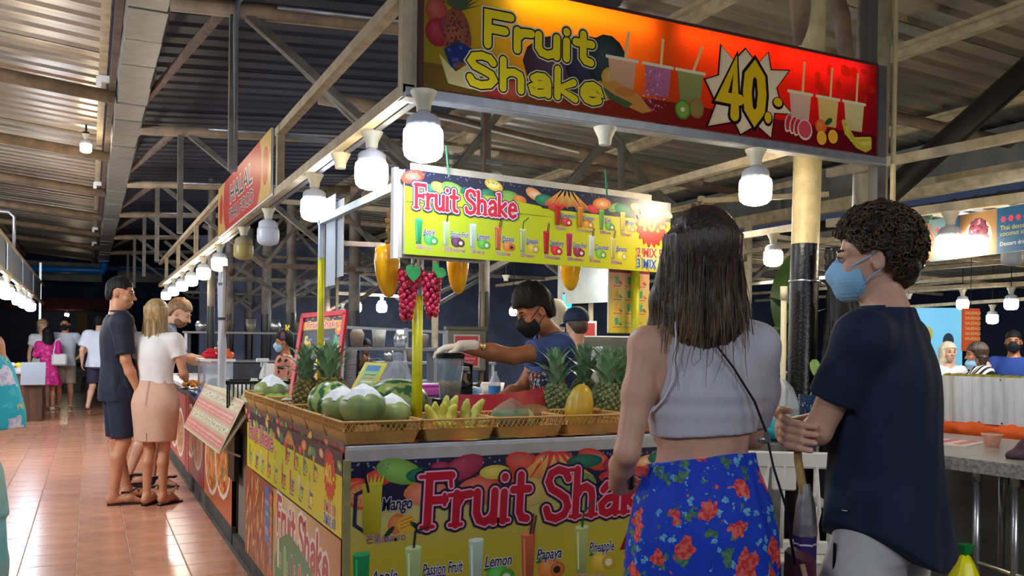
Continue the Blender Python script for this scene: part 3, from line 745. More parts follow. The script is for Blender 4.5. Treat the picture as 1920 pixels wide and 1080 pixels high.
lamp('off', (CX+.04, 6.22, 2.305), 'unlit white lamp with bluish cast under the halal sign', 1.02)
lamp('offy', (CX+.04, 7.3, 2.305), 'unlit yellowed lamp under the far end of the halal sign', 1.05)
lamp('warm', (CX+.04, 8.76, 2.305), 'first warm lit lamp beyond the halal sign')
lamp('warm', (CX+.04, 10.06, 2.305), 'second warm lit lamp beyond the halal sign')
for y in (11.3, 12.5, 13.8, 15.2): lamp('cool' if y in (13.8,) else 'warm', (CX+.04, y, 2.305), 'small lit lamp in the tight far run under the aisle canopy', group='far run of lamps on the aisle canopy')
lamp('socket', (1.969, CY, 2.287), 'empty cream lamp holder under the middle of the big sign')
lamp('warm', (2.80, CY, 2.285), 'warm lit lamp under the right part of the big sign')

# ------------------------------------------------------------------ poster artwork
VIN = print_mat('vinyl', .3); CARD = print_mat('card_print', .45)
FRC = [(200, 60, 40), (222, 120, 50), (30, 120, 84), (230, 190, 70), (150, 30, 60), (236, 150, 90), (110, 160, 60), (206, 40, 46)]
def fruit_strip(A, x, y, w, h, seed, n=None, dark=(30, 34, 62)):
    R_ = random.Random(seed); A.rect(x, y, w, h, dark)
    n = n or int(w/h*5)
    for i in range(n):
        fx = x+w*(i+.3+.4*R_.random())/n; fy = y+h*(.15+.75*R_.random()); r = h*(.22+.2*R_.random()); fy = min(max(fy, y+r*.7), y+h-r*.7)
        c_ = R_.choice(FRC); A.ell(fx, fy, r*1.5, r*.75, c_, rot=R_.uniform(-.4, .4), hi=tuple(min(255, q+40) for q in c_))
        if i % 3 == 0: A.ell(fx, fy, r*.95, r*.42, tuple(min(255, q+50) for q in c_)); A.ell(fx, fy, r*.3, r*.15, (240, 236, 200))
    for i in range(int(w/h*6)): A.ell(x+w*R_.random(), y+h*(.8+.15*R_.random()), h*.03, h*.03, (120, 130, 160), n=6)
    m_ = x+w*.56; hw = h*1.2
    for k in range(-2, 3): A.poly([(m_+k*h*.15, y+h*.95), (m_+k*h*.5-hw*.2, y+h*.3), (m_+k*h*.62, y+h*.1), (m_+k*h*.5+hw*.2, y+h*.3)], [(240, 196, 90), (226, 120, 60), (200, 60, 60), (230, 150, 70)])
DR = {'apple': ('Apple', (30, 160, 90), (60, 170, 90)), 'passion': ('Passion Fruit', (190, 220, 150), (90, 40, 80)), 'lemon': ('Lemon', (200, 226, 206), (80, 176, 60)),
      'papaya': ('Papaya', (216, 110, 70), (230, 120, 50)), 'pine': ('Pineapple', (196, 206, 130), (216, 176, 50)), 'straw': ('Strawberry', (200, 20, 30), (216, 30, 40)),
      'grape': ('Grape Fruit', (190, 30, 90), (150, 20, 70)), 'coco': ('Coconut', (232, 236, 226), (110, 180, 60)), 'banana': ('Banana', (226, 206, 110), (236, 206, 60)),
      'mix': ('Water melon', (206, 24, 30), (200, 40, 40)), 'orange': ('Orange', (236, 130, 30), (240, 140, 30)), 'kiwi': ('Kiwi', (90, 170, 70), (80, 150, 50)), 'mango': ('Mango', (236, 196, 50), (240, 170, 40))}
SUB = {'apple': '苹果/яблоко', 'passion': '百香果/маракуйя', 'lemon': '柠檬/лимон', 'papaya': '木瓜/папайя', 'pine': '菠萝/ананас', 'straw': '草莓/клубника', 'grape': '葡萄/грейпфрут', 'coco': '椰子/кокос', 'banana': '香蕉/банан', 'mix': '西瓜/арбуз', 'orange': '橙子/апельсин', 'kiwi': '猕猴桃/киви', 'mango': '芒果/манго'}
def drink(A, k, x, y, h, big=False, tcol=(28, 30, 90)):
    nm, c1, c2 = DR[k]; w_ = h*.34
    if k in ('mango',): A.line([(x-w_*.35, y+h*.8), (x-w_*.85, y+h*.7), (x-w_*.85, y+h*.35), (x-w_*.35, y+h*.25)], h*.06, (50, 50, 70) if big else c1, False)
    A.poly([(x-w_*.36, y), (x+w_*.36, y), (x+w_*.5, y+h), (x-w_*.5, y+h)], [tuple(int(q*.75) for q in c1)]*2+[c1]*2)
    A.ell(x, y+h, w_*.5, w_*.14, tuple(min(255, q+40) for q in c1))
    A.poly([(x-w_*.28, y+h*.1), (x-w_*.16, y+h*.1), (x-w_*.22, y+h*.9), (x-w_*.36, y+h*.9)], tuple(min(255, q+36) for q in c1))
    if k in ('passion', 'pine'): A.line([(x, y+h), (x+w_*.1, y+h*1.32), (x+w_*.9, y+h*(1.38 if k == 'passion' else 1.55))], h*.045, (30, 50, 40) if k == 'passion' else (30, 90, 60), False)
    elif k in ('papaya', 'banana', 'coco', 'straw'): A.line([(x+w_*.1, y+h), (x+w_*.3, y+h*1.4)], h*.04, (90, 40, 50)); A.line([(x+w_*.3, y+h), (x+w_*.5, y+h*1.36)], h*.04, (90, 40, 50))
    fx, fy = x+w_*1.45, y+h*.22
    A.ell(fx, fy, h*.27, h*.24, c2, hi=tuple(min(255, q+50) for q in c2)); A.ell(fx+h*.22, fy-h*.05, h*.18, h*.17, tuple(int(q*.85) for q in c2), hi=tuple(min(255, q+30) for q in c2))
    A.ell(fx+h*.2, fy-h*.05, h*.09, h*.08, (240, 236, 200) if k != 'papaya' else (50, 30, 30)); A.ell(fx-h*.2, fy+h*.2, h*.12, h*.05, (40, 120, 50), rot=.6)
    A.text(nm, x+w_*.55, y+h*.42, h*.24, tcol, shear=.25, off=.015, out=(.045, (240, 240, 246)), sx=.68 if len(nm) < 9 else .5)
    A.text(SUB[k], x-w_*.3, y-h*.2, h*.15, (170, 40, 90), off=.005, out=(.03, (246, 240, 244)), sx=.62)
RW = [(.16, (30, 24, 60)), (.065, (240, 170, 190)), (0, (190, 20, 48))]
RW2 = [(.20, (40, 40, 96)), (.10, (246, 220, 230)), (0, (214, 28, 52))]
def fruit_menu(A, w, h, prices=True, bg0=(176, 200, 30), bg1=(236, 214, 20)):
    """the wide yellow-green fruit shake menu: fruit strip, red title, two rows of drinks, price star"""
    A.grad(0, 0, w, h, [(0, bg0), (.5, (206, 212, 24)), (1, bg1)])
    fruit_strip(A, 0, h*.72, w, h*.28, 5, 22)
    A.poly([(w*.0, h*.62), (w*.5, h*.62), (w*.46, h*.74), (w*.3, h*.8), (w*.08, h*.77), (0, h*.8)], [bg0, (206, 212, 24), (206, 212, 24), bg0, bg0, bg0])
    A.glyphs('Fruit Shake', w*.035, h*.56, h*.27, RW2, wt=.17, serif=True, sx=w/h*.215)
    for i, k in enumerate(('apple', 'passion', 'lemon', 'papaya', 'pine', 'straw', 'grape', 'coco', 'banana')):
        drink(A, k, w*(.045+.088*i), h*.13, h*.29)
    for i, k in enumerate(('mix', 'orange', 'kiwi', 'mango')): drink(A, k, w*(.525+.088*i), h*.52, h*.26)
    A.star(w*.915, h*.66, h*.33, h*.27, 18, (226, 50, 30), sx=.9)
    A.text('40.-', w*.915, h*.57, h*.23, (250, 226, 60), off=.03, align='c')
    A.star(w*.92, h*.2, h*.2, h*.12, 9, (240, 226, 110), rot=.3, sx=1.3)
    A.text('2 MIX 50', w*.915, h*.2, h*.13, (214, 60, 40), off=.03, align='c', out=(.04, (250, 250, 220)), sx=.8)
    A.text('3 MIX 60', w*.915, h*.045, h*.13, (50, 90, 190), off=.03, align='c', out=(.04, (250, 250, 220)), sx=.8)

# ------------------------------------------------------------------ fruit stall counter
X0, Y0, ZT = .886, 3.236, .96
M_top = mat('counter_laminate', (186, 186, 188), .35, var=.12, vscale=10)
ct = thing('fruit_counter', 'L-shaped fruit shake counter wrapped in printed yellow banners', 'counter', (X0, Y0, 0))
b = MB(); b.box((.8, .33, .44), (1.56, .6, .88)); b.box((.33, 1.64, .44), (.62, 2.2, .88)); b.build('body', mat('counter_body', (120, 110, 96), .6), ct)
b = MB(); b.box((.81, .315, .935), (1.62, .63, .05), bev=.004); b.box((.315, 1.70, .933), (.63, 2.14, .05), bev=.004); b.build('worktop', M_top, ct)
A = Art(); fruit_strip(A, 0, 0, 1.60, .10, 12, 28); A.build('printed_cover', (0, .002, .961), (1, 0, 0), (0, 1, 0), VIN, ct)
A = Art(); A.rect(0, 0, 2.7, .08, (120, 80, 70)); fruit_strip(A, 0, 0, 2.7, .075, 13, 44, dark=(120, 84, 80)); A.build('edge_print', (-.002, 2.72, .885), (0, -1, 0), (0, 0, 1), VIN, ct)
# front banner
W, H = 1.6, .80
A = Art(); A.grad(0, 0, W, H, [(0, (178, 160, 40)), (.55, (200, 184, 56)), (.8, (206, 196, 130)), (1, (190, 190, 170))], True)
fruit_strip(A, 0, H-.16, W, .16, 9, 18, dark=(28, 26, 60))
R_ = random.Random(8)
for (x, y, rx, ry, c_) in ((.06, .67, .06, .055, (206, 84, 40)), (.33, .66, .09, .05, (214, 120, 90)), (.55, .655, .1, .06, (206, 96, 70)), (.78, .64, .1, .06, (196, 170, 90)), (.62, .73, .07, .03, (200, 180, 70)), (1.0, .66, .11, .05, (110, 140, 70)), (1.28, .68, .16, .04, (190, 50, 60)), (.3, .735, .065, .03, (16, 100, 70)), (1.05, .755, .09, .03, (20, 90, 70)), (1.48, .75, .1, .035, (20, 100, 80))):
    A.ell(x, min(y, H-ry), rx, ry, c_, hi=tuple(min(255, q+36) for q in c_))
A.ell(.06, .67, .05, .045, (226, 130, 80)); A.ell(.3, .735, .022, .01, (226, 230, 190))
for k in range(12):
    a = 2*PI*k/12; A.line([(.06, .67), (.06+.045*math.cos(a), .67+.04*math.sin(a))], .003, (240, 180, 130), False)
cx = .1; A.line([(cx-.03, .69), (cx-.065, .675), (cx-.07, .56), (cx-.03, .53)], .014, (36, 40, 70)); A.poly([(cx-.035, .52), (cx+.03, .52), (cx+.04, .72), (cx-.04, .715)], [(150, 140, 20), (180, 160, 20), (206, 196, 60), (190, 180, 40)])
for k in range(5): A.poly([(cx-.03+k*.014, .71), (cx-.015+k*.014, .71), (cx-.02+k*.017, .755-.01*(k % 2))], (206, 200, 60))
A.line([(.06, .79), (.085, .68)], .01, (30, 20, 50), False)
A.ell(.20, .55, .035, .042, (214, 110, 60), rot=-.5, hi=(236, 150, 90)); A.ell(.24, .545, .04, .036, (226, 170, 50), hi=(240, 196, 80)); A.ell(.28, .535, .03, .01, (24, 60, 50), rot=-.6); A.ell(.17, .52, .03, .01, (24, 60, 50), rot=.8)
for k in range(3): A.line([(.215, .53+.014*k), (.265, .545+.014*k)], .003, (170, 90, 30), False)
A.text('Mango', .135, .605, .052, (26, 28, 76), shear=.2, off=.02, out=(.05, (206, 200, 190)), sx=.66, rot=.02)
A.text('芒果/манго', .075, .485, .028, (120, 40, 90), off=.005, out=(.03, (220, 210, 200)), sx=.8)
A.glyphs('Fruit', .325, .528, .2, RW, wt=.165, serif=True, sx=.98, slope=.05); A.glyphs('Shake', .86, .520, .2, RW, wt=.165, serif=True, sx=1.0, slope=.05)
for i, k in enumerate(('apple', 'passion', 'lemon', 'papaya', 'pine')):
    hh = .2; x = (.06, .27, .54, .78, 1.04)[i]; drink(A, k, x, .245+.006*i, hh, True)
drink(A, 'straw', 1.42, .24, .16, True)
A.poly([(1.235, .35), (1.295, .47), (1.355, .36), (1.32, .36), (1.32, .1), (1.27, .1), (1.27, .35)], (150, 20, 36))
b = A.build('front_banner', (0, -.008, .10), (1, 0, 0), (0, 0, 1), VIN, ct)
b = MB(); b.box((.81, -.001, .92), (1.63, .012, .05)); b.build('edge_strip', mat('edge_strip', (176, 172, 168), .45, var=.1), ct)
b = MB(); b.box((0.002, -.004, .5), (.03, .014, .82), bev=.003); b.build('corner_strip', mat('edge_strip2', (150, 146, 96), .5, var=.2), ct)
# side banner
A = Art(); W, H = 2.2, .33; fruit_menu(A, W, H, bg0=(226, 206, 26), bg1=(236, 216, 24))
A.build('side_banner', (-.012, 2.21, .605), (0, -1, 0), (0, 0, 1), VIN, ct)
A = Art(); W = 1.35; A.rect(0, 0, W, .56, (196, 110, 60)); A.grad(0, 0, W, .56, [(0, (196, 150, 80)), (.3, (226, 206, 150)), (1, (200, 120, 60))])
A.glyphs('Fruit Shake', .12, .36, .17, [(.2, (240, 236, 226)), (0, (190, 40, 44))], wt=.2, sx=1.05, rot=-.03)
A.poly([(.08, 0), (.06, .2), (.18, .33), (.4, .40), (.75, .36), (1.1, .27), (1.3, .12), (1.34, 0)], (30, 130, 70))
for i in range(7):
    for j in range(2):
        c_ = [(226, 226, 196), (120, 190, 70), (100, 50, 90), (226, 60, 60), (230, 190, 70), (240, 226, 190), (236, 140, 50)][(i+3*j) % 7]
        x, y = .15+.165*i+.05*j, .2-.19*j-.006*i; A.line([(x, y-.0), (x, y+.1)], .052, (240, 240, 220)); A.line([(x, y), (x, y+.1)], .042, c_)
        A.text(['Lime', 'Kiwi', 'Grape', 'Melon', 'Mango', 'Coco', 'Orange'][(i+3*j) % 7], x+.07, y-.02, .035, (200, 40, 50), out=(.04, (250, 250, 240)), rot=PI/2, sx=.9)
A.ell(.05, .47, .05, .06, (236, 150, 40), hi=(246, 190, 90)); A.ell(1.3, .3, .06, .08, (220, 90, 40), hi=(240, 150, 90))
A.build('green_poster', (-.014, 1.36, .04), (0, -1, 0), (0, 0, 1), VIN, ct)
A = Art(); A.rect(0, 0, .9, .56, (150, 70, 40))
R_ = random.Random(21)
for i in range(90): A.ell(.05+.8*R_.random(), .06+.44*R_.random(), .02+.06*R_.random(), .006+.012*R_.random(), R_.choice([(206, 140, 70), (226, 176, 100), (180, 90, 40), (230, 200, 130), (190, 50, 30), (120, 60, 30)]), rot=R_.uniform(.8, 1.9))
A.rect(.66, .24, .12, .3, (30, 110, 180)); A.text('Noodles', .72, .44, .03, (240, 240, 240), align='c', sx=.8); A.text('fried', .72, .38, .03, (240, 240, 240), align='c'); A.text('฿20', .72, .28, .04, (240, 240, 240), align='c')
for i in range(9): A.ell(.84, .05+.055*i, .05, .04, R_.choice([(200, 60, 40), (120, 130, 60), (90, 100, 120)]), hi=(220, 130, 80))
A.build('noodle_poster', (-.013, 2.25, .04), (0, -1, 0), (0, 0, 1), VIN, ct)
b = MB(); b.box((0, 1.3, .02), (.03, 2.9, .12)); b.build('kick_base', mat('kick_base', (66, 64, 60), .7, var=.3), ct)

# ------------------------------------------------------------------ halal counter further down the aisle
hc = thing('food_counter', 'long counter of the halal stall with red and orange food posters', 'counter', (X0, 5.62, 0))
b = MB(); b.box((.34, 3.91, .44), (.64, 7.0, .86)); b.build('body', mat('counter_body2', (70, 56, 48), .6), hc)
b = MB(); b.box((.34, 3.91, .895), (.68, 7.0, .04), bev=.004); b.build('worktop', M_top, hc)
b = MB(); b.box((-.0, 3.91, .04), (.03, 7.0, .14)); b.build('kick_base', MATS['kick_base'], hc)
def foodposter(seed, L_, cols, bgc, extra=None):
    A = Art(); A.rect(0, 0, L_, .72, bgc); R_ = random.Random(seed)
    for k in range(2):
        px, py = L_*(.3+.4*k), .3+.12*R_.random(); A.ell(px, py, L_*.26, .26, (226, 216, 200)); A.ell(px, py, L_*.23, .225, cols[0])
        for i in range(70):
            a, q = R_.random()*6.28, R_.random()**.5; A.ell(px+L_*.2*q*math.cos(a), py+.2*q*math.sin(a), .02+.05*R_.random(), .008+.014*R_.random(), R_.choice(cols), rot=R_.random()*3, n=8)
    if extra: extra(A)
    return A
cs1 = [(206, 120, 50), (230, 170, 90), (176, 60, 30), (120, 140, 50), (240, 206, 140), (150, 80, 40)]
cs2 = [(196, 150, 110), (160, 60, 50), (226, 200, 160), (110, 120, 70), (90, 50, 60), (220, 90, 60)]
foodposter(1, 1.55, cs1, (186, 96, 48), lambda A: (A.rect(1.3, .52, .2, .18, (40, 100, 170)), A.text('SOUP', 1.4, .6, .05, (240, 240, 240), align='c'))).build('orange_poster', (-.012, 1.98, .1), (0, -1, 0), (0, 0, 1), VIN, hc)
foodposter(2, 1.5, cs2, (150, 26, 36), lambda A: (A.rect(0, 0, .3, .72, (170, 24, 34)), [A.text('HALAL FOOD', .2, .1, .08, (226, 160, 150), rot=PI/2)])).build('red_poster', (-.012, 3.52, .1), (0, -1, 0), (0, 0, 1), VIN, hc)
foodposter(3, 1.8, cs2, (170, 90, 84)).build('soup_poster', (-.012, 5.36, .1), (0, -1, 0), (0, 0, 1), VIN, hc)
foodposter(4, 1.8, cs1, (150, 30, 36)).build('far_poster', (-.012, 7.2, .1), (0, -1, 0), (0, 0, 1), VIN, hc)

# tilted menu board clipped to the counter edge
mb = thing('menu_board', 'tilted pinkish menu board leaning out over the halal counter edge', 'menu board', (0, 0, 0))
P0, P1, P2, P3 = Vector((.655, 7.03, .705)), Vector((.735, 5.65, .655)), Vector((.955, 5.55, 1.015)), Vector((.80, 6.97, 1.035))
b = MB(); nn = (P1-P0).cross(P3-P0).normalized()*.012
b.add([P0, P1, P2, P3, P0-nn, P1-nn, P2-nn, P3-nn], [(0, 1, 2, 3), (7, 6, 5, 4), (0, 4, 5, 1), (1, 5, 6, 2), (2, 6, 7, 3), (3, 7, 4, 0)]); b.build('board', mat('menu_edge', (200, 190, 150), .5), mb)
A = Art(); W, H = 1.36, .44; A.rect(0, 0, W, H, (196, 186, 140)); A.rect(.012, .012, W-.024, H-.024, (186, 140, 112)); R_ = random.Random(4)
for r in range(4):
    y = .03+.1*r
    A.rect(.03, y, W-.06, .08, (196, 100, 84) if r % 2 == 0 else (180, 168, 120))
    if r % 2 == 0:
        for i in range(7): A.text(['Fried rice 80', 'Pad thai 80', 'Tom yum 120', 'Green curry', 'Spring roll 60', 'Noodle soup', 'Papaya salad'][(i+r) % 7], .06+.18*i, y+.045, .022, (240, 226, 206)); A.text('with chicken / beef', .06+.18*i, y+.015, .014, (240, 226, 206))
    else:
        for i in range(16): A.ell(.08+.08*i, y+.04, .032, .03, (206, 206, 180)); [A.ell(.08+.08*i+R_.uniform(-.02, .02), y+.04+R_.uniform(-.015, .015), .012, .008, R_.choice([(180, 110, 60), (90, 120, 60), (190, 70, 50)]), rot=R_.random()*3, n=8) for _ in range(4)]
A.build('printed_menu', P0+(-nn*-.02), (P1-P0)/W, (P3-P0)/H, CARD, mb)
b = MB(); b.bar(P3+Vector((-.0, -.02, -.0)), P3+Vector((.14, 0, -.1)), .03); b.bar(P2, P2+Vector((.12, 0, -.09)), .03); b.tube([(.75, 5.75, .68), (.88, 5.75, .62)], .008, 6); b.build('bracket', M_cream, mb)
b = MB(); b.box((.86, 6.3, .74), (.04, .05, .16)); b.build('support', M_black, mb)
b = MB(); b.box((.865, 5.95, .6), (.03, .3, .3)); b.build('support', M_black, mb)

# ------------------------------------------------------------------ hanging boards
ORI = Vector((1.142, 3.338, 1.718)); UU = Vector((1.424, .150, .033)).normalized(); 
hb = thing('hanging_menu_board', 'hanging yellow-green fruit shake menu board with rows of drinks', 'sign', ORI, rz=math.atan2(UU.y, UU.x))
W, H = 1.436, .345
b = MB(); b.box((W/2, .006, H/2), (W, .01, H)); b.build('board', M_white, hb)
A = Art(); fruit_menu(A, W, H); A.build('printed_menu', (0, 0, 0), (1, 0, 0), (0, 0, 1), VIN, hb)
for x in (.2, 1.04):
    b = MB(); b.tube([(x, .0, H-.01), (x-.004, .004, H+.05), (x-.012, .004, H+.12)], .004, 6); b.build('green_tie', mat('green_tie', (20, 130, 90), .5), hb)
ob = thing('rear_board', 'white backing board just behind the hanging yellow menu', 'board', (1.115, 3.372, 1.705), rz=.105)
b = MB(); b.box((.21, .0, .18), (.42, .02, .36)); b.box((.72, .008, .36), (1.3, .012, .07)); b.build('panel', mat('grubby_board', (186, 178, 160), .5, var=.15), ob)
b = MB(); b.box((-.004, 0, .18), (.02, .03, .37)); b.build('white_edge', M_white, ob)
# yellow pole frame
M_yp = mat('yellow_tape', (196, 190, 16), .4, var=.15, vscale=30, bump=.3, bscale=60, stretch=(1, 1, .4))
M_lb = mat('pale_blue_tape', (170, 190, 210), .45, var=.2, vscale=20)
pf = thing('yellow_pole_frame', 'frame of slim poles wrapped in yellow tape standing on the fruit counter', 'pole', (0, 0, 0))
b = MB(); b.tube([(1.253, 3.47, .965), (1.250, 3.47, 1.56)], .0225, 12); b.build('yellow_pole', M_yp, pf, True)
b = MB(); b.lathe([(.0225, 0), (.012, .004)], 12, (1.25, 3.47, 1.56)); b.tube([(1.235, 3.49, 1.55), (1.235, 3.49, 2.02)], .008, 6); b.tube([(1.262, 3.475, 1.55), (1.262, 3.475, 2.02)], .016, 8); b.build('upper_post', M_alu, pf)
b = MB(); b.tube([(1.14, 4.72, .965), (1.14, 4.72, 1.82)], .018, 10); b.build('yellow_pole', M_yp, pf, True)
b = MB(); b.box((1.14, 4.72, 1.92), (.03, .03, .22)); b.build('blue_post', M_lb, pf)
b = MB(); b.bar((1.14, 4.75, 2.025), (1.14, 3.42, 2.005), .03, .035); b.build('tape_beam', M_lb, pf)
b = MB(); b.tube([(2.43, 3.58, .965), (2.43, 3.58, 1.75)], .0225, 10); b.build('yellow_pole', M_yp, pf, True)
for k, (y, z0, z1) in enumerate(((4.58, 1.66, 2.14), (4.46, 1.70, 2.10))):
    b = MB(); b.box((1.155+.012*k, y, (z0+z1)/2), (.004, .19, z1-z0)); tag(b.build('paper_sheet', mat('pale_paper', (200, 214, 228), .7)), ['front', 'rear'][k]+' one of two pale paper sheets taped to the blue-taped beam', 'paper')
# small price board on the right pole
sm = thing('small_menu_board', 'small yellow and pink drinks menu hanging behind the long-haired woman', 'sign', (2.30, 3.62, 1.42), rz=.05)
b = MB(); b.box((.125, .006, .165), (.25, .01, .33)); b.build('board', M_white, sm)
A = Art(); A.grad(0, 0, .25, .33, [(0, (226, 200, 50)), (.55, (226, 196, 110)), (1, (226, 160, 140))], True); A.rect(0, .3, .25, .03, (130, 40, 60))
R_ = random.Random(6)
for r in range(4):
    for i in range(3):
        if r == 0 and i: continue
        x, y = .05+.075*i, .04+.068*r; c_ = R_.choice([(60, 160, 130), (220, 70, 60), (230, 170, 50), (90, 180, 120)])
        A.poly([(x-.010, y), (x+.006, y), (x+.009, y+.036), (x-.013, y+.036)], c_); A.line([(x-.002, y+.036), (x+.006, y+.048)], .002, (60, 120, 90)); A.ell(x+.017, y+.008, .010, .009, R_.choice([(236, 150, 60), (120, 180, 80), (220, 80, 90)])); A.ell(x+.026, y+.002, .006, .004, (70, 110, 180)); A.rect(x-.022, y-.012, .046, .004, (216, 60, 60))
A.text('2 FRUIT MIX 50', .085, .045, .013, (30, 140, 150)); A.text('3 FRUIT MIX 60', .085, .022, .013, (30, 140, 150))
A.build('printed_menu', (0, 0, 0), (1, 0, 0), (0, 0, 1), CARD, sm)
# red-framed board leaning behind the pineapples
Q0, Q1, Q3 = Vector((1.04, 5.06, .97)), Vector((1.20, 4.65, .985)), Vector((1.155, 5.24, 1.515)); 
rb = thing('framed_menu_board', 'black fruit shake menu in a red frame leaning behind the pineapples', 'menu board', Q0)
U_, V_ = (Q1-Q0), (Q3-Q0); W, H = U_.length, V_.length; U_.normalize(); V_.normalize(); N_ = U_.cross(V_).normalized()
b = MB()
def fbar(a, c_, t=.03): b.bar(U_*a[0]+V_*a[1], U_*c_[0]+V_*c_[1], t, .02, up=N_)
fbar((0, .01), (W, .01)); fbar((0, H), (W, H)); fbar((.01, 0), (.01, H)); fbar((W-.01, 0), (W-.01, H)); b.build('frame', mat('red_frame', (196, 30, 44), .4), rb)
A = Art(); A.rect(0, 0, W, H, (30, 34, 40)); A.rect(0, H*.84, W, H*.16, (214, 160, 60)); fruit_strip(A, 0, H*.93, W, H*.06, 2, 10)
A.text('Fruit Shake', W*.5, H*.86, .045, (214, 60, 50), off=.02, out=(.05, (250, 226, 190)), align='c', sx=1.1)
for r in range(4):
    for i in range(3):
        x, y = .07+.145*i, .06+.11*r; k = ['mango', 'pine', 'apple', 'kiwi', 'orange', 'lemon', 'straw', 'banana', 'coco'][(r*3+i) % 9]; c_ = DR[k][1]
        A.rect(x-.012, y, .03, .065, c_); A.ell(x+.03, y+.012, .028, .02, DR[k][2]); A.text(DR[k][0], x-.0, y+.035, .018, (150, 190, 240), out=(.03, (30, 60, 130))); A.rect(x-.03, y-.014, .075, .012, (226, 226, 220))
A.rect(.02, .02, W-.04, .12, (226, 206, 120)); [A.ell(.06+.05*i, .07, .026, .03, FRC[i % 8], hi=(240, 220, 150)) for i in range(8)]
A.ell(W*.88, H*.82, .035, .03, (226, 120, 30)); A.text('40', W*.88, H*.81, .026, (250, 240, 80), align='c')
A.build('printed_menu', N_*-.002, U_, V_, CARD, rb)
# yellow card tilted between the cups and the melons
Q0, Q1, Q3 = Vector((1.14, 4.28, 1.03)), Vector((1.245, 4.22, 1.025)), Vector((1.335, 4.52, 1.255))
cd = thing('price_card', 'tilted yellow-green price card standing between cups and watermelons', 'card', Q0)
U_, V_ = (Q1-Q0), (Q3-Q0); W, H = U_.length, V_.length; U_.normalize(); V_.normalize()
b = MB(); n_ = U_.cross(V_).normalized()*-.004; b.add([(0, 0, 0), U_*W, U_*W+V_*H, V_*H, n_, U_*W+n_, U_*W+V_*H+n_, V_*H+n_], [(0, 1, 2, 3), (7, 6, 5, 4), (0, 4, 5, 1), (1, 5, 6, 2), (2, 6, 7, 3), (3, 7, 4, 0)]); b.build('card', mat('card_edge', (214, 206, 60), .5), cd)
A = Art(); A.rect(0, 0, W, H, (216, 204, 40)); A.rect(W*.16, H*.04, W*.68, H*.9, (160, 206, 130)); A.rect(W*.2, H*.8, W*.6, H*.13, (60, 130, 190))
for i in range(9): A.rect(W*.25, H*(.1+.075*i), W*.5, H*.03, [(240, 240, 210), (216, 120, 50), (90, 150, 90)][i % 3])
A.build('printed_face', (0, 0, 0), U_, V_, CARD, cd)

# ------------------------------------------------------------------ baskets
M_bask = mat('basket_plastic', (196, 146, 76), .5, var=.12, vscale=12, bump=.5, bscale=200)
M_lat = mat('basket_lattice', (206, 160, 92), .45, bump=.2, bscale=150)
def make_basket(label):
    K = thing('wicker_basket', label, 'basket', (0, 0, 0))
    w0, d0, w1, d1, h = .135, .15, .158, .170, .050
    b = MB(); V = []
    for (w_, d_, z) in ((w0, d0, 0), (w1-.006, d1-.006, h), (w1-.011, d1-.011, h), (w0-.005, d0-.005, .006)):
        V += [(-w_, -d_, z), (w_, -d_, z), (w_, d_, z), (-w_, d_, z)]
    F = [(3, 2, 1, 0), (12, 13, 14, 15)]
    for r in range(3): F += [(4*r+i, 4*r+(i+1) % 4, 4*r+4+(i+1) % 4, 4*r+4+i) for i in range(4)]
    b.add(V, F); b.build('tray', M_bask, K)
    b = MB()
    for (ax, L_, s_) in ((0, w1, -1), (0, w1, 1), (1, d1, -1), (1, d1, 1)):
        n_ = int(L_*2/.042); 
        for ph in (0, PI):
            pts = []
            for i in range(n_*2+1):
                t = -L_+2*L_*i/(n_*2); zz = h+.018+.018*math.cos(PI*i+ph); o_ = s_*((d1 if ax == 0 else w1)-.004+.004*math.sin(ph+.1))
                pts.append((t, o_, zz) if ax == 0 else (o_, t, zz))
            b.tube(pts, .0036, 4, caps=False)
    b.build('lattice', M_lat, K)
    b = MB(); c_ = []
    for k in range(4):
        sx, sy = ((-1, -1), (1, -1), (1, 1), (-1, 1))[k]
        for a in range(4):
            t = (PI+PI/2*k)+PI/2*a/3; c_.append((sx*(w1-.02)+.02*math.cos(t), sy*(d1-.02)+.02*math.sin(t), h+.037))
    b.tube(c_, .0055, 6, closed=True); b.build('rim', M_lat, K, True)
    return K
K0 = make_basket('corner basket holding the pale-topped green coconuts'); K0.location = (X0+.155, Y0+.172, .962)
K0.location = (1.035, 3.425, .962)
bl = ['basket on the side row holding the left watermelon, second from the corner', 'basket on the side row third from the corner, under the middle pineapple', 'basket on the side row fourth from the corner, near the pineapples', 'basket on the side row fifth from the corner, holding wrapped yellow fruit', 'basket on the side row holding green limes beside the lone coconut', 'basket at the far end of the side row beside the black crate']
for i, l in enumerate(bl): dup(K0, (1.035, 3.775+.335*i, .962), (.012*(-1)**i), l, 'baskets along the counter')
for i, l in enumerate(('basket on the front row holding the bananas', 'basket on the front row holding the cut brown and green fruit', 'basket on the front row under the upright yellow melon', 'rightmost basket of the front row, hidden behind the woman')): dup(K0, (1.362+.326*i, 3.425, .962), .01*(-1)**i, l, 'baskets along the counter')
K0['group'] = 'baskets along the counter'
b = MB()
# wicker mats seen inside the baskets

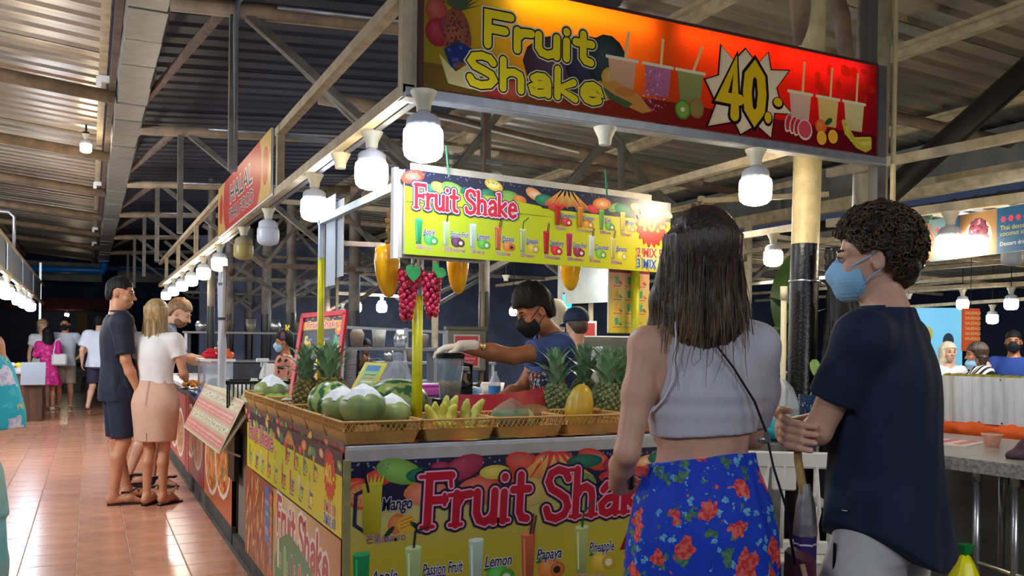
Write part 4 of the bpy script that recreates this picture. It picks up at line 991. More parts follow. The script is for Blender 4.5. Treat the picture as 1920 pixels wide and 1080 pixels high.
# ------------------------------------------------------------------ fruit
M_coc = mat('coconut_skin', (156, 170, 100), .42, col2=(96, 120, 74), vscale=7, stretch=(1, 1, .5))
M_cocw = mat('coconut_flesh', (226, 232, 236), .6, var=.06, vscale=30, bump=.3, bscale=50)
def coconut(loc, r, rz, label, seed=0, tilt=(0, 0)):
    K = thing('green_coconut', label, 'coconut', loc, rot=(tilt[0], tilt[1], rz), group='trimmed coconuts')
    b = MB(); b.lathe([(r*.35, 0), (r*.75, r*.12), (r*.97, r*.5), (r*1.02, r*.8), (r*.95, r*1.15), (r*.62, r*1.36), (r*.3, r*1.42)], 20, wob=lambda t, z: 1+.03*math.cos(3*t+seed)*min(1, z/r)); b.build('husk', M_coc, K, True)
    b = MB(); n_ = 6; prof = [(r*.99, r*1.12), (r*.52, r*1.56), (.002, r*1.80)]
    b.lathe(prof, n_, (0, 0, 0), cap=False, wob=lambda t, z: 1+.10*math.cos(2*t+seed)+(.05*math.sin(3*t+seed))); b.build('cut_top', M_cocw, K)
    return K
coconut((.985, 3.36, 1.03), .092, .3, 'large trimmed green coconut at the front corner with a broad white top', 0)
coconut((.945, 3.52, 1.03), .082, .9, 'trimmed green coconut half hidden behind the front corner one', 1)
coconut((1.135, 3.45, 1.005), .080, 1.5, 'trimmed green coconut to the right in the corner basket', 2)
coconut((1.00, 5.36, .975), .105, .2, 'trimmed coconut alone at the far end beside the black crate', 3)
# watermelons
def melon_mat(name, c1, c2, sc):
    m = mat(name, c1, .3); nt = m.node_tree; N = nt.nodes; L = nt.links
    t = N.new('ShaderNodeTexCoord'); mp = N.new('ShaderNodeMapping'); mp.inputs['Scale'].default_value = (1, 1, 1); w_ = N.new('ShaderNodeTexWave'); w_.wave_type = 'BANDS'; w_.bands_direction = 'Y'
    w_.inputs['Scale'].default_value = sc; w_.inputs['Distortion'].default_value = 5; w_.inputs['Detail'].default_value = 3; w_.inputs['Detail Scale'].default_value = 3
    r = N.new('ShaderNodeValToRGB'); r.color_ramp.elements[0].color = srgb(c1); r.color_ramp.elements[1].color = srgb(c2); r.color_ramp.elements[0].position = .3; r.color_ramp.elements[1].position = .6
    L.new(t.outputs['Object'], mp.inputs[0]); L.new(mp.outputs[0], w_.inputs['Vector']); L.new(w_.outputs[0], r.inputs[0]); L.new(r.outputs[0], N['Principled BSDF'].inputs['Base Color']); return m
M_wm = melon_mat('watermelon_skin', (54, 100, 66), (150, 176, 104), 7)
for loc, r, rz, l in (((1.00, 3.93, 1.085), (.13, .10, .095), .9, 'striped watermelon left of the coconuts'), ((1.34, 4.02, 1.075), (.165, .115, .11), -.1, 'striped watermelon behind the coconuts beside the pink-lidded tub')):
    K = thing('watermelon', l, 'watermelon', loc, rz); b = MB(); b.ball((0, 0, 0), r, 28); b.build('rind', M_wm, K, True)
    b = MB(); b.tube([(r[0]*.97, 0, 0), (r[0]*1.05, .005, .01)], .004, 6); b.build('stem', M_rope, K)
# pineapples
M_pin = mat('pineapple_scales', (150, 136, 70), .5, col2=(96, 92, 48), vscale=22)
M_ping = mat('green_pineapple_scales', (130, 140, 84), .5, col2=(70, 86, 56), vscale=22)
M_plf = mat('pineapple_leaf', (84, 126, 92), .4, col2=(146, 176, 136), vscale=6)
def leaf_mesh():
    b = MB(); n_ = 5; vs = []; fs = []
    for i in range(n_+1):
        t = i/n_; w_ = .017*(1-t)**.7*(1+.3*t); x = .02+.085*t*t*.9; z = .11*t-.035*t*t
        vs += [(x, -w_, z+.002), (x-.004, 0, z-.002), (x, w_, z+.002)]
    for i in range(n_):
        fs += [(3*i, 3*i+1, 3*i+4, 3*i+3), (3*i+1, 3*i+2, 3*i+5, 3*i+4)]
    b.add(vs, fs); return b
def pineapple(loc, rot, label, m, s=1, h=.17, r=.058):
    K = thing('pineapple', label, 'pineapple', loc, rot=rot, group='pineapples'); K.scale = (s, s, s)
    b = MB(); b.ball((0, 0, h/2), (r*.93, r*.93, h*.52), 18)
    n_ = 128; ga = 2.399963
    for i in range(n_):
        z = h*(.03+.94*(i+.5)/n_); q = math.sqrt(max(.02, 1-((z-h/2)/(h*.54))**2)); rr = r*q; a = i*ga
        M = Matrix.Rotation(a, 4, 'Z') @ Matrix.Rotation(PI/2-(z-h/2)/h*1.3, 4, 'Y')
        b.lathe([(.0105, -.003), (.009, .004), (.004, .006), (.001, .009)], 6, (rr*math.cos(a), rr*math.sin(a), z), cap=False, M=M)
    b.build('body', m, K)
    lf = None
    for i in range(30):
        lv = i/30; a = i*ga; o = pineapple.leaf.copy() if pineapple.leaf else leaf_mesh().build('leaf', M_plf, K, True)
        if pineapple.leaf: C.objects.link(o)
        else: pineapple.leaf = o
        o.parent = K; k = 1.25-.55*abs(lv-.45); o.location = (0, 0, h*.97+.05*lv); o.rotation_euler = (random.uniform(-.15, .15), -lv*.75+.25, a); o.scale = (k*(1.2-.9*lv), k, k*(1+.4*lv))
    return K
pineapple.leaf = None
pineapple((1.00, 4.40, .985), (.1, -.1, .3), 'leftmost pineapple on the side row, leaning left', M_pin, 1.15)
pineapple((1.075, 4.30, .985), (.0, .12, 1.2), 'middle pineapple on the side row with the most visible golden scales', M_pin, 1.18)
pineapple((1.17, 4.44, .985), (.0, .2, 2.2), 'right pineapple on the side row with tall green crown', M_pin, 1.15)
pineapple((2.085, 3.74, .972), (.03, -.08, .3), 'pineapple left of the yellow melon by the vendor', M_ping, 1.18)
pineapple((2.295, 3.63, .972), (.03, .02, 1.3), 'pineapple right of the yellow melon with blue-green crown', M_ping, 1.2, r=.06)
pineapple((2.29, 3.84, .985), (.0, -.03, 2.3), 'pineapple standing behind, between the melon and its right neighbour', M_ping, 1.2)
pineapple((2.48, 3.78, .972), (.0, .05, 3.3), 'rightmost pineapple half hidden by the woman', M_ping, 1.2)
# yellow melon
K = thing('yellow_melon', 'large upright yellow melon leaning among the right pineapples', 'melon', (2.03, 3.47, .972), rot=(0, .2, 0))
b = MB(); b.lathe([(.004, 0), (.035, .008), (.058, .04), (.066, .085), (.062, .13), (.046, .175), (.026, .2), (.004, .208)], 24); b.build('rind', mat('yellow_rind', (206, 160, 40), .38, col2=(150, 140, 50), vscale=6), K, True)
b = MB(); b.tube([(0, 0, .205), (.004, 0, .214)], .004, 6); b.build('stem', M_rope, K)
# bananas: two hands
M_ban = mat('banana_peel', (226, 210, 84), .4, col2=(190, 196, 80), vscale=8, objvar=.08); M_bant = mat('banana_tip', (80, 60, 34), .6); M_bang = mat('green_banana_peel', (176, 190, 90), .4, col2=(200, 196, 96), vscale=9, objvar=.1)
def banana_hand(loc, n_, spread, lean, label, m, up=.13, tips=False):
    K = thing('banana_bunch', label, 'bananas', loc, group='banana bunches')
    for i in range(n_):
        t = (i-(n_-1)/2); a = t*spread; pts = []
        for j in range(7):
            s_ = j/6; rr = .02+.03*math.sin(s_*PI)*1.1; pts.append((math.sin(a)*(.03+up*s_)+lean*s_, -.012*abs(t)+.03*math.sin(PI*s_), .012+up*math.cos(a)*s_))
        f = MB(); f.tube(pts, [.010, .0185, .0225, .0235, .0215, .016, .008], 8); o = f.build('banana', m, K, True)
        if tips: f = MB(); f.tube(pts[4:], [.0205, .0125, .0065], 8); f.build('dark_tip', mat('brown_tip', (116, 90, 40), .6), o, True)
    f = MB(); f.ball((0, 0, .01), (.03, .02, .014), 8); f.build('stem', m, K, True); return K
banana_hand((1.340, 3.38, .995), 4, .33, -.02, 'yellow banana bunch in the front basket beside the yellow pole', M_ban, .105)
banana_hand((1.405, 3.46, 1.0), 2, .30, .0, 'pair of greenish bananas standing behind the yellow bunch', M_bang, .12)
banana_hand((1.475, 3.42, .985), 2, .5, .025, 'pair of greenish bananas with brown tips leaning right', M_bang, .125, tips=True)
K = thing('banana_end', 'short green banana stub lying by the basket rim', 'banana', (1.50, 3.30, 1.03)); b = MB(); b.tube([(-.02, 0, 0), (0, 0, .004), (.025, 0, 0)], [.008, .013, .007], 8); b.build('peel', M_bang, K, True)
# brown and green cut fruit
K = thing('cut_coconut', 'brown-topped coconut with a green patch in the front basket', 'coconut', (1.675, 3.42, .972))
b = MB(); b.lathe([(.04, 0), (.08, .02), (.094, .06), (.09, .085), (.072, .105)], 20); b.build('husk', mat('mossy_husk', (92, 128, 92), .5, col2=(120, 90, 66), vscale=7), K, True)
b = MB(); b.lathe([(.083, .095), (.045, .125), (.002, .15)], 7, wob=lambda t, z: 1+.06*math.sin(3*t)); b.build('cut_top', mat('browned_flesh', (126, 86, 76), .6, var=.2), K)
b = MB(); b.ball((.05, -.035, .055), (.045, .05, .05), 12); b.build('green_lobe', mat('green_lobe', (150, 150, 80), .5), K, True)
K = thing('brown_fruit', 'dark round brown fruit behind the red tray end', 'fruit', (1.84, 3.52, 1.03)); b = MB(); b.ball((0, 0, 0), (.085, .07, .055), 16); b.build('rind', mat('brown_rind', (128, 88, 56), .5, var=.2), K, True); b = MB(); b.ball((.084, 0, 0), (.006, .006, .006), 6); b.build('stem', M_brown, K)
# wrapped fruit and limes on the far side row
K = thing('wrapped_fruit', 'yellow sliced fruit under crinkled plastic wrap on the side row', 'fruit pack', (1.05, 4.76, .985))
b = MB()
for i in range(7): b.ball((random.uniform(-.08, .08), random.uniform(-.1, .1), .02), (.05, .03, .03), 10)
b.build('slices', mat('mango_slices', (226, 190, 80), .5), K, True)
b = MB(); b.lathe([(.13, .02), (.12, .05), (.08, .07), (.02, .075)], 16, wob=lambda t, z: 1+.08*math.sin(5*t)+.04*math.sin(9*t)); b.build('plastic_wrap', mat('cling_wrap', (226, 230, 240), .15, alpha=.5), K)
for i, (x, y) in enumerate(((.96, 5.0), (1.03, 5.05), (.99, 5.1), (1.08, 4.98), (.95, 5.13), (1.06, 5.14))):
    K = thing('lime', 'bright green lime in the far basket on the side row', 'lime', (x, y, 1.03), group='limes in the far basket'); b = MB(); b.ball((0, 0, 0), (.035, .03, .03), 10); b.build('rind', mat('lime_rind', (130, 170, 50), .4), K, True)

# hanging plastic mangoes and grapes
M_mg = mat('orange_mango', (255, 204, 36), .25, col2=(252, 176, 20), vscale=3, coat=.3)
def hang_mango(loc, s, rz, label, rope=True, tilt=0):
    K = thing('hanging_mango', label, 'fake fruit', loc, rot=(0, tilt, rz), group='hanging plastic mangoes'); K.scale = (s, s, s)
    b = MB(); vs = [(.003, -.222), (.016, -.218), (.032, -.20), (.045, -.165), (.053, -.12), (.058, -.08), (.056, -.045), (.046, -.018), (.028, -.004), (.004, .0)]
    b.lathe(vs, 24, sx=1.0, sy=.85); mm = b.build('fruit', M_mg, K, True)
    for v in mm.data.vertices: v.co.x += .022*((v.co.z+.11)/.11)**2*(-1 if v.co.z > -.11 else 1)*.5
    if rope:
        pts = [(-.006, 0, -.004)]+[(.004*math.sin(i*1.1)+.001*i, .004*math.cos(i*1.1), .012*i) for i in range(14)]
        b = MB(); b.tube(pts, [.006+.003*(i % 2) for i in range(len(pts))], 7); b.tube([(p[0]+.006*math.sin(i*2), p[1]+.006*math.cos(i*2), p[2]) for i, p in enumerate(pts)], .004, 5)
        b.ball((.0, 0, .1), (.012, .012, .012), 8); b.ball((0, 0, .01), (.014, .012, .01), 8); b.build('braided_rope', M_rope, K, True)
    return K
hang_mango((1.125, 3.5, 1.772), 1.0, .4, 'orange hanging mango left of the grapes on a braided rope')
hang_mango((1.47, 3.56, 1.80), 1.0, .9, 'hanging mango half hidden behind the menu, right of the yellow pole')
hang_mango((2.08, 3.6, 1.84), 1.0, .2, 'hanging mango tip below the right half of the menu board', tilt=.1)
M_gr = mat('red_grape', (150, 34, 90), .18, objvar=.4, col2=(214, 44, 60), vscale=5, coat=.4)
K = thing('grape_cluster', 'pair of red plastic grape bunches with green leaves on the yellow pole', 'fake fruit', (1.24, 3.43, 1.63))
gb = MB(); gb.ball((0, 0, 0), (.0115, .0115, .0155), 10); g0 = gb.build('grape', M_gr, K, True); ng = 0
for (cx, cz, h_, w_) in ((-.048, 0, .20, .046), (.048, 0, .185, .046)):
    for i in range(62):
        t = ((i+.5)/62); z = -h_*t; rr = w_*(1-.62*t)*(.8+.25*random.random()); a = i*2.4
        o = g0 if ng == 0 else g0.copy()
        if ng: C.objects.link(o)
        ng += 1; o.location = (cx+rr*math.cos(a)+(-.012 if cx < 0 else .006)*t, rr*math.sin(a)*.8-.02, cz+z+.03); o.rotation_euler = (random.uniform(-.5, .5), random.uniform(-.6, .6), 0)
def heart(s, notch=.3):
    return [(s*x, s*y) for x, y in ((0, -1), (.5, -.62), (.85, -.1), (.8, .4), (.45, .62), (.12, .5), (0, notch), (-.12, .5), (-.45, .62), (-.8, .4), (-.85, -.1), (-.5, -.62))]
M_gl = mat('green_plastic_leaf', (40, 132, 70), .4, var=.2, vscale=20)
for (x, z, s_, ry, rx) in ((-.052, .02, .042, .2, 1.45), (.062, .03, .042, 1.2, 1.1)):
    b = MB(); b.prism(heart(s_), 0, .0015); o = b.build('leaf', M_gl, K); o.location = (x, -.075, z); o.rotation_euler = (rx, ry*.4, .2)
b = MB(); b.tube([(-.06, -.03, .05), (-.02, 0, .06), (-.01, .02, .1)], .002, 5); b.tube([(-.05, 0, .02), (0, .02, .05), (.05, 0, .02)], .002, 5); b.build('vine', M_gl, K)

# cups, bags, tub, jug, tray behind the fruit
M_clr = mat('clear_plastic', (206, 214, 226), .12, alpha=.42); M_cup = mat('cup_plastic', (206, 212, 226), .2, alpha=.55)
cb = MB(); cb.lathe([(.026, 0), (.036, .09), (.038, .092), (.036, .094), (.034, .09), (.025, .003)], 14, cap=True); cup0 = None
for i in range(17):
    l = 'clear plastic cup nested in the tall stack beside the pineapples'
    if cup0 is None: cup0 = cb.build('plastic_cup', M_cup, None, True); o = cup0
    else: o = cup0.copy(); C.objects.link(o)
    o.location = (1.34+.0006*i, 4.86, .96+.0165*i); tag(o, l, 'cup', 'nested plastic cups')
K = thing('storage_tub', 'translucent tub with a pink-purple lid behind the yellow pole', 'tub', (1.58, 4.42, .955), .0)
b = MB(); b.box((0, 0, .06), (.25, .2, .12), taper=1.06); b.build('tub', mat('frosted_plastic', (170, 172, 186), .4, alpha=.75), K)
b = MB(); b.box((0, 0, .145), (.30, .245, .05), bev=.012); b.box((0, 0, .178), (.24, .19, .014), bev=.005); b.build('lid', mat('pink_lid', (206, 96, 196), .35), K)
def bag(loc, s, label, col, seed, alpha=.35, green=False):
    K = thing('plastic_bag', label, 'bag', loc); r_ = random.Random(seed)
    b = MB(); b.lathe([(.03*s, 0), (.075*s, .015*s), (.085*s, .07*s), (.06*s, .13*s), (.02*s, .17*s), (.03*s, .2*s), (.012*s, .215*s)], 18, wob=lambda t, z: 1+.14*math.sin(3*t+seed+z*30)+.08*math.sin(7*t+seed)); b.build('film', mat('bag_film'+str(seed), col, .12, alpha=alpha), K)
    if green: f = MB(); f.ball((.03*s, -.02*s, .06*s), (.018, .018, .03), 8); f.build('green_top', mat('green_cap', (20, 130, 60), .4), K, True)
    return K
bag((1.66, 4.95, 1.06), 1.15, 'knotted clear plastic bag with a green-capped bottle on the tub side', (200, 208, 220), 2, .4, True)
bag((1.50, 5.1, .96), 1.1, 'clear plastic bag of snacks beside the cup stack', (190, 180, 170), 4, .45)
bag((1.40, 4.55, .96), .9, 'purple-tinted clear bag behind the watermelons', (160, 140, 190), 5, .4)
K = thing('juice_jar', 'amber jar behind the price card', 'jar', (1.48, 4.88, .96)); b = MB(); b.lathe([(.05, 0), (.055, .02), (.055, .12), (.04, .14)], 16); b.build('jar', mat('amber', (180, 110, 40), .3, var=.2), K, True); b = MB(); b.lathe([(.042, .14), (.042, .16)], 16); b.build('lid', mat('blue_lid', (20, 70, 170), .4), K)
K = thing('lemon', 'yellow lemon between the coconut tops and the price card', 'lemon', (1.13, 3.98, 1.135)); b = MB(); b.ball((0, 0, 0), (.022, .03, .022), 10); b.build('rind', mat('lemon_rind', (226, 190, 30), .4), K, True)
# blender jug
K = thing('blender', 'blender jug of pale juice under the gloved hand', 'blender', (1.56, 3.86, .962))
b = MB(); b.box((0, 0, .065), (.15, .16, .13), taper=.85, bev=0); b.build('base', M_black, K)
def sq(r, z, n_=20): return [(r*math.copysign(abs(math.cos(t))**.6, math.cos(t)), r*math.copysign(abs(math.sin(t))**.6, math.sin(t)), z) for t in [2*PI*i/n_ for i in range(n_)]]
def sqjug(secs, cap=True):
    b = MB(); n_ = 20; vs = []; 
    for r, z in secs: vs += sq(r, z)
    fs = [(k*n_+i, k*n_+(i+1) % n_, (k+1)*n_+(i+1) % n_, (k+1)*n_+i) for k in range(len(secs)-1) for i in range(n_)]+[tuple(range(n_))[::-1]]
    if cap: fs.append(tuple(range((len(secs)-1)*n_, len(secs)*n_)))
    b.add(vs, fs); return b
sqjug([(.045, .13), (.06, .325)]).build('jug', mat('jug_plastic', (150, 178, 196), .18, alpha=.38), K, True, .6) if False else sqjug([(.045, .13), (.062, .325)], False).build('jug', mat('jug_plastic', (140, 170, 190), .18, alpha=.5, var=.3, vscale=14), K, True)
sqjug([(.04, .135), (.047, .2), (.049, .215)]).build('juice', mat('juice', (196, 160, 80), .5, var=.35, vscale=9), K, True)
sqjug([(.060, .318), (.064, .345), (.055, .352)]).build('lid', M_black, K)
b = MB(); b.tube([(.058, 0, .3), (.11, 0, .29), (.11, 0, .2), (.055, 0, .18)], .011, 8); b.build('handle', M_black, K, True)
# red chopping tray
K = thing('red_tray', 'bowed dark red plastic tray standing behind the bananas', 'tray', (1.76, 3.70, 1.02))
b = MB(); n_ = 14; vs = []; fs = []
for th in (0, .006):
    for i in range(n_+1):
        s_ = i/n_*2-1; x = .235*s_; y = .05*s_*s_-.02+th; zt = .105+.012*s_*s_+.014*s_
        vs += [(x, y-.06, -.04), (x, y, zt)]
m_ = 2*(n_+1)
for i in range(n_): fs += [(2*i, 2*i+2, 2*i+3, 2*i+1), (m_+2*i, m_+2*i+1, m_+2*i+3, m_+2*i+2), (2*i+1, 2*i+3, m_+2*i+3, m_+2*i+1), (2*i, m_+2*i, m_+2*i+2, 2*i+2)]
fs += [(0, 1, m_+1, m_), (2*n_, m_+2*n_, m_+2*n_+1, 2*n_+1)]
b.add(vs, fs); b.build('sheet', mat('dark_red_plastic', (150, 20, 36), .4), K, True, .6)
b = MB(); b.bar((-.1, -.07, -.045), (.1, -.07, -.045), .05, .02); b.build('foot', MATS['dark_red_plastic'], K)

# ------------------------------------------------------------------ people
def skin_mat(name, c, c2=None): return mat(name, c, .48, col2=c2 or tuple(int(q*.9) for q in c), vscale=7, sss=.08, bump=.05, bscale=90, contrast=(.3, .7))
SK = {'fair': skin_mat('fair_skin', (222, 170, 142)), 'tan': skin_mat('tanned_skin', (204, 142, 106)), 'brown': skin_mat('brown_skin', (178, 116, 78)), 'dark': skin_mat('dark_skin', (120, 78, 56))}
M_eye = mat('eye_dark', (30, 22, 18), .2); M_eyew = mat('eye_white', (150, 138, 128), .35); M_lip = mat('lip', (176, 98, 86), .45)
def hairm(name, c, c2, st=(1, 1, .12), vs=70): return mat(name, c, .42, col2=c2, vscale=vs, stretch=st, bump=.7, bscale=130, contrast=(.3, .75), spec=.6)
M_hdark = hairm('black_hair', (10, 9, 9), (26, 21, 20)); M_hdark.node_tree.nodes['Principled BSDF'].inputs['Roughness'].default_value = .6; M_hdark.node_tree.nodes['Principled BSDF'].inputs['Specular IOR Level'].default_value = .3; M_hbrown = hairm('dark_brown_hair', (38, 26, 18), (84, 60, 42)); M_hblond = hairm('blond_hair', (120, 92, 58), (206, 172, 120)); M_hfair = hairm('light_brown_hair', (104, 72, 44), (170, 126, 84))

MALE = [(.80, .17, .115), (.90, .17, .12), (.98, .155, .11), (1.08, .145, .10), (1.2, .158, .108), (1.32, .172, .112), (1.41, .155, .088), (1.47, .075, .06)]
FEM = [(.80, .18, .12), (.90, .178, .125), (.98, .155, .108), (1.07, .122, .086), (1.18, .132, .095), (1.28, .15, .105), (1.37, .155, .088), (1.44, .10, .06), (1.47, .06, .05)]
def base_pose(fem=False):
    sx = .165 if fem else .19
    return dict(fem=fem, shL=(-sx, 0, 1.40), shR=(sx, 0, 1.40), elL=(-sx-.06, -.02, 1.11), elR=(sx+.06, -.02, 1.11), wrL=(-sx-.07, .06, .87), wrR=(sx+.07, .06, .87),
        hipL=(-.09, 0, .90), hipR=(.09, 0, .90), knL=(-.10, .02, .49), knR=(.10, .02, .49), anL=(-.10, -.02, .08), anR=(.10, -.02, .08), toeL=(-.12, .17, .02), toeR=(.12, .17, .02),
        head=(0, .02, 1.635), neck=(0, -.01, 1.47), hy=0, hp=0, hr=0, lean=[(0, 0, 0), (3, 0, 0)])
def tors(J, secs=None):
    out = []
    for (z, wx, wy) in (secs or (FEM if J['fem'] else MALE)):
        dx = np.interp(z, [q[0] for q in J['lean']], [q[1] for q in J['lean']]); dy = np.interp(z, [q[0] for q in J['lean']], [q[2] for q in J['lean']])
        out.append((z, dx, dy, wx, wy))
    return out
def hand(F, w, d, n, th, curl=.5, r=.0085, L=1.0):
    """palm from wrist w along d, palm facing n, thumb on side th"""
    d = np.array(d, float); d /= np.linalg.norm(d); n = np.array(n, float); n -= d*(n@d); n /= np.linalg.norm(n); s_ = np.cross(d, n)*th; w = np.array(w, float)
    R = np.stack([s_, d, n], 1).astype(np.float32)
    F.ell(w+d*.05*L, (.040*L, .052*L, .017), .012, R=R)
    for i, (o, l) in enumerate(((.028, .072), (.0095, .08), (-.009, .074), (-.027, .058))):
        p = w+d*(.085-.004*abs(i-1))*L+s_*o*L; a = curl*(.5+.12*i); pts = [w+d*.04*L+s_*o*.7*L, p]; rs = [r*1.1, r*1.1]
        for j, fr in enumerate((.45, .32, .23)):
            dd = d*math.cos(a)+n*math.sin(a); p = p+dd*l*fr*L; pts.append(p); rs.append(r*(1-.1*j)); a += curl
        F.chain(pts, rs, .004)
    t0 = w+d*.02*L+s_*.025*L; t1 = w+d*.055*L+s_*.058*L+n*.012; t2 = t1+(d*.8+s_*.15+n*curl*.6)*.03*L; t3 = t2+(d*.9+n*curl)*.024*L
    F.chain([t0, t1, t2, t3], [r*1.5, r*1.25, r*1.1, r*.9], .008)
def head_frame(J): return (rotm(J['hy'], J['hp'], J['hr']), np.array(J['head'], np.float32))
def skin_field(J, vox, lo, hi, hands=True, feet=True, legs=True, face=True):
    F = Field(lo, hi, vox); f = J['fem']; q = .88 if f else 1
    F.loft(tors(J), .03, pw=2.2, rnd=.03); am = J.get('am', 1)
    for s_ in 'LR':
        sh, el, wr = [np.array(J[k+s_], float) for k in ('sh', 'el', 'wr')]
        F.chain([sh*np.array([.75, 1, 1]), sh], [.06*q, .056*q], .04); F.chain([sh, sh*.55+el*.45, el], [.054*q*am, .047*q*am, .038*q*am], .025)
        m = el*.6+wr*.4; F.chain([el, m, wr], [.038*q*am, .040*q*am, .025*q*am], .015)
        if hands and J.get('hand'+s_) is not None:
            d, n, cu_ = J['hand'+s_]; hand(F, wr, d, n, (1 if s_ == 'R' else -1)*J.get('th'+s_, 1), cu_, L=q)
        if legs:
            h_, k_, a_, t_ = [np.array(J[k+s_], float) for k in ('hip', 'kn', 'an', 'toe')]
            F.chain([h_, h_*.5+k_*.5, k_], [.088, .074, .053*q], .03); cf_ = k_*.68+a_*.32+np.array([0, -.018, 0]); F.chain([k_, cf_, a_], [.050*q, .052*q, .032*q], .02)
            if feet:
                F.cone(a_, a_+(0, -.03, -.03), .034, .03, .02); F.chain([a_+(0, -.02, -.045), a_*.45+t_*.55+(0, 0, .005), t_], [.03, .034, .02], .02)
    hd = np.array(J['head'], float); nk = np.array(J['neck'], float)
    F.frame = head_frame(J); hb = F.wp((0, -.025, -.07)); F.frame = None
    F.chain([nk+(0, -.01, -.05), nk, hb], [.062*q, .056*q, .053*q], .03)
    F.frame = head_frame(J)
    F.ell((0, -.018, .035), (.076, .098, .088), .02); F.ell((0, .018, -.035), (.060, .072, .078), .03); F.ell((0, .055, -.085), (.028, .026, .024), .025)
    if face:
        for s_ in (-1, 1):
            F.ell((s_*.036, .062, -.03), (.024, .022, .022), .02); F.cone((s_*.012, .082, .021), (s_*.045, .068, .018), .010, .008, .015)
            F.ell((s_*.031, .094, .002), (.016, .012, .012), .012, op='sub')
            F.ell((s_*.079, -.012, -.008), (.007, .020, .031), .006, R=rotm(s_*.35, -.15, 0)); F.ell((s_*.084, -.006, -.008), (.005, .010, .016), .004, op='sub')
        F.cone((0, .086, .006), (0, .110, -.030), .0085, .0125, .01); F.ell((.011, .098, -.033), (.009, .010, .008), .006); F.ell((-.011, .098, -.033), (.009, .010, .008), .006)
        F.ell((0, .086, -.062), (.024, .012, .006), .008); F.ell((0, .085, -.071), (.020, .011, .006), .008)
    F.frame = None
    return F
def face_bits(J, par, brow=M_hdark, lips=True, eyes=True):
    R, c_ = head_frame(J); M = Matrix(R.tolist())
    W_ = lambda p: tuple(R @ np.array(p)+c_)
    if eyes:
        for s_ in (-1, 1):
            b = MB(); b.ball(W_((s_*.031, .0775, .002)), (.0108, .0108, .0108), 12); e = b.build('eye', M_eyew, par, True)
            b = MB(); b.ball(W_((s_*.031, .0835, .001)), (.0062, .006, .0062), 8); b.build('iris', M_eye, e, True)
            b = MB(); b.tube([W_((s_*.014, .088, .026)), W_((s_*.030, .090, .031)), W_((s_*.048, .076, .027))], [.003, .0042, .002], 6); b.build('eyebrow', brow, par, True)
            b = MB(); b.tube([W_((s_*.018, .089, .006)), W_((s_*.031, .0915, .011)), W_((s_*.045, .081, .006))], [.002, .003, .0015], 5); b.build('eyelid', brow, par, True)
    if lips: b = MB(); b.tube([W_((-.022, .083, -.066)), W_((0, .0965, -.064)), W_((.022, .083, -.066))], [.002, .0055, .002], 6, flat=1.2); b.build('lips', M_lip, par, True)
def mask_mesh(J, par, m, name='face_mask', loops=True, lower=0):
    F = Field(np.array(J['head'])-.17, np.array(J['head'])+.17, .0045); F.frame = head_frame(J)
    F.ell((0, .040, -.050+lower), (.066, .076, .062), .02); F.cone((0, .092, -.01+lower), (0, .104, -.038+lower), .016, .024, .02); F.ell((0, .068, -.088+lower), (.036, .034, .03), .02)
    G = Field(np.array(J['head'])-.17, np.array(J['head'])+.17, .0045); G.d = F.d.copy()
    X, Y, Z = F.grid(); keep = np.maximum(np.maximum((.030-Y)+.25*(Z+.04-lower), Z-(.002+lower)-.28*(Y-.07)), -(Z+.118-lower)-.1*(Y-.05)) 
    F.d = np.maximum(np.maximum(F.d, keep), -(G.d+.008)).astype(np.float32)
    pl = .0016*np.sin(Z*620); F.d = F.d+pl.astype(np.float32)*0.6
    F.mesh(name, m, par)
    if loops:
        R, c_ = head_frame(J); W_ = lambda p: tuple(R @ np.array(p)+c_)
        for s_ in (-1, 1):
            b = MB(); b.tube([W_((s_*.058, .06, -.022+lower)), W_((s_*.075, .02, -.002)), W_((s_*.083, -.014, .018))], .0022, 5); b.tube([W_((s_*.05, .045, -.092+lower)), W_((s_*.07, .012, -.055)), W_((s_*.082, -.018, -.035))], .0022, 5); b.build('ear_loop', m, par)
def hairline(y, line=.045, side=0, back=-.075): return np.interp(y, [-.10, -.065, -.035, -.01, .03, .05, .065, .10], [back, back, .0+side, .022+side, .02+side, .035, line, line+.012])
def cap_hair(J, par, m, t=.013, line=.045, side=.0, nz=.004, vox=.006, vol=(1, 1, 1), back=-.075, curls=0):
    h = np.array(J['head']); F = Field(h-.19, h+.19, vox); F.frame = head_frame(J)
    F.ell((0, -.020, .038), ((.077+t*.55)*vol[0], (.099+t*.8)*vol[1], (.090+t*1.5)*vol[2]), 0); F.ell((0, -.05, -.02), ((.064+t*.4), .064+t*.5, .07), .03)
    X, Y, Z = F.grid(); F.d = np.maximum(F.d, (hairline(Y, line, side, back)-Z).astype(np.float32)); F.frame = None
    F.noise(nz, 90, 3, (1, 1, .6)); o = F.mesh('hair', m, par)
    return o
def cloth_sleeve(F, sh, el, frac, r0, r1, k=.03, wr=None):
    sh = np.array(sh, float); el = np.array(el, float); e = sh+(el-sh)*min(frac, 1)
    F.chain([sh*np.array([.7, 1, 1])+(0, 0, .0), sh], [r0*1.05, r0], k)
    if frac <= 1: F.chain([sh, e], [r0, r1], k, cut=True)
    else:
        F.chain([sh, el], [r0, r1], k); w_ = np.array(wr, float); F.chain([el, el+(w_-el)*(frac-1)], [r1, r1*.85], k*.7, cut=True)
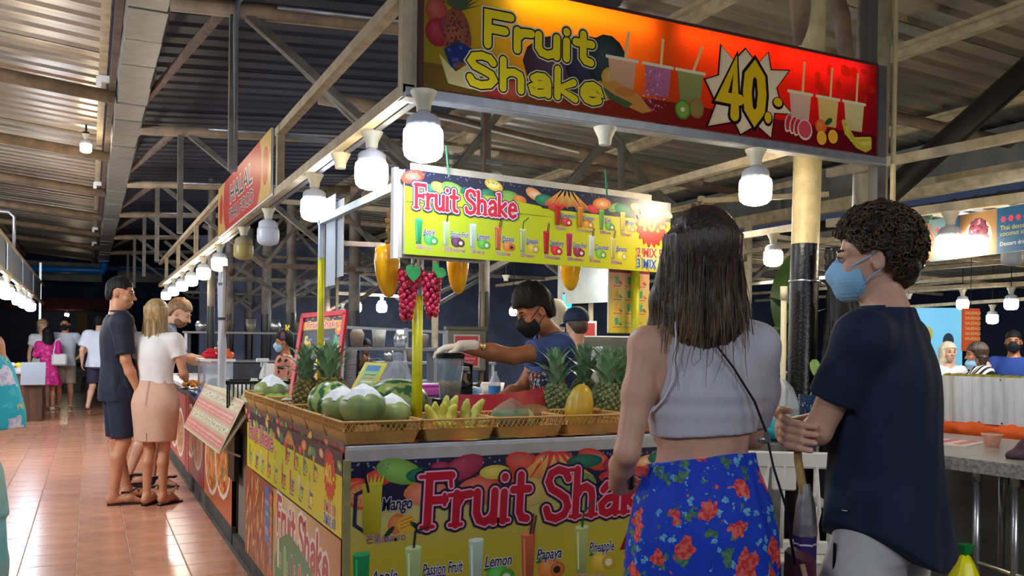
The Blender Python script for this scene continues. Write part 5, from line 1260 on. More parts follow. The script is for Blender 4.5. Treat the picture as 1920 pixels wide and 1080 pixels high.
def shirt(J, par, m, z0, sleeve=.5, ext=.016, vox=.008, name='shirt', lo=(-.5, -.35, .6), hi=(.5, .75, 1.6), r0=.072, r1=.066, hem=None, seed=1, fold=.004, neckr=.07, sides='LR', flare=0, sl_l=None, secs=None, top=1.475):
    F = Field(lo, hi, vox); T = [q for q in tors(J, secs)]; T = [(z, a, b_, wx+ext+flare*max(0, 1.25-z), wy+ext+flare*max(0, 1.25-z)) for z, a, b_, wx, wy in T if z > z0-.02]
    first = tors(J, secs)[0]
    zs = [q[0] for q in tors(J, secs)]; it = lambda i: float(np.interp(z0, zs, [q[i] for q in tors(J, secs)]))
    T = [(z0, it(1), it(2), it(3)+ext+flare*max(0, 1.25-z0), it(4)+ext+flare*max(0, 1.25-z0))]+[q for q in T if q[0] > z0+.01]
    fd = (lambda a, Z, x, y: (fold*np.sin(7*a+seed+Z*9)*np.clip((1.25-Z)*3, .15, 1)).astype(np.float32)) if fold else None
    F.loft(T, .0, pw=2.3, fold=fd)
    for s_ in sides: cloth_sleeve(F, J['sh'+s_], J['el'+s_], sl_l if (s_ == 'L' and sl_l is not None) else sleeve, r0, r1, wr=J['wr'+s_])
    nk = np.array(J['neck'], float); F.cone(nk+(0, .01, -.03), nk+(0, .0, .15), neckr, neckr+.02, .008, op='sub')
    if hem: F.half((0, 0, hem[0]), hem[1])
    F.noise(.0022, 22, seed, (1, 1, .7)); return F.mesh(name, m, par)
def trousers(J, par, m, zt, frac, vox=.009, ext=.018, name='shorts', r=(.105, .098), seed=2, wide=0, pw=2.2, frac2=0):
    F = Field((-.32, -.32, 0), (.32, .5, zt+.06), vox)
    T = [q for q in tors(J)]; zs = [q[0] for q in T]; g = lambda z, i: float(np.interp(z, zs, [q[i] for q in T]))
    F.loft([(z, g(z, 1), g(z, 2), g(z, 3)+ext, g(z, 4)+ext) for z in (.80, .88, .96, zt)], .0, pw=2.2)
    for s_ in 'LR':
        h_, k_, a_ = [np.array(J[k+s_], float) for k in ('hip', 'kn', 'an')]; h_ = h_+(0, 0, -.03)
        if frac <= 1: F.chain([h_, h_+(k_-h_)*frac], [r[0], r[1]], .02, cut=True)
        else: F.chain([h_, k_], [r[0], r[1]], .02); F.chain([k_, k_+(a_-k_)*(frac-1)], [r[1], r[1]*(.85+wide)], .02, cut=True)
    F.noise(.003, 24, seed, (1, 1, .6)); return F.mesh(name, m, par)
def shoe(J, par, s_, m, msole, open_=False):
    a_, t_ = np.array(J['an'+s_], float), np.array(J['toe'+s_], float); d = t_-a_; d[2] = 0; d /= np.linalg.norm(d); sd = np.array([d[1], -d[0], 0])
    c0 = a_+d*-.045; pts = []
    for t, w_ in ((0, .026), (.06, .034), (.13, .033), (.2, .043), (.25, .036), (.272, .015)): pts.append((t, w_))
    L_ = [(c0+d*t+sd*w_) for t, w_ in pts]+[(c0+d*t-sd*w_) for t, w_ in pts[::-1]]
    zf = min(a_[2]-.075, 0) if a_[2] < .1 else a_[2]-.075
    b = MB(); b.prism([(p[0], p[1]) for p in L_], zf-.008, zf+.014); o = b.build('sandal' if open_ else 'shoe', msole if open_ else m, par)
    if open_:
        top = a_*.35+t_*.65; b = MB()
        for s2 in (-1, 1): b.tube([tuple(c0+d*.10+sd*s2*.036+(0, 0, .012)), tuple(top*.6+(c0+d*.13+sd*s2*.036)*.4+(0, 0, .05-top[2]*.3)), tuple(c0+d*.21+(0, 0, .045)), tuple(c0+d*.225+(0, 0, .012))], .006, 6)
        b.build('strap', m, o)
    else:
        F = Field((a_-.2)*[1, 1, 0]+[0, 0, zf-.02], a_*[1, 1, 0]+[.2, .3, .16], .007)
        F.chain([a_+(0, 0, -.02), c0+d*.03+(0, 0, .04+zf)], [.045, .04], .02); F.chain([c0+d*.04+(0, 0, .045+zf), c0+d*.15+(0, 0, .045+zf), c0+d*.23+(0, 0, .03+zf)], [.04, .042, .03], .02); F.half((0, 0, zf+.01), (0, 0, -1)); F.half((0, 0, .105+zf), (0, 0, 1))
        F.mesh('upper', m, o)
def longhair(J, par, m, zend, w=.10, d_=.075, back=-.035, seed=3, vox=.006, strands=60, flare=.02, tilt=0, sh=0, rs=(.0016, .0024), msl=None):
    h = np.array(J['head'], float); F = Field((h[0]-.26, h[1]-.26, zend-.06), (h[0]+.26, h[1]+.22, h[2]+.2), vox); F.frame = head_frame(J)
    F.ell((0, -.020, .036), (.094, .114, .104), 0); X, Y, Z = F.grid(); F.d = np.maximum(F.d, (np.where(Y > .03, .045-Z+np.maximum(Y-.06, 0)*.5, -.05-Z)).astype(np.float32)); F.frame = None
    fd = lambda a, Zz, x, y: (.0028*np.sin(31*a+seed+3*np.sin(Zz*9))+.002*np.sin(53*a+Zz*14)).astype(np.float32)
    c_ = (h[0], h[1]+back)
    F.loft([(zend-.045, c_[0]+sh, c_[1]-.035+tilt, w*.5, d_*.3), (zend+.01, c_[0]+sh, c_[1]-.03+tilt, w*.9+flare*.5, d_*.55), (zend+.08, c_[0]+sh*.7, c_[1]-.02+tilt*.7, w+flare*.8, d_*.8), (h[2]-.1, c_[0], c_[1], w, d_), (h[2]+.05, c_[0], c_[1]+.012, w*.96, d_*1.1)], .035, fold=fd, pw=2.4)
    F.noise(.003, 60, seed, (1, 1, .12)); o = F.mesh('hair', m, par)
    r_ = random.Random(seed); b = MB()
    for i in range(strands):
        a = r_.uniform(PI*.95, PI*2.05) if i % 4 else r_.choice([PI*1.0, PI*2.0])+r_.uniform(-.35, .35)
        ca, sa = math.cos(a), math.sin(a); pts = []; dz = r_.uniform(-.05, .05); fl = r_.uniform(-.006, .012)
        for j in range(7):
            t = j/6; z = h[2]+.06+(zend-dz-h[2]-.06)*t; rw = w*(.93+.1*t)+flare*t+fl*t+.004; rd = d_*(1.15-.35*t)+.004+fl*t
            pts.append((c_[0]+sh*t*t+rw*ca+.004*math.sin(5*t+i), c_[1]+.01-.03*t+tilt*t*t+rd*sa, z))
        b.tube(pts, [r_.uniform(*rs)]*6+[.0006], 4, caps=False)
    b.build('loose_strands', msl or m, o)['kind'] = 'stuff'; return o

def build_person(label, loc, theta, H, J, skin, vox, lo=(-.45, -.35, -.02), hi=(.45, .55, 1.80), **kw):
    P_ = thing('person', label, 'person', loc, rz=-math.radians(theta)); k = H/1.75; P_.scale = (k, k, k)
    F = skin_field(J, vox, lo, hi, **kw); F.mesh('body', SK[skin], P_); return P_

M_flop = mat('dark_sandal', (44, 24, 26), .6)
# ---- long-haired woman in front
J = base_pose(True)
J.update(shL=(-.16, -.0, 1.375), elL=(-.225, -.055, 1.09), wrL=(-.215, .12, .975), handL=((.35, .85, -.1), (1, -.2, .1), .9), shR=(.152, .0, 1.375), elR=(.175, .07, 1.12), wrR=(.06, .24, 1.06), handR=((-1, .2, 0), (0, -.5, 1), .5), hy=.2, hp=.02, head=(-.015, .0, 1.62), neck=(0, -.015, 1.45))
TOPW = [(.80, .185, .125), (.90, .172, .12), (.98, .15, .105), (1.05, .128, .09), (1.15, .14, .098), (1.26, .165, .108), (1.36, .165, .09), (1.44, .11, .06), (1.48, .06, .05)]
W1 = build_person('person with long brown hair seen from behind in white crop top and blue floral shorts', (1.50, 1.88, 0), 20, 1.725, J, 'fair', .0055, hi=(.45, .45, 1.8), face=False)
M_crop = mat('white_ribbed_top', (196, 192, 200), .75, var=.06, vscale=10, bump=.25, bscale=260, stretch=(1, 1, .15))
F = Field((-.3, -.25, 1.05), (.36, .2, 1.52), .005)
F.loft([(z, x, y, wx+.007, wy+.007) for z, x, y, wx, wy in tors(J, TOPW) if z >= 1.0], .0, pw=2.25, fold=lambda a, Z, x, y: (.0018*np.sin(Z*120)*np.exp(-((Z-1.22)/.05)**2)).astype(np.float32))
F.chain([(.10, 0, 1.385), (.150, .0, 1.375), (.172, .035, 1.25), (.176, .05, 1.17)], [.058, .056, .050, .04], .05)
F.half((0, 0, 1.135), (0.06, 0, -1)); F.half((0, 0, 1.462), (0, -.1, 1))
F.chain([(-.175, -.02, 1.5), (-.178, -.02, 1.38), (-.172, -.02, 1.30), (-.165, -.02, 1.24)], [.075, .068, .062, .045], .02, op='sub')
F.cone((0, .06, 1.40), (0, .02, 1.56), .075, .09, .01, op='sub')
F.mesh('crop_top', M_crop, W1)
b = MB(); pts = [(-.105, -.075, 1.45), (-.108, -.098, 1.40), (-.112, -.104, 1.34), (-.118, -.10, 1.28), (-.135, -.085, 1.235), (-.155, -.05, 1.20)]
b.tube(pts, .004, 6, flat=.6); b.build('armhole_trim', mat('white_trim', (226, 224, 230), .6), W1)
# floral shorts material: scattered red blooms and pale sprigs on bright blue
def floral(name, base, bloom, leafc, sprig, sc=13):
    m = mat(name, base, .7, bump=.1, bscale=50); nt = m.node_tree; N = nt.nodes; L = nt.links; bs = N['Principled BSDF']
    t = N.new('ShaderNodeTexCoord'); cur = None
    def layer(prev, scale, thr, col, col2, seed, ms=(1, 1, 1), warp=.25):
        mp = N.new('ShaderNodeMapping'); mp.inputs['Location'].default_value = (seed, seed*.7, seed*1.3); mp.inputs['Scale'].default_value = ms; L.new(t.outputs['Object'], mp.inputs[0])
        nz = N.new('ShaderNodeTexNoise'); nz.inputs['Scale'].default_value = scale*2.6; L.new(mp.outputs[0], nz.inputs['Vector'])
        ad = N.new('ShaderNodeMix'); ad.data_type = 'RGBA'; ad.blend_type = 'LINEAR_LIGHT'; ad.inputs[0].default_value = warp/scale*1.6; L.new(mp.outputs[0], ad.inputs[6]); L.new(nz.outputs['Color'], ad.inputs[7])
        v = N.new('ShaderNodeTexVoronoi'); v.inputs['Scale'].default_value = scale; v.inputs['Randomness'].default_value = .8; L.new(ad.outputs[2], v.inputs['Vector'])
        r = N.new('ShaderNodeMath'); r.operation = 'LESS_THAN'; r.inputs[1].default_value = thr; L.new(v.outputs['Distance'], r.inputs[0])
        n2 = N.new('ShaderNodeTexNoise'); n2.inputs['Scale'].default_value = scale*7; L.new(mp.outputs[0], n2.inputs['Vector'])
        rp = N.new('ShaderNodeValToRGB'); rp.color_ramp.elements[0].color = srgb(col); rp.color_ramp.elements[1].color = srgb(col2); rp.color_ramp.elements[0].position = .42; rp.color_ramp.elements[1].position = .58; L.new(n2.outputs['Fac'], rp.inputs[0])
        mx = N.new('ShaderNodeMix'); mx.data_type = 'RGBA'; L.new(r.outputs[0], mx.inputs[0])
        if prev is None: mx.inputs[6].default_value = srgb(base)
        else: L.new(prev, mx.inputs[6])
        L.new(rp.outputs[0], mx.inputs[7]); return mx.outputs[2]
    cur = layer(cur, sc*2.3, .26, sprig[0], sprig[1], 3.1); cur = layer(cur, sc*1.25, .27, leafc[0], leafc[1], 7.7, warp=.35); cur = layer(cur, sc, .33, bloom[0], bloom[1], 1.3)
    L.new(cur, bs.inputs['Base Color']); return m
M_flo = floral('blue_floral', (14, 62, 196), ((214, 44, 52), (236, 110, 96)), ((60, 110, 96), (96, 140, 96)), ((70, 150, 206), (130, 196, 216)), 12)
F = Field((-.3, -.28, .62), (.3, .3, 1.12), .0055)
F.loft([(.66, 0, 0, .205, .155), (.74, 0, 0, .212, .162), (.86, 0, 0, .205, .158), (.95, 0, 0, .188, .14), (1.03, 0, 0, .158, .112), (1.07, 0, 0, .15, .106), (1.10, 0, 0, .146, .103)], 0, pw=2.2, fold=lambda a, Z, x, y: (.004*np.sin(14*a+Z*6)*np.clip((1.05-Z)*4, 0, 1)+.003*np.sin(30*a)*np.exp(-((Z-1.02)/.03)**2)).astype(np.float32))
F.half((0, 0, 1.068), (-.10, .16, 1)); F.cone((0, -.2, .62), (0, .2, .62), .03, .03, .02, op='sub'); F.noise(.003, 30, 5, (1, 1, .5))
F.mesh('floral_shorts', M_flo, W1)
M_hlong = hairm('long_brown_hair', (34, 26, 22), (74, 56, 44))
nt = M_hlong.node_tree; L = nt.links; N = nt.nodes; t = N.new('ShaderNodeTexCoord'); sp = N.new('ShaderNodeSeparateXYZ'); L.new(t.outputs['Object'], sp.inputs[0])
mr = N.new('ShaderNodeMapRange'); mr.inputs['From Min'].default_value = 1.62; mr.inputs['From Max'].default_value = 1.40; L.new(sp.outputs[2], mr.inputs[0])
mx = N.new('ShaderNodeMix'); mx.data_type = 'RGBA'; L.new(mr.outputs[0], mx.inputs[0]); src = N['Principled BSDF'].inputs['Base Color'].links[0].from_socket; L.new(src, mx.inputs[6])
n2 = N.new('ShaderNodeTexNoise'); n2.inputs['Scale'].default_value = 60; mp = N.new('ShaderNodeMapping'); mp.inputs['Scale'].default_value = (1, 1, .05); L.new(t.outputs['Object'], mp.inputs[0]); L.new(mp.outputs[0], n2.inputs['Vector'])
rp = N.new('ShaderNodeValToRGB'); rp.color_ramp.elements[0].color = srgb(58, 44, 36); rp.color_ramp.elements[1].color = srgb(150, 120, 86); rp.color_ramp.elements[0].position = .42; rp.color_ramp.elements[1].position = .72; L.new(n2.outputs['Fac'], rp.inputs[0]); L.new(rp.outputs[0], mx.inputs[7]); L.new(mx.outputs[2], N['Principled BSDF'].inputs['Base Color'])
M_strand = mat('blond_strands', (104, 80, 56), .45)
hr = longhair(J, W1, M_hlong, 1.40, w=.103, d_=.085, back=-.028, strands=110, flare=.012, seed=5, vox=.0045, rs=(.0008, .0014), msl=M_hlong)
b = MB(); r_ = random.Random(9)
for i in range(14):
    x = r_.uniform(-.10, .09); pts = [(x*.9, -.105, 1.50), (x*1.05, -.125, 1.42), (x*1.2+r_.uniform(-.01, .01), -.123, 1.34), (x*1.25+r_.uniform(-.02, .02), -.122, 1.27+r_.uniform(-.02, .06))]
    b.tube(pts, [.0012, .0012, .001, .0004], 4, caps=False)
for i in range(60):
    a = r_.uniform(0, PI); p0 = (-.015+.098*math.cos(a), -.02+r_.uniform(-.06, .03), 1.655+.098*math.sin(a)*1.05); b.tube([p0, (p0[0]*1.04+r_.uniform(-.01, .01), p0[1], p0[2]+.006*math.sin(a)), (p0[0]*1.1+r_.uniform(-.02, .02), p0[1]-.01, p0[2]+.004-.03*(1-math.sin(a)))], [.0009, .0007, .0003], 4, caps=False)
b.build('flyaway_hair', M_strand, hr)['kind'] = 'stuff'
F = Field((-.22, -.1, 1.3), (.2, .2, 1.7), .005)
F.chain([(-.088, .02, 1.62), (-.108, .035, 1.50), (-.118, .05, 1.42), (-.120, .06, 1.36)], [.03, .032, .028, .012], .02); F.chain([(.085, .02, 1.60), (.108, .02, 1.48), (.128, .0, 1.42)], [.03, .028, .012], .02); F.noise(.003, 90, 4, (1, 1, .1)); F.mesh('front_lock', M_hlong, hr)
bagm = mat('black_strap', (16, 16, 20), .4)
K = thing('shoulder_bag', 'black-strapped shoulder bag slung across the back of the woman in the crop top', 'bag', W1.location, rz=W1.rotation_euler.z); K.scale = W1.scale
b = MB(); b.tube([(-.075, -.02, 1.475), (-.06, -.075, 1.458), (-.02, -.108, 1.40), (.04, -.121, 1.32), (.10, -.118, 1.23), (.135, -.112, 1.15), (.15, -.125, 1.06), (.178, -.14, .96), (.215, -.12, .80)], .0052, 7, flat=.6); b.build('strap', bagm, K, True)
b = MB(); b.box((.135, -.119, 1.135), (.018, .008, .03), bev=.003); b.ball((.120, -.12, 1.128), (.012, .005, .008), 8); b.build('buckle', M_steel, K)
b = MB(); b.box((.255, -.06, .74), (.04, .13, .16), bev=.012); b.build('pouch', mat('wine_leather', (84, 30, 46), .5), K); b = MB(); b.tube([(.235, -.12, .80), (.25, -.135, .72), (.235, -.13, .66)], .007, 6); b.build('tan_edge', mat('tan_edge', (176, 140, 110), .6), K)
K = thing('mobile_phone', 'dark mobile phone held low in the left hand of the woman in the crop top', 'phone', W1.location, rz=W1.rotation_euler.z); K.scale = W1.scale
b = MB(); b.box((-.155, .245, .985), (.012, .15, .075), bev=.005); b.build('phone_body', mat('phone_dark', (30, 34, 42), .2), K); b = MB(); b.box((-.1625, .245, .985), (.002, .14, .068)); b.build('screen', mat('phone_screen', (90, 110, 130), .1), K)

# ---- curly-haired man in front
J = base_pose(False)
J.update(shL=(-.185, .0, 1.40), elL=(-.20, .115, 1.145), wrL=(.03, .22, 1.13), handL=None, shR=(.185, .02, 1.40), elR=(.22, .14, 1.16), wrR=(-.05, .26, 1.14), handR=None, head=(-.0, .045, 1.63), neck=(0, -.0, 1.475), hy=.40, hp=-.05, knL=(-.1, .03, .49), knR=(.1, .03, .49))
M1 = thing('person', 'person with curly dark hair, blue face mask and navy t-shirt holding an umbrella', 'person', (2.01, 1.715, 0), rz=math.radians(22)); M1.scale = (.985,)*3
F = skin_field(J, .0055, (-.42, -.3, -.02), (.42, .5, 1.8))
# right hand wrapped round the left elbow, left hand tucked under the right arm
F.ell((-.105, .255, 1.135), (.05, .02, .045), .015)
for i, (z, l) in enumerate(((1.170, 1.0), (1.148, 1.06), (1.126, 1.0), (1.105, .85))):
    e = np.array((-.20, .155, z-.0)); F.chain([(-.12, .258, z), (-.185, .222, z+.002), (-.236-.002*i, .182, z-.002), (-.256, .182-.045*l, z-.006), (-.255, .17-.07*l, z-.010)], [.0115, .0115, .0108, .0098, .0085], .004)
F.chain([(-.09, .265, 1.155), (-.15, .26, 1.185), (-.185, .225, 1.198), (-.20, .195, 1.195)], [.014, .012, .0105, .009], .006)
F.ell((.10, .235, 1.12), (.045, .018, .04), .015)
for z in (1.145, 1.125, 1.105, 1.087): F.chain([(.10, .245, z), (.19, .235, z), (.24, .20, z-.004)], [.01, .0095, .008], .004)
F.mesh('body', SK['fair'], M1)
face_bits(J, M1, M_hbrown, lips=False)
M_mask = mat('blue_mask', (146, 196, 230), .7, var=.05, bump=.1); mask_mesh(J, M1, M_mask)
M_nv = mat('navy_tshirt', (20, 34, 62), .8, var=.12, vscale=6, bump=.15, bscale=160)
F = Field((-.36, -.3, .70), (.36, .42, 1.56), .0055)
T = [(z, 0, y, wx, wy) for z, y, wx, wy in ((.74, -.01, .210, .168), (.82, -.005, .208, .168), (.92, 0, .192, .158), (1.02, .0, .178, .145), (1.12, 0, .182, .138), (1.22, 0, .19, .138), (1.32, 0, .195, .13), (1.40, .0, .178, .10), (1.44, 0, .135, .085), (1.465, .0, .095, .074), (1.492, 0, .07, .064))]
F.loft(T, 0, pw=2.35, fold=lambda a, Z, x, y: (.0055*np.sin(5*a+Z*11+1)*np.clip((1.25-Z)*2.5, .1, 1)+.0025*np.sin(13*a-Z*16)).astype(np.float32))
for s_ in 'LR': cloth_sleeve(F, J['sh'+s_], J['el'+s_], .66, .074, .069)
F.cone((0, .035, 1.45), (0, .03, 1.62), .062, .075, .006, op='sub'); X, Y, Z = F.grid(); F.d = np.maximum(F.d, (.80+.09*np.minimum(1, np.abs(X)/.2)**2+.20*Y-Z).astype(np.float32)); F.noise(.0022, 20, 2, (1, 1, .6))
F.mesh('tshirt', M_nv, M1)
b = MB(); b.lathe([(.066, 0), (.069, .006), (.066, .012)], 28, (0, .012, 1.484), cap=False, sy=.9); b.build('collar', M_nv, M1, True)
b = MB(); b.box((-.186, .045, .93), (.003, .022, .011)); o = b.build('hem_tag', mat('dark_tag', (16, 22, 40), .6), M1); b = MB(); b.box((-.188, .043, .933), (.002, .014, .002)); b.build('tag_mark', M_white, o)
M_sh = mat('pale_shorts', (206, 200, 200), .65, var=.06, vscale=4, bump=.25, bscale=14)
J['knL'] = (-.11, .07, .5); J['knR'] = (.11, .05, .5); trousers(J, M1, M_sh, .9, .85, .007, .003, 'shorts', (.094, .135), 3)
b = MB(); b.tube([(-.186, .07, .84), (-.190, .07, .76), (-.196, .07, .70)], .0045, 6, flat=.5); b.build('side_stripe', M_black, M1)
# curls
hr = cap_hair(J, M1, hairm('dark_curly_hair', (28, 20, 15), (60, 44, 32), (1, 1, 1), 40), t=.022, line=.062, side=-.0, nz=.008, vox=.005, vol=(1.06, 1.04, 1.08), back=-.085)
b = MB(); r_ = random.Random(4); R, c_ = head_frame(J); n_ = 0
while n_ < 520:
    v = Vector((r_.gauss(0, 1), r_.gauss(0, 1), r_.gauss(0, 1))).normalized()
    p = Vector((v.x*.106, v.y*.126-.022, v.z*.122+.04))
    if p.z < hairline(p.y, .062, .0, -.085)+.004: continue
    n_ += 1; rr = r_.uniform(.007, .012); ax = Vector((r_.gauss(0, 1), r_.gauss(0, 1), r_.gauss(0, 1))).normalized(); u = v.cross(ax).normalized(); w_ = v.cross(u); a0 = r_.random()*6
    pts = []
    for j in range(9):
        t = a0+j*.85; q = p+u*math.cos(t)*rr+w_*math.sin(t)*rr+v*(.0016*j-.004); pts.append(tuple(R @ np.array(q)+c_))
    b.tube(pts, [.0018, .0028, .003, .003, .003, .003, .0028, .002, .001], 5, caps=False)
tag_c = b.build('curls', hairm('brown_curls', (40, 28, 19), (104, 76, 48), (1, 1, 1), 20), hr, True)
# umbrella hanging from his hand
um = thing('umbrella', 'furled purple umbrella with pale wooden handle hanging from the masked man\'s hand', 'umbrella', M1.location, rz=M1.rotation_euler.z); um.scale = M1.scale
b = MB(); b.tube([(-.205, .17, 1.09), (-.206, .168, 1.06), (-.20, .16, 1.0), (-.195, .15, .955)], [.011, .0115, .0125, .013], 10); b.build('wooden_handle', mat('bamboo', (196, 158, 90), .5, var=.15), um, True)
b = MB(); b.lathe([(.010, 0), (.022, -.05), (.027, -.12), (.026, -.22), (.022, -.4), (.010, -.62), (.004, -.68)], 12, (-.195, .15, .965), wob=lambda t, z: 1+.16*math.cos(6*t)); o = b.build('furled_canopy', mat('purple_cloth', (62, 40, 110), .6), um, True)
b = MB(); b.lathe([(.011, .03), (.0225, -.03), (.0275, -.09), (.0285, -.115)], 12, (-.195, .15, .965), wob=lambda t, z: 1+.17*math.cos(6*t), cap=False); b.build('silver_band', mat('silver_cloth', (150, 146, 140), .4, .3, var=.3, vscale=30), um, True)
b = MB(); b.lathe([(.0285, -.135), (.0285, -.14)], 12, (-.195, .15, .965), wob=lambda t, z: 1+.16*math.cos(6*t), cap=False); b.build('white_line', M_white, o)

# ---- vendor reaching to the blender
J = base_pose(False)
J.update(shL=(-.16, .06, 1.375), elL=(-.235, .36, 1.335), wrL=(-.30, .665, 1.385), handL=((-.12, 1, -.10), (.1, -.2, -1), .42), thL=-1, shR=(.20, -.03, 1.40), elR=(.25, .12, 1.14), wrR=(.10, .33, 1.08), handR=((-.4, .8, -.2), (0, -.3, -1), .7),
         am=1.14, head=(-.11, .20, 1.575), neck=(-.05, .07, 1.455), hy=.12, hp=-.42, hr=.08, lean=[(.8, 0, 0), (1.0, 0, .0), (1.4, -.01, .035), (1.5, -.03, .06)])
V1 = thing('person', 'vendor in blue t-shirt and black face mask reaching a gloved hand to the blender', 'person', (2.325, 4.17, 0), rz=math.radians(84)); V1.scale = (.972,)*3
F = skin_field(J, .0055, (-.45, -.3, -.02), (.42, .95, 1.8)); F.mesh('body', SK['brown'], V1)
face_bits(J, V1, M_hdark, lips=False); mask_mesh(J, V1, mat('black_mask', (16, 18, 22), .75, bump=.1), lower=-.004)
hr_ = cap_hair(J, V1, M_hdark, t=.024, line=.05, side=.008, nz=.004, vox=.005, back=-.07, vol=(1, 1, 1.08))
shirt(J, V1, mat('blue_tshirt', (58, 80, 136), .8, var=.1, vscale=5, bump=.15, bscale=120), .82, .62, .020, .007, 'tshirt', (-.45, -.3, .7), (.45, .45, 1.6), .080, .074, seed=4, fold=.006)
# glove and watch
G = Field((-.46, .55, 1.22), (-.14, .95, 1.5), .004); wr = np.array(J['wrL'], float); G.chain([wr-np.array([-.01, .07, .0]), wr], [.034, .030], .01); hand(G, wr, J['handL'][0], J['handL'][1], 1, .42, r=.0105, L=1.03)
G.mesh('latex_glove', mat('latex_glove', (226, 222, 214), .5, var=.05, bump=.15, bscale=40), V1)
w_ = wr-np.array([-.022, .115, .006]); b = MB(); b.tube([tuple(w_+np.array([.034*math.cos(t), .0, .034*math.sin(t)])) for t in [2*PI*i/14 for i in range(14)]], .006, 6, closed=True); o = b.build('watch_strap', mat('watch_leather', (110, 76, 50), .5), V1, True)
b = MB(); M_ = Matrix.Rotation(PI/2, 4, 'Y') @ Matrix.Rotation(0, 4, 'X'); b.lathe([(.019, -.004), (.02, .003), (.014, .006)], 16, tuple(w_+np.array([-.036, 0, .004])), M=Matrix.Rotation(-PI/2, 4, 'Y')); b.build('watch_face', mat('gold_watch', (206, 176, 120), .25, .8), V1, True)
trousers(J, V1, mat('dark_jeans', (30, 36, 54), .8), .95, 1.92, .012, name='trousers')
for s_ in 'LR': shoe(J, V1, s_, M_flop, M_flop, True)
# patterned apron on the vendor's front
F = Field((-.3, -.3, .7), (.3, .4, 1.4), .008); T = [(z, a, b_, wx+.028, wy+.030) for z, a, b_, wx, wy in tors(J) if z > .78]; F.loft(T, 0, pw=2.3); F.half((0, .03, 0), (0, -1, 0)); F.half((0, 0, 1.25), (0, 0, 1)); F.mesh('apron', floral('apron_print', (22, 24, 44), ((200, 90, 60), (226, 130, 90)), ((60, 90, 140), (200, 200, 206)), ((226, 226, 230), (180, 190, 210)), 16), V1)

# ---- navy-dressed man and companions at the halal counter
M_nvs = mat('navy_shirt', (24, 30, 46), .75, var=.15, vscale=6, bump=.2, bscale=60); M_nsh = mat('navy_shorts', (26, 34, 56), .8, var=.12)
J = base_pose(False)
J.update(shR=(.20, -.01, 1.41), elR=(.225, .015, 1.12), wrR=(.215, .10, .90), handR=((-.05, .35, -1), (-1, -.1, 0), .35), wrL=(-.12, .3, 1.02), elL=(-.24, .08, 1.12), handL=None, hy=-.55, hp=-.12, knR=(.1, .03, .49), anL=(-.12, .10, .08), toeL=(-.14, .29, .02), anR=(.10, -.04, .08), toeR=(.13, .15, .02))
N1 = build_person('tall person in navy shirt and shorts with dark flip-flops facing the counter', (.22, 7.95, 0), 82, 1.875, J, 'tan', .0075, lo=(-.42, -.3, -.02), hi=(.42, .5, 1.8))
face_bits(J, N1, M_hdark); cap_hair(J, N1, M_hdark, t=.008, line=.058, side=.02, nz=.003, vox=.006, back=-.06)
shirt(J, N1, M_nvs, .80, .86, .022, .008, 'shirt', (-.42, -.3, .7), (.42, .42, 1.6), .080, .068, seed=6, fold=.006)
b = MB(); b.lathe([(.064, 0), (.072, .03), (.066, .036)], 18, (0, .0, 1.468), cap=False); b.build('collar', M_nvs, N1, True)
trousers(J, N1, M_nsh, .95, .93, .009, .018, 'shorts', (.105, .088), 7)
for s_ in 'LR': shoe(J, N1, s_, M_flop, M_flop, True)

J = base_pose(True)
J.update(elR=(.235, .02, 1.13), wrR=(.17, .20, 1.06), handR=((-.5, .8, .3), (-.6, -.3, -.6), .6), elL=(-.2, .08, 1.12), wrL=(-.03, .25, 1.06), handL=None, head=(-.01, .03, 1.625), hy=.15, anL=(-.055, -.03, .09), anR=(.07, .01, .09), toeL=(-.05, .14, .02), toeR=(.11, .18, .02), knL=(-.06, .02, .49), knR=(.065, .03, .49), hipL=(-.085, 0, .9), hipR=(.085, 0, .9))
B1 = build_person('blonde person seen from behind in white t-shirt and beige pencil skirt with sandals', (.50, 7.72, 0), 32, 1.70, J, 'tan', .0075, lo=(-.36, -.28, -.02), hi=(.36, .42, 1.8), face=False)
shirt(J, B1, mat('white_tshirt', (222, 216, 212), .8, var=.05, bump=.15, bscale=40), 1.04, .50, .016, .007, 'tshirt', (-.36, -.28, .9), (.36, .4, 1.6), .070, .064, seed=8, fold=.004, neckr=.068)
F = Field((-.28, -.25, .5), (.28, .25, 1.12), .008); F.loft([(.55, 0, 0, .165, .14), (.62, 0, 0, .172, .145), (.75, 0, 0, .188, .155), (.87, 0, 0, .198, .158), (.96, 0, 0, .175, .135), (1.05, 0, 0, .138, .105), (1.07, 0, 0, .136, .104)], 0, fold=lambda a, Z, x, y: (.002*np.sin(6*a+Z*15)).astype(np.float32)); F.mesh('pencil_skirt', mat('beige_skirt', (206, 164, 140), .7, var=.05, bump=.1), B1)
b = MB(); b.tube([(.0, -.112, 1.06), (-.0, -.145, .96), (0, -.166, .86)], .002, 5); b.tube([(0, -.148, .63), (0, -.142, .56)], .003, 5); b.build('back_zip', mat('zip_brown', (150, 104, 86), .5), B1)
longhair(J, B1, M_hblond, 1.25, w=.092, d_=.07, back=-.03, strands=80, flare=.02, seed=8, vox=.006)
M_sand = mat('black_sandal', (18, 14, 14), .5); 
for s_ in 'LR': shoe(J, B1, s_, mat('tan_strap', (196, 150, 110), .5), M_sand, True)
b = MB(); b.box((.095, -.03, .26), (.004, .004, .004)); 

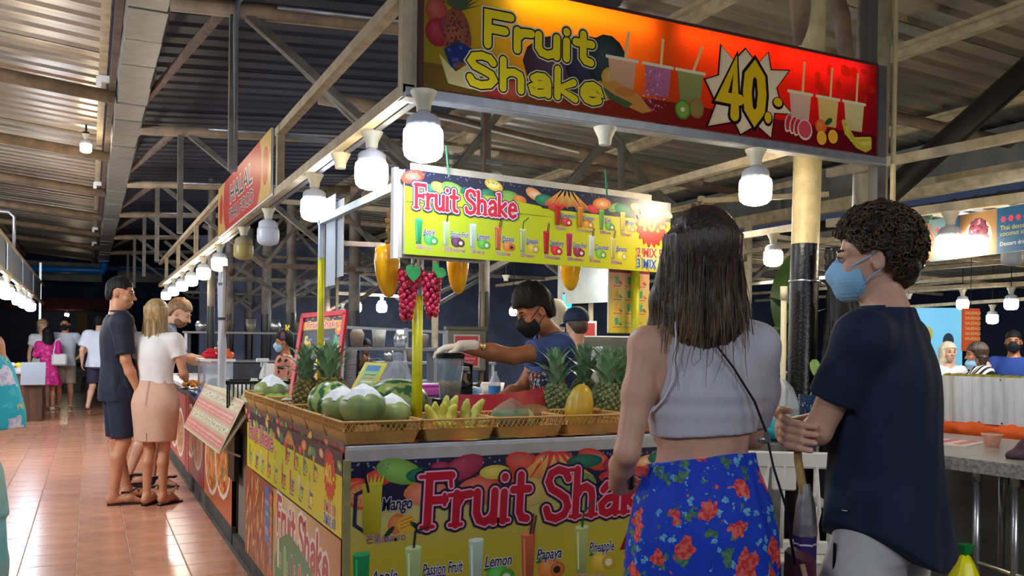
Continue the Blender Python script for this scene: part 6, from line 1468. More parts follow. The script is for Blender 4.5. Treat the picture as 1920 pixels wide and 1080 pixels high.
J = base_pose(False)
J.update(head=(.02, .20, 1.56), neck=(0, .10, 1.44), hp=-.45, hy=-.25, lean=[(.8, 0, 0), (1.0, 0, 0), (1.4, 0, .07), (1.5, 0, .09)], shR=(.19, .06, 1.39), shL=(-.19, .06, 1.39), elR=(.24, .22, 1.16), wrR=(.20, .46, 1.10), handR=((-.1, 1, .15), (0, .1, 1), .4), elL=(-.24, .22, 1.16), wrL=(-.1, .46, 1.14), handL=((.2, 1, .1), (0, .1, 1), .4), anR=(.1, -.02, .08), anL=(-.1, -.22, .08), toeL=(-.12, -.03, .02), knL=(-.1, -.05, .48))
R1 = build_person('fair bearded person in grey shirt bending to read the halal counter display', (.56, 8.75, 0), 92, 1.82, J, 'fair', .008, lo=(-.42, -.4, -.02), hi=(.42, .72, 1.78))
face_bits(J, R1, M_hfair); cap_hair(J, R1, M_hfair, t=.012, line=.055, side=.02, nz=.004, vox=.006, back=-.06)
F = Field(np.array(J['head'])-.16, np.array(J['head'])+.16, .005); F.frame = head_frame(J); F.ell((0, .022, -.055), (.063, .074, .07), .02); X, Y, Z = F.grid(); F.d = np.maximum(F.d, (Z+.045-np.maximum(.045-Y, 0)*.7).astype(np.float32)); F.d = np.maximum(F.d, (-Y-.01).astype(np.float32)); F.frame = None; F.noise(.002, 120, 2); F.mesh('beard', mat('short_beard', (128, 88, 60), .8, var=.2, vscale=60), R1)
shirt(J, R1, mat('grey_blue_shirt', (112, 124, 146), .75, var=.15), .86, .9, .02, .009, 'shirt', (-.42, -.35, .7), (.42, .5, 1.6), .078, .066, seed=9)
trousers(J, R1, mat('denim', (48, 60, 92), .8, var=.15), .95, .95, .01)
for s_ in 'LR': shoe(J, R1, s_, mat('black_shoe', (20, 24, 40), .5), M_white)

# ---- cropped figure in turquoise at the left edge
J = base_pose(True)
J.update(elR=(.25, .0, 1.12), wrR=(.2, .2, 1.05), handR=None, handL=None)
C1 = build_person('person in loose turquoise blouse and trousers with white flowers, cut off by the left edge', (-.53, 4.33, 0), -20, 1.66, J, 'tan', .010, hi=(.4, .4, 1.8), face=False)
M_tq = floral('turquoise_floral', (44, 186, 206), ((200, 196, 222), (232, 228, 240)), ((206, 200, 150), (60, 160, 170)), ((90, 206, 220), (60, 190, 206)), 7)
F = Field((-.42, -.32, .95), (.42, .32, 1.5), .009); F.loft([(1.02, 0, 0, .30, .19), (1.1, 0, 0, .305, .19), (1.2, 0, 0, .285, .17), (1.3, 0, 0, .25, .15), (1.38, 0, 0, .20, .11), (1.44, 0, 0, .12, .08), (1.47, 0, 0, .07, .06)], 0, fold=lambda a, Z, x, y: (.008*np.sin(7*a+Z*8)).astype(np.float32)); F.mesh('blouse', M_tq, C1)
F = Field((-.34, -.28, .03), (.34, .28, 1.08), .011); F.loft([(.62, 0, 0, .24, .15), (.8, 0, 0, .215, .15), (.95, 0, 0, .18, .125), (1.06, 0, 0, .14, .1)], .0)
for s_ in (-1, 1): F.chain([(s_*.1, 0, .8), (s_*.12, 0, .4), (s_*.13, 0, .06)], [.115, .12, .12], .02, cut=True)
F.noise(.006, 14, 3, (1, 1, .4)); F.mesh('trousers', mat('turquoise_trousers', (52, 186, 206), .75, col2=(170, 200, 190), vscale=3), C1)
b = MB(); b.lathe([(.262, 1.05), (.268, 1.035)], 24, sy=.66, cap=False); cap_hair(J, C1, M_hbrown, vox=.009)
for s_ in 'LR': shoe(J, C1, s_, M_sand, M_sand, True)

# ---- people far down the aisle
M_gl_ = mat('grey_tshirt', (196, 204, 214), .8, var=.06)
J = base_pose(True); J.update(handR=None, handL=None, elR=(.24, .06, 1.14), wrR=(.1, .25, 1.2), elL=(-.22, .06, 1.14), wrL=(-.08, .25, 1.15), hy=.1)
P1 = build_person('person with long black hair in a bright pink frilled dress far down the aisle', (-.70, 18.5, 0), -12, 1.60, J, 'tan', .013, face=False)
M_pk = floral('pink_dress', (206, 30, 130), ((226, 60, 150), (240, 110, 170)), ((150, 20, 90), (180, 30, 110)), ((230, 80, 160), (240, 120, 180)), 12)
F = Field((-.35, -.3, .5), (.35, .3, 1.5), .012); F.loft([(.56, 0, 0, .27, .21), (.7, 0, 0, .235, .18), (.85, 0, 0, .2, .15), (1.02, 0, 0, .135, .1), (1.2, 0, 0, .155, .11), (1.38, 0, 0, .17, .1), (1.45, 0, 0, .09, .07)], 0, fold=lambda a, Z, x, y: (.012*np.sin(9*a)*np.clip(1.05-Z, 0, 1)*2).astype(np.float32)); cloth_sleeve(F, J['shR'], J['elR'], .95, .07, .07); cloth_sleeve(F, J['shL'], J['elL'], .95, .07, .07); F.mesh('dress', M_pk, P1)
longhair(J, P1, M_hdark, 1.12, w=.10, strands=20, seed=2, vox=.012, flare=.03)
for s_ in 'LR': shoe(J, P1, s_, M_white, M_white)
K = thing('handbag', 'white handbag with pink scarf at the side of the person in pink', 'bag', (-.50, 18.35, 1.0)); b = MB(); b.box((0, 0, 0), (.26, .12, .22), bev=.03); b.build('bag_body', M_white, K); b = MB(); b.box((-.02, -.02, .22), (.1, .08, .26), bev=.03); b.build('scarf', mat('pink_scarf', (210, 30, 140), .7), K); b = MB(); b.tube([(-.1, 0, .1), (-.06, .02, .36), (.02, .02, .4)], .012, 6); b.build('strap', M_white, K)
J = base_pose(False); J.update(handR=None, handL=None, elL=(-.38, -.08, 1.16), wrL=(-.2, .02, .98), hy=0, hp=-.1)
P2 = build_person('person in black mask and khaki shorts with hand on hip down the aisle', (-.42, 18.9, 0), 188, 1.80, J, 'tan', .013, lo=(-.5, -.3, -.02))
face_bits(J, P2, lips=False); mask_mesh(J, P2, MATS['black_mask'], loops=False); cap_hair(J, P2, M_hdark, vox=.009, line=.06); shirt(J, P2, M_gl_, .85, .5, .025, .012, 'tshirt', seed=3); trousers(J, P2, mat('khaki_shorts', (150, 134, 116), .8), .95, .95, .012)
for s_ in 'LR': shoe(J, P2, s_, mat('cream_shoe', (206, 200, 160), .6), M_white)
J = base_pose(True); J.update(handR=None, handL=None, hy=.4)
P3 = build_person('blond-haired person behind the pink dress at the far end of the aisle', (-.82, 19.3, 0), 170, 1.76, J, 'fair', .014)
face_bits(J, P3); longhair(J, P3, M_hblond, 1.5, w=.085, strands=10, vox=.012, flare=.0); shirt(J, P3, M_white, .85, .5, .02, .013, 'tshirt'); trousers(J, P3, MATS['pink_dress'], .95, .8, .014)
J = base_pose(False); J.update(handR=None, handL=((0, .2, -1), (1, 0, 0), .4), elL=(-.27, -.06, 1.14), wrL=(-.28, .0, .92), hipR=(.09, 0, .9), knR=(.1, .10, .50), anR=(.1, .06, .08), toeR=(.12, .24, .02), knL=(-.1, -.02, .50), anL=(-.1, -.28, .20), toeL=(-.11, -.18, .04), hy=-.2)
P4 = build_person('person walking away in loose white shirt and dark shorts down the aisle', (.17, 17.6, 0), 15, 1.83, J, 'fair', .012, lo=(-.45, -.45, -.02))
cap_hair(J, P4, M_hdark, vox=.009, back=-.06); shirt(J, P4, mat('loose_white_shirt', (206, 212, 226), .8, var=.05), .84, .8, .04, .011, 'shirt', r0=.09, r1=.09, seed=5, fold=.008); trousers(J, P4, mat('dark_shorts', (44, 40, 64), .8), .93, .85, .012)
for s_ in 'LR': shoe(J, P4, s_, M_flop, M_flop, True)

# ---- people behind the stalls
J = base_pose(True); J.update(handR=None, handL=None, hp=-.1, hy=.1, wrL=(-.1, .3, 1.0), elL=(-.24, .08, 1.1))
S1 = build_person('stall keeper in pink patterned top and pale mask with purple headband and yellow clip', (1.80, 8.95, 0), -72, 1.46, J, 'brown', .008, lo=(-.4, -.3, -.02))
trousers(J, S1, MATS['dark_jeans'], .95, 1.92, .013, name='trousers')
face_bits(J, S1, lips=False); mask_mesh(J, S1, M_mask); cap_hair(J, S1, M_hdark, vox=.007, t=.02)
shirt(J, S1, floral('stall_print', (206, 130, 110), ((24, 22, 30), (40, 30, 40)), ((190, 90, 60), (226, 170, 150)), ((226, 160, 150), (190, 100, 100)), 13), .7, .9, .03, .009, 'blouse', (-.45, -.3, .65), (.45, .4, 1.6), r0=.085, r1=.085, seed=2)
R, c_ = head_frame(J); W_ = lambda p: tuple(R @ np.array(p)+c_)
b = MB(); b.tube([W_((-.09, .0, .03)), W_((-.075, .0, .095)), W_((0, .0, .145)), W_((.075, 0, .095)), W_((.09, 0, .03))], .028, 8, flat=.6); b.build('headband', mat('purple_band', (96, 66, 100), .7), S1, True)
b = MB(); [b.ball(W_((-.02+.03*math.cos(a), -.06+.02*math.sin(2*a), .165+.028*math.sin(a))), (.018, .01, .022), 8) for a in (0, 1.2, 2.4, 3.6, 4.9)]; b.build('yellow_clip', mat('yellow_clip', (230, 206, 50), .4), S1, True)
J = base_pose(False); J.update(elR=(.26, .15, 1.18), wrR=(.06, .22, 1.40), handR=((-.3, .1, .9), (0, -1, 0), .6), elL=(-.26, .15, 1.15), wrL=(-.05, .24, 1.34), handL=((.3, .1, .9), (0, -1, 0), .6))
S2 = build_person('seated person in dark shirt with hands at the mouth far behind the grapes', (3.86, 13.05, -.34), 195, 1.75, J, 'dark', .011)
face_bits(J, S2); cap_hair(J, S2, M_hdark, vox=.008); shirt(J, S2, mat('dark_tshirt', (22, 26, 40), .8), .8, .6, .02, .011, 'tshirt'); trousers(J, S2, MATS['dark_shorts'], .95, 1.9, .013, name='trousers')
J = base_pose(False); J.update(handR=None, handL=None, hp=-.2, hy=.3)
S3 = build_person('person in a navy cap seen from behind over the vendor\'s shoulder', (3.05, 5.22, 0), 20, 1.60, J, 'fair', .009, face=False)
trousers(J, S3, MATS['dark_jeans'], .95, 1.92, .013, name='trousers')
cap_hair(J, S3, M_hbrown, vox=.008, t=.006); F = Field(np.array(J['head'])-.2, np.array(J['head'])+.2, .007); F.frame = head_frame(J); F.ell((0, -.018, .05), (.096, .116, .098), 0); F.half((0, 0, .03), (0, .15, -1)); F.ell((0, .12, .035), (.07, .07, .008), .01); F.mesh('cap', mat('navy_cap', (22, 40, 74), .7), S3); shirt(J, S3, M_gl_, .8, .6, .02, .010, 'tshirt')
J = base_pose(True); J.update(handR=None, handL=None)
S4 = build_person('person with pale cloth over the head behind the vendor', (3.25, 5.88, 0), 30, 1.70, J, 'tan', .010, face=False)
trousers(J, S4, MATS['dark_jeans'], .95, 1.92, .013, name='trousers')
h = np.array(J['head']); F = Field(h-.22, h+.2, .008); F.frame = head_frame(J); F.ell((0, -.02, .03), (.1, .118, .108), 0); F.ell((0, -.05, -.06), (.085, .07, .08), .03); X, Y, Z = F.grid(); F.d = np.maximum(F.d, (Y-.05).astype(np.float32)); F.frame = None; F.noise(.004, 40, 2); F.mesh('head_cloth', mat('pale_cloth', (206, 196, 170), .8), S4); shirt(J, S4, MATS['dark_tshirt'], .8, .6, .02, .010, 'tshirt')
J = base_pose(True); J.update(handR=None, handL=None, head=(0, .1, 1.6), hp=-.5)
S5 = build_person('stooping person in pale shirt half seen behind the right-hand pineapples', (3.60, 5.2, 0), 60, 1.42, J, 'tan', .011, face=False)
trousers(J, S5, MATS['dark_jeans'], .95, 1.92, .013, name='trousers')
cap_hair(J, S5, M_hdark, vox=.009); shirt(J, S5, mat('pale_pink_shirt', (214, 200, 206), .8), .8, .7, .03, .011, 'shirt')
J = base_pose(True); J.update(handR=None, handL=None, hy=0)
S6 = build_person('pale-blond person behind the white panel stall on the right', (8.05, 6.1, -.05), 205, 1.48, J, 'fair', .010)
trousers(J, S6, MATS['dark_jeans'], .95, 1.92, .013, name='trousers')
face_bits(J, S6, M_hfair); longhair(J, S6, mat('ash_blond', (206, 190, 160), .5, col2=(226, 214, 190), vscale=50), 1.42, w=.095, strands=20, vox=.009); shirt(J, S6, M_white, .75, .4, .02, .011, 'top')
J = base_pose(True); J.update(handR=((0, 1, .2), (-1, 0, 0), .3), elR=(.36, .22, 1.26), wrR=(.34, .46, 1.24), elL=(-.2, .2, 1.2), wrL=(-.15, .42, 1.24), handL=None, head=(0, .08, 1.60), hp=-.15, hy=.2, lean=[(.8, 0, 0), (1.4, 0, .04), (1.5, 0, .05)])
S7 = build_person('person in black and white striped top with chin mask reaching over bananas', (7.50, 5.3, -.05), -40, 1.50, J, 'tan', .009, hi=(.45, .65, 1.8))
trousers(J, S7, MATS['dark_jeans'], .95, 1.92, .013, name='trousers')
face_bits(J, S7); mask_mesh(J, S7, M_mask, lower=-.055, loops=True); longhair(J, S7, M_hbrown, 1.50, w=.085, strands=10, vox=.009)
def stripes(name, c1, c2, sc):
    m = mat(name, c1, .7); nt = m.node_tree; N = nt.nodes; L = nt.links; t = N.new('ShaderNodeTexCoord'); w_ = N.new('ShaderNodeTexWave'); w_.bands_direction = 'DIAGONAL'; w_.inputs['Scale'].default_value = sc; w_.inputs['Distortion'].default_value = .6
    r = N.new('ShaderNodeValToRGB'); r.color_ramp.interpolation = 'CONSTANT'; r.color_ramp.elements[0].color = srgb(c1); r.color_ramp.elements[1].color = srgb(c2); r.color_ramp.elements[1].position = .5
    L.new(t.outputs['Object'], w_.inputs[0]); L.new(w_.outputs[0], r.inputs[0]); L.new(r.outputs[0], N['Principled BSDF'].inputs['Base Color']); return m
shirt(J, S7, stripes('striped_cloth', (230, 226, 216), (20, 20, 24), 7), .75, 1.6, .025, .009, 'striped_top', (-.45, -.3, .7), (.45, .6, 1.6), r0=.08, r1=.07)
J = base_pose(False); J.update(handR=((-.2, .3, 1), (0, -1, 0), .5), elR=(.30, .12, 1.2), wrR=(.26, .25, 1.42), handL=None, hy=.2)
S8 = build_person('person in royal-blue t-shirt and black mask at the right edge behind the fruit', (8.3, 5.55, -.05), 250, 1.60, J, 'brown', .010)
trousers(J, S8, MATS['dark_jeans'], .95, 1.92, .013, name='trousers')
face_bits(J, S8, lips=False); mask_mesh(J, S8, MATS['black_mask']); cap_hair(J, S8, M_hdark, vox=.008, t=.004); shirt(J, S8, mat('royal_tshirt', (30, 60, 130), .8), .75, .55, .02, .010, 'tshirt')

# ------------------------------------------------------------------ right-hand bar table and the stall behind it
M_stt = mat('worn_steel_top', (168, 170, 172), .3, .55, var=.15, vscale=4, bump=.05)
bt = thing('bar_table', 'long grey steel-topped bar table on pipe legs right of the masked man', 'table', (0, 0, 0))
b = MB(); b.prism([(3.56, 1.3), (4.5, 1.3), (4.52, 3.05), (4.42, 3.75), (3.72, 3.75), (3.70, 3.02), (3.50, 2.98), (3.50, 2.80)], .845, .872); b.build('tabletop', M_stt, bt)
b = MB(); b.prism([(3.545, 1.3), (3.56, 1.3), (3.50, 2.80), (3.485, 2.80)], .815, .873); b.build('edge', mat('granite_edge', (120, 120, 118), .5, var=.4, vscale=60), bt)
for i, y in enumerate((2.82, 2.58, 2.40, 1.7)):
    b = MB(); b.tube([(3.61, y, 0), (3.61, y, .845)], .0165, 12); b.tube([(3.61, y, .76), (3.61, y, .845)], .021, 12); b.build('leg', M_steel, bt, True)
for y in (3.0, 1.7):
    b = MB(); b.tube([(4.4, y, 0), (4.4, y, .845)], .0165, 12); b.build('leg', M_steel, bt, True)
b = MB(); b.tube([(3.61, 1.7, .33), (3.61, 3.3, .45)], .013, 8); b.build('foot_rail', M_steel, bt, True)
b = MB(); b.tube([(3.61, 2.82, .25), (3.9, 2.2, .3)], .013, 8); b.build('foot_rail', M_steel, bt, True)
b = MB(); b.box((3.9, 2.25, .775), (.4, .5, .05), bev=.006); b.build('under_tray', M_black, bt)
st = thing('side_table', 'black-edged steel table beside the black column behind the masked man', 'table', (0, 0, 0))
b = MB(); b.prism([(3.262, 3.02), (3.40, 2.72), (3.49, 2.78), (3.49, 3.02)], .835, .862); b.build('tabletop', M_stt, st)
b = MB(); b.prism([(3.25, 3.02), (3.39, 2.70), (3.40, 2.72), (3.262, 3.02)], .80, .863); b.prism([(3.39, 2.70), (3.495, 2.77), (3.49, 2.78), (3.40, 2.72)], .80, .863); b.build('black_edge', M_black, st)
for x, y in ((3.42, 2.85), (3.45, 2.99)): b = MB(); b.tube([(x, y, 0), (x, y, .835)], .0165, 10); b.build('leg', M_steel, st, True)
b = MB(); b.box((4.585, 2.5, .4), (.06, 3.2, .8)); tag(b.build('low_wall', mat('stained_concrete', (112, 112, 106), .8, var=.3, vscale=2.5, bump=.15)), 'low stained concrete wall under and behind the bar table', 'wall', kind='structure')

ps = thing('panel_stall', 'fruit stall fronted with a white ribbed panel above an orange cloth', 'stall', (4.66, 3.4, 0))
pa, pb = Vector((4.655-4.66, 3.64-3.4, 0)), Vector((4.735-4.66, 3.05-3.4, 0)); du = (pb-pa).normalized(); nv = Vector((-du.y*-1, 0, 0)); nrm = Vector((du.y, -du.x, 0)); nrm = nrm if nrm.x < 0 else -nrm; L_ = (pb-pa).length
b = MB(); n_ = 40; vs = []; fs = []
for i in range(n_+1):
    p = pa+du*L_*i/n_; o_ = nrm*(.004*(1 if (i//2) % 2 else -1)); vs += [(p.x+o_.x, p.y+o_.y, .925), (p.x+o_.x+nrm.x*.02, p.y+o_.y+nrm.y*.02, 1.20)]
for i in range(n_): fs.append((2*i, 2*i+1, 2*i+3, 2*i+2))
m_ = len(vs); vs += [(x-nrm.x*.01, y-nrm.y*.01, z) for x, y, z in vs[:m_]]; fs += [tuple(q+m_ for q in f[::-1]) for f in fs[:n_]]+[(0, 2*n_, m_+2*n_, m_), (1, m_+1, m_+2*n_+1, 2*n_+1)]
b.add(vs, fs); b.build('white_panel', mat('white_sheet', (206, 212, 222), .45, col2=(150, 154, 160), vscale=9, stretch=(2, 2, .12), contrast=(.5, .85)), ps)
for i in range(5): b = MB(); p = pa+du*L_*(.05+.22*i)+nrm*.012; b.ball((p.x, p.y, 1.185), (.006, .006, .006), 6); b.ball((p.x-nrm.x*.016, p.y, .935), (.006, .006, .006), 6); b.build('rivet', M_black, ps)
F = Field((-.2, -.5, .6), (.25, .35, .98), .01); 
F.cone((pa.x+.03, pa.y, .80), (pb.x+.03, pb.y, .80), .045, .045, 0); F.cone((pa.x+.03, pa.y, .88), (pb.x+.03, pb.y, .88), .05, .05, .03); F.noise(.012, 28, 4); F.mesh('orange_cloth', mat('orange_cloth', (226, 92, 26), .7, var=.1), ps)
b = MB(); b.box((.38, -.1, .55), (.5, 1.2, 1.1)); b.build('body', M_black, ps); b = MB(); b.bar((pa.x-.01, pa.y, .86), (pa.x-.01, pa.y, .93), .012); b.build('hook', M_black, ps)
M_papa = mat('green_papaya', (130, 140, 60), .4, col2=(190, 170, 60), vscale=5)
for i in range(11):
    y = 3.62-.055*i; K = thing('green_banana', 'dark yellow-green banana lying in the row on top of the white panel stall', 'banana', (4.78+.02*(i % 2), y, 1.135), rz=.3*(-1)**i, group='bananas on the panel stall')
    b = MB(); b.tube([(-.07, 0, .03), (-.03, 0, .055), (.02, 0, .058), (.06, 0, .03)], [.008, .022, .022, .008], 8); b.build('peel', M_papa, K, True)
for i, (y, z) in enumerate(((3.75, 1.16), (3.86, 1.15))): K = thing('pomelo', ['pale green round pomelo nearest the white panel end', 'second pale green pomelo hidden behind the man\'s back'][i], 'fruit', (4.8, y, z)); b = MB(); b.ball((0, 0, 0), .05, 12); b.build('rind', mat('pomelo_rind', (150, 156, 96), .5), K, True); b = MB(); b.tube([(0, 0, .05), (0, 0, .06)], .005, 5); b.build('stem', M_brown, K)

K = thing('clay_cup', 'small pinkish tapered cup standing on the bar table', 'cup', (4.07, 2.83, .872)); b = MB(); b.lathe([(.032, 0), (.048, .062), (.044, .062), (.03, .006)], 20); b.build('cup', mat('clay', (206, 150, 128), .6, var=.15, vscale=40), K, True, .7); b = MB(); b.lathe([(.0475, .058), (.051, .064), (.047, .066)], 20, cap=False); b.build('rim', mat('clay_rim', (214, 176, 150), .6), K, True)
F = Field((3.62, 2.2, .86), (4.1, 2.66, 1.15), .008); F.ell((3.86, 2.42, .91), (.13, .11, .075), .02); F.ell((3.92, 2.38, .98), (.08, .08, .06), .04); F.ell((3.76, 2.47, .885), (.09, .05, .022), .03); F.half((0, 0, .873), (0, 0, -1)); F.noise(.009, 45, 3); tag(F.mesh('folded_cloth', mat('plum_cloth', (66, 42, 62), .85, var=.2)), 'crumpled plum cloth heaped at the right end of the bar table', 'cloth')
K = thing('placemat', 'pink and white paper menu lying flat on the bar table', 'menu', (4.02, 3.12, .8725), rz=.3); b = MB(); b.box((0, 0, .002), (.30, .42, .004)); b.build('sheet', M_white, K); A = Art(); A.rect(-.14, -.2, .28, .4, (226, 200, 206)); [A.rect(-.12+.09*(i % 3), -.18+.09*(i//3), .07, .05, (190, 70, 90)) for i in range(12)]; A.build('print', (0, 0, .004), (1, 0, 0), (0, 1, 0), CARD, K)
b = MB(); yb = thing('yellow_bag', 'bright yellow plastic bag tied with green at the foot of the bar table', 'bag', (3.47, 2.53, 0)); b.lathe([(.09, 0), (.14, .06), (.13, .18), (.09, .30), (.035, .42), (.012, .46)], 20, wob=lambda t, z: 1+.12*math.sin(5*t+z*9)+.06*math.sin(11*t)); b.build('film', mat('yellow_film', (214, 214, 10), .3), yb, True); b = MB(); b.lathe([(.014, .45), (.02, .465), (.03, .49), (.034, .50)], 12, wob=lambda t, z: 1+.15*math.sin(4*t)); b.build('green_top', mat('green_film', (10, 120, 60), .35), yb)

# white plastic chair behind the woman
M_chair = mat('white_chair_plastic', (216, 214, 206), .35)
K = thing('plastic_chair', 'white moulded plastic chair with slatted back between the woman and the black column', 'chair', (2.80, 3.02, 0), rz=-.55)
b = MB(); b.box((0, .0, .43), (.44, .42, .025), bev=.01); b.build('seat', M_chair, K)
yb_ = -.21
for x in (-.20, .20): b = MB(); b.tube([(x, yb_, .42), (x*1.02, yb_-.03, .65), (x*.95, yb_-.07, .86)], .02, 8, flat=.6); b.build('back_upright', M_chair, K, True)
b = MB(); b.box((0, yb_-.068, .88), (.38, .02, .07), bev=.008); b.box((0, yb_-.065, .80), (.10, .018, .10), bev=.006); b.build('backrest', M_chair, K)
b = MB(); b.box((0, yb_-.02, .50), (.40, .02, .06), bev=.008); b.build('lower_rail', M_chair, K)
for i in range(5): x = -.14+.07*i; b = MB(); b.tube([(x*.9, yb_-.02, .5), (x*1.1, yb_-.04, .66), (x*.95, yb_-.066, .86)], .016, 8, flat=.5); b.build('slat', M_chair, K, True)
for x in (-.2, .2):
    for y in (-.19, .19): b = MB(); b.tube([(x*1.12, y*1.12, 0), (x, y, .43)], [.018, .022], 8); b.build('leg', M_chair, K, True)
for x in (-.235, .235): b = MB(); b.tube([(x, .19, .42), (x, .2, .60), (x, .12, .65), (x, -.1, .65), (x*.93, yb_-.03, .66)], .018, 8, flat=1); b.build('armrest', M_chair, K, True)
K = thing('turquoise_bag', 'turquoise cloth bag under clear plastic on the table end behind the woman', 'bag', (3.08, 3.26, .9)); b = MB(); b.lathe([(.05, 0), (.11, .02), (.12, .06), (.08, .10), (.02, .12)], 18, wob=lambda t, z: 1+.08*math.sin(5*t+z*40)); b.build('cloth', mat('turquoise_cloth', (10, 160, 176), .6), K, True); b = MB(); b.lathe([(.07, .1), (.09, .16), (.06, .26), (.02, .30)], 16, wob=lambda t, z: 1+.15*math.sin(3*t+z*30)); b.build('clear_film', M_clr, K)
K = thing('grey_shelf', 'small grey shelf carrying the turquoise bag', 'shelf', (3.06, 3.28, .88)); b = MB(); b.box((0, 0, 0), (.3, .3, .03)); b.build('board', M_conc, K); b = MB(); b.box((.05, .05, -.44), (.06, .06, .86)); b.build('post', M_conc, K)
K = thing('white_pipe', 'upright white plastic pipe beside the black column', 'pipe', (3.19, 3.36, 0)); b = MB(); b.tube([(0, 0, 0), (0, 0, 1.66)], .014, 8); b.build('pipe', M_cream, K, True); b = MB(); b.tube([(0, 0, 1.6), (0, 0, 1.67)], .018, 8); b.build('coupling', M_cream, K, True)

# black tarpaulin bundle and plants beside the column
F = Field((3.02, 2.86, 0), (3.8, 3.55, 1.95), .013)
F.loft([(.02, 3.52, 3.22, .13, .12), (.8, 3.51, 3.22, .14, .12), (1.25, 3.48, 3.2, .13, .11), (1.45, 3.44, 3.19, .09, .08), (1.65, 3.40, 3.18, .05, .06), (1.86, 3.34, 3.19, .02, .03)], .0, fold=lambda a, Z, x, y: (.016*np.sin(6*a+Z*3)+.006*np.sin(15*a-Z*5)).astype(np.float32))
F.noise(.006, 16, 3); tp = F.mesh('tarpaulin', mat('black_tarp', (8, 9, 13), .42, bump=.3, bscale=18)); tag(tp, 'tall black tarpaulin bundle tied up against the black column', 'tarpaulin')
M_leafd = mat('dark_leaf', (34, 74, 36), .35, col2=(86, 104, 46), vscale=5); M_leafl = mat('lime_leaf', (150, 186, 96), .4, col2=(120, 160, 80), vscale=25)
def blade(name, p0, p1, w_, m, par, up=(0, 0, 1), bend=.1):
    p0, p1 = Vector(p0), Vector(p1); d = (p1-p0); s_ = d.cross(Vector(up)).normalized(); n_ = s_.cross(d).normalized(); b = MB(); vs = []; N_ = 8
    for i in range(N_+1):
        t = i/N_; q = w_*math.sin(PI*min(1, t*.94+.05))**.8; c_ = p0+d*t+n_*bend*math.sin(PI*t); vs += [c_-s_*q+n_*q*.25, c_, c_+s_*q+n_*q*.25]
    fs = []
    for i in range(N_): fs += [(3*i, 3*i+1, 3*i+4, 3*i+3), (3*i+1, 3*i+2, 3*i+5, 3*i+4)]
    b.add(vs, fs); return b.build(name, m, par, True)
pl = thing('potted_plant', 'broad-leaved dark green plant behind the masked man\'s face', 'plant', (3.85, 4.0, 0))
for p0, p1, w_ in (((.0, 0, 1.35), (-.22, -.05, 1.66), .05), ((0, 0, 1.3), (-.12, -.2, 1.50), .045), ((0, 0, 1.35), (.1, .05, 1.98), .10), ((0, 0, 1.3), (-.25, -.12, 1.45), .05), ((0, 0, 1.25), (.2, -.1, 1.6), .07), ((0, 0, 1.3), (-.02, -.02, 1.85), .09)): blade('leaf', p0, p1, w_, M_leafd, pl)
b = MB(); b.tube([(0, 0, .3), (.02, 0, .8), (0, 0, 1.36)], .014, 7); b.build('stem', M_leafd, pl, True); b = MB(); b.lathe([(.12, 0), (.17, .3), (.16, .3), (.12, .05)], 18); b.build('pot', M_black, pl, True)
K = thing('heart_leaf', 'single pale lime heart-shaped leaf on a stem beside the black column', 'leaf', (2.99, 2.93, 1.27)); b = MB(); b.prism(heart(.046), 0, .002); o = b.build('leaf_blade', M_leafl, K); o.rotation_euler = (1.25, .5, -.65); b = MB(); b.tube([(.005, .01, -.0), (.012, .03, -.08), (.0, .05, -.15)], .003, 5); b.build('stem', M_leafl, K); b = MB(); b.lathe([(.03, -.42), (.045, -.2), (.048, -.13), (.04, -.13), (.035, -.2)], 16, (0, .05, 0)); b.build('glass_vase', mat('blue_glass', (40, 60, 96), .08, alpha=.6), K, True)
K = thing('glass_tube', 'thin clear tube with a bright rim behind the navy t-shirt shoulder', 'tube', (3.17, 2.94, 1.36)); b = MB(); b.lathe([(.007, -.5), (.008, .12), (.02, .128), (.02, .133)], 12); b.build('tube', mat('clear_tube', (206, 226, 240), .1, alpha=.6), K, True); b = MB(); b.lathe([(.05, -.52), (.05, -.5)], 12); b.build('foot', M_black, K)

# neighbouring stall canopy at the right with its banner
rf = thing('canopy_frame', 'beige steel canopy rails of the dessert stall at the upper right', 'frame', (0, 0, 0))
for z, dz in ((2.16, 0),):
    b = MB(); b.bar((4.10, 3.95, 2.13), (4.26, 1.9, 2.115), .035, .05); b.build('lower_rail', M_beige, rf)
b = MB(); b.bar((4.10, 3.95, 2.44), (4.26, 1.9, 2.43), .04, .05); b.build('upper_rail', M_beige, rf)
b = MB(); b.bar((3.35, 4.25, 2.25), (4.1, 3.95, 2.31), .03, .03); b.bar((3.36, 4.25, 1.95), (3.36, 4.25, 2.28), .03); b.build('side_rail', M_beige, rf)
rs = thing('dessert_banner', 'blue and orange stall banner with a shaved ice picture and red lettering', 'sign', (4.27, 3.36, 1.855), rz=math.atan2(2.745-3.366, 4.172-4.268+.0))
L_ = .95; b = MB(); b.box((L_/2, .006, .115), (L_, .008, .235)); b.build('board', M_white, rs)
A = Art(); A.rect(0, 0, L_, .23, (40, 110, 140)); A.grad(0, 0, .22, .23, [(0, (110, 140, 150)), (1, (30, 100, 140))]); A.rect(.22, 0, .24, .23, (150, 116, 80)); A.rect(.46, 0, .49, .23, (22, 90, 136))
A.ell(.34, .105, .09, .085, (214, 196, 180)); A.ell(.34, .12, .065, .08, (90, 50, 70), hi=(130, 60, 90)); R_ = random.Random(2)
for i in range(40): a, q = R_.random()*6.28, R_.random()**.5; A.ell(.34+.07*q*math.cos(a), .115+.08*q*math.sin(a), .012, .006, R_.choice([(120, 40, 70), (60, 36, 50), (180, 120, 130), (80, 60, 70)]), rot=R_.random()*3, n=7)
for i in range(3): A.star(.06+.045*i, .17, .02, .012, 6, (214, 70, 90))
for i in range(3): A.text('Sweet', .05, .1-.035*i, .02, (206, 206, 90))
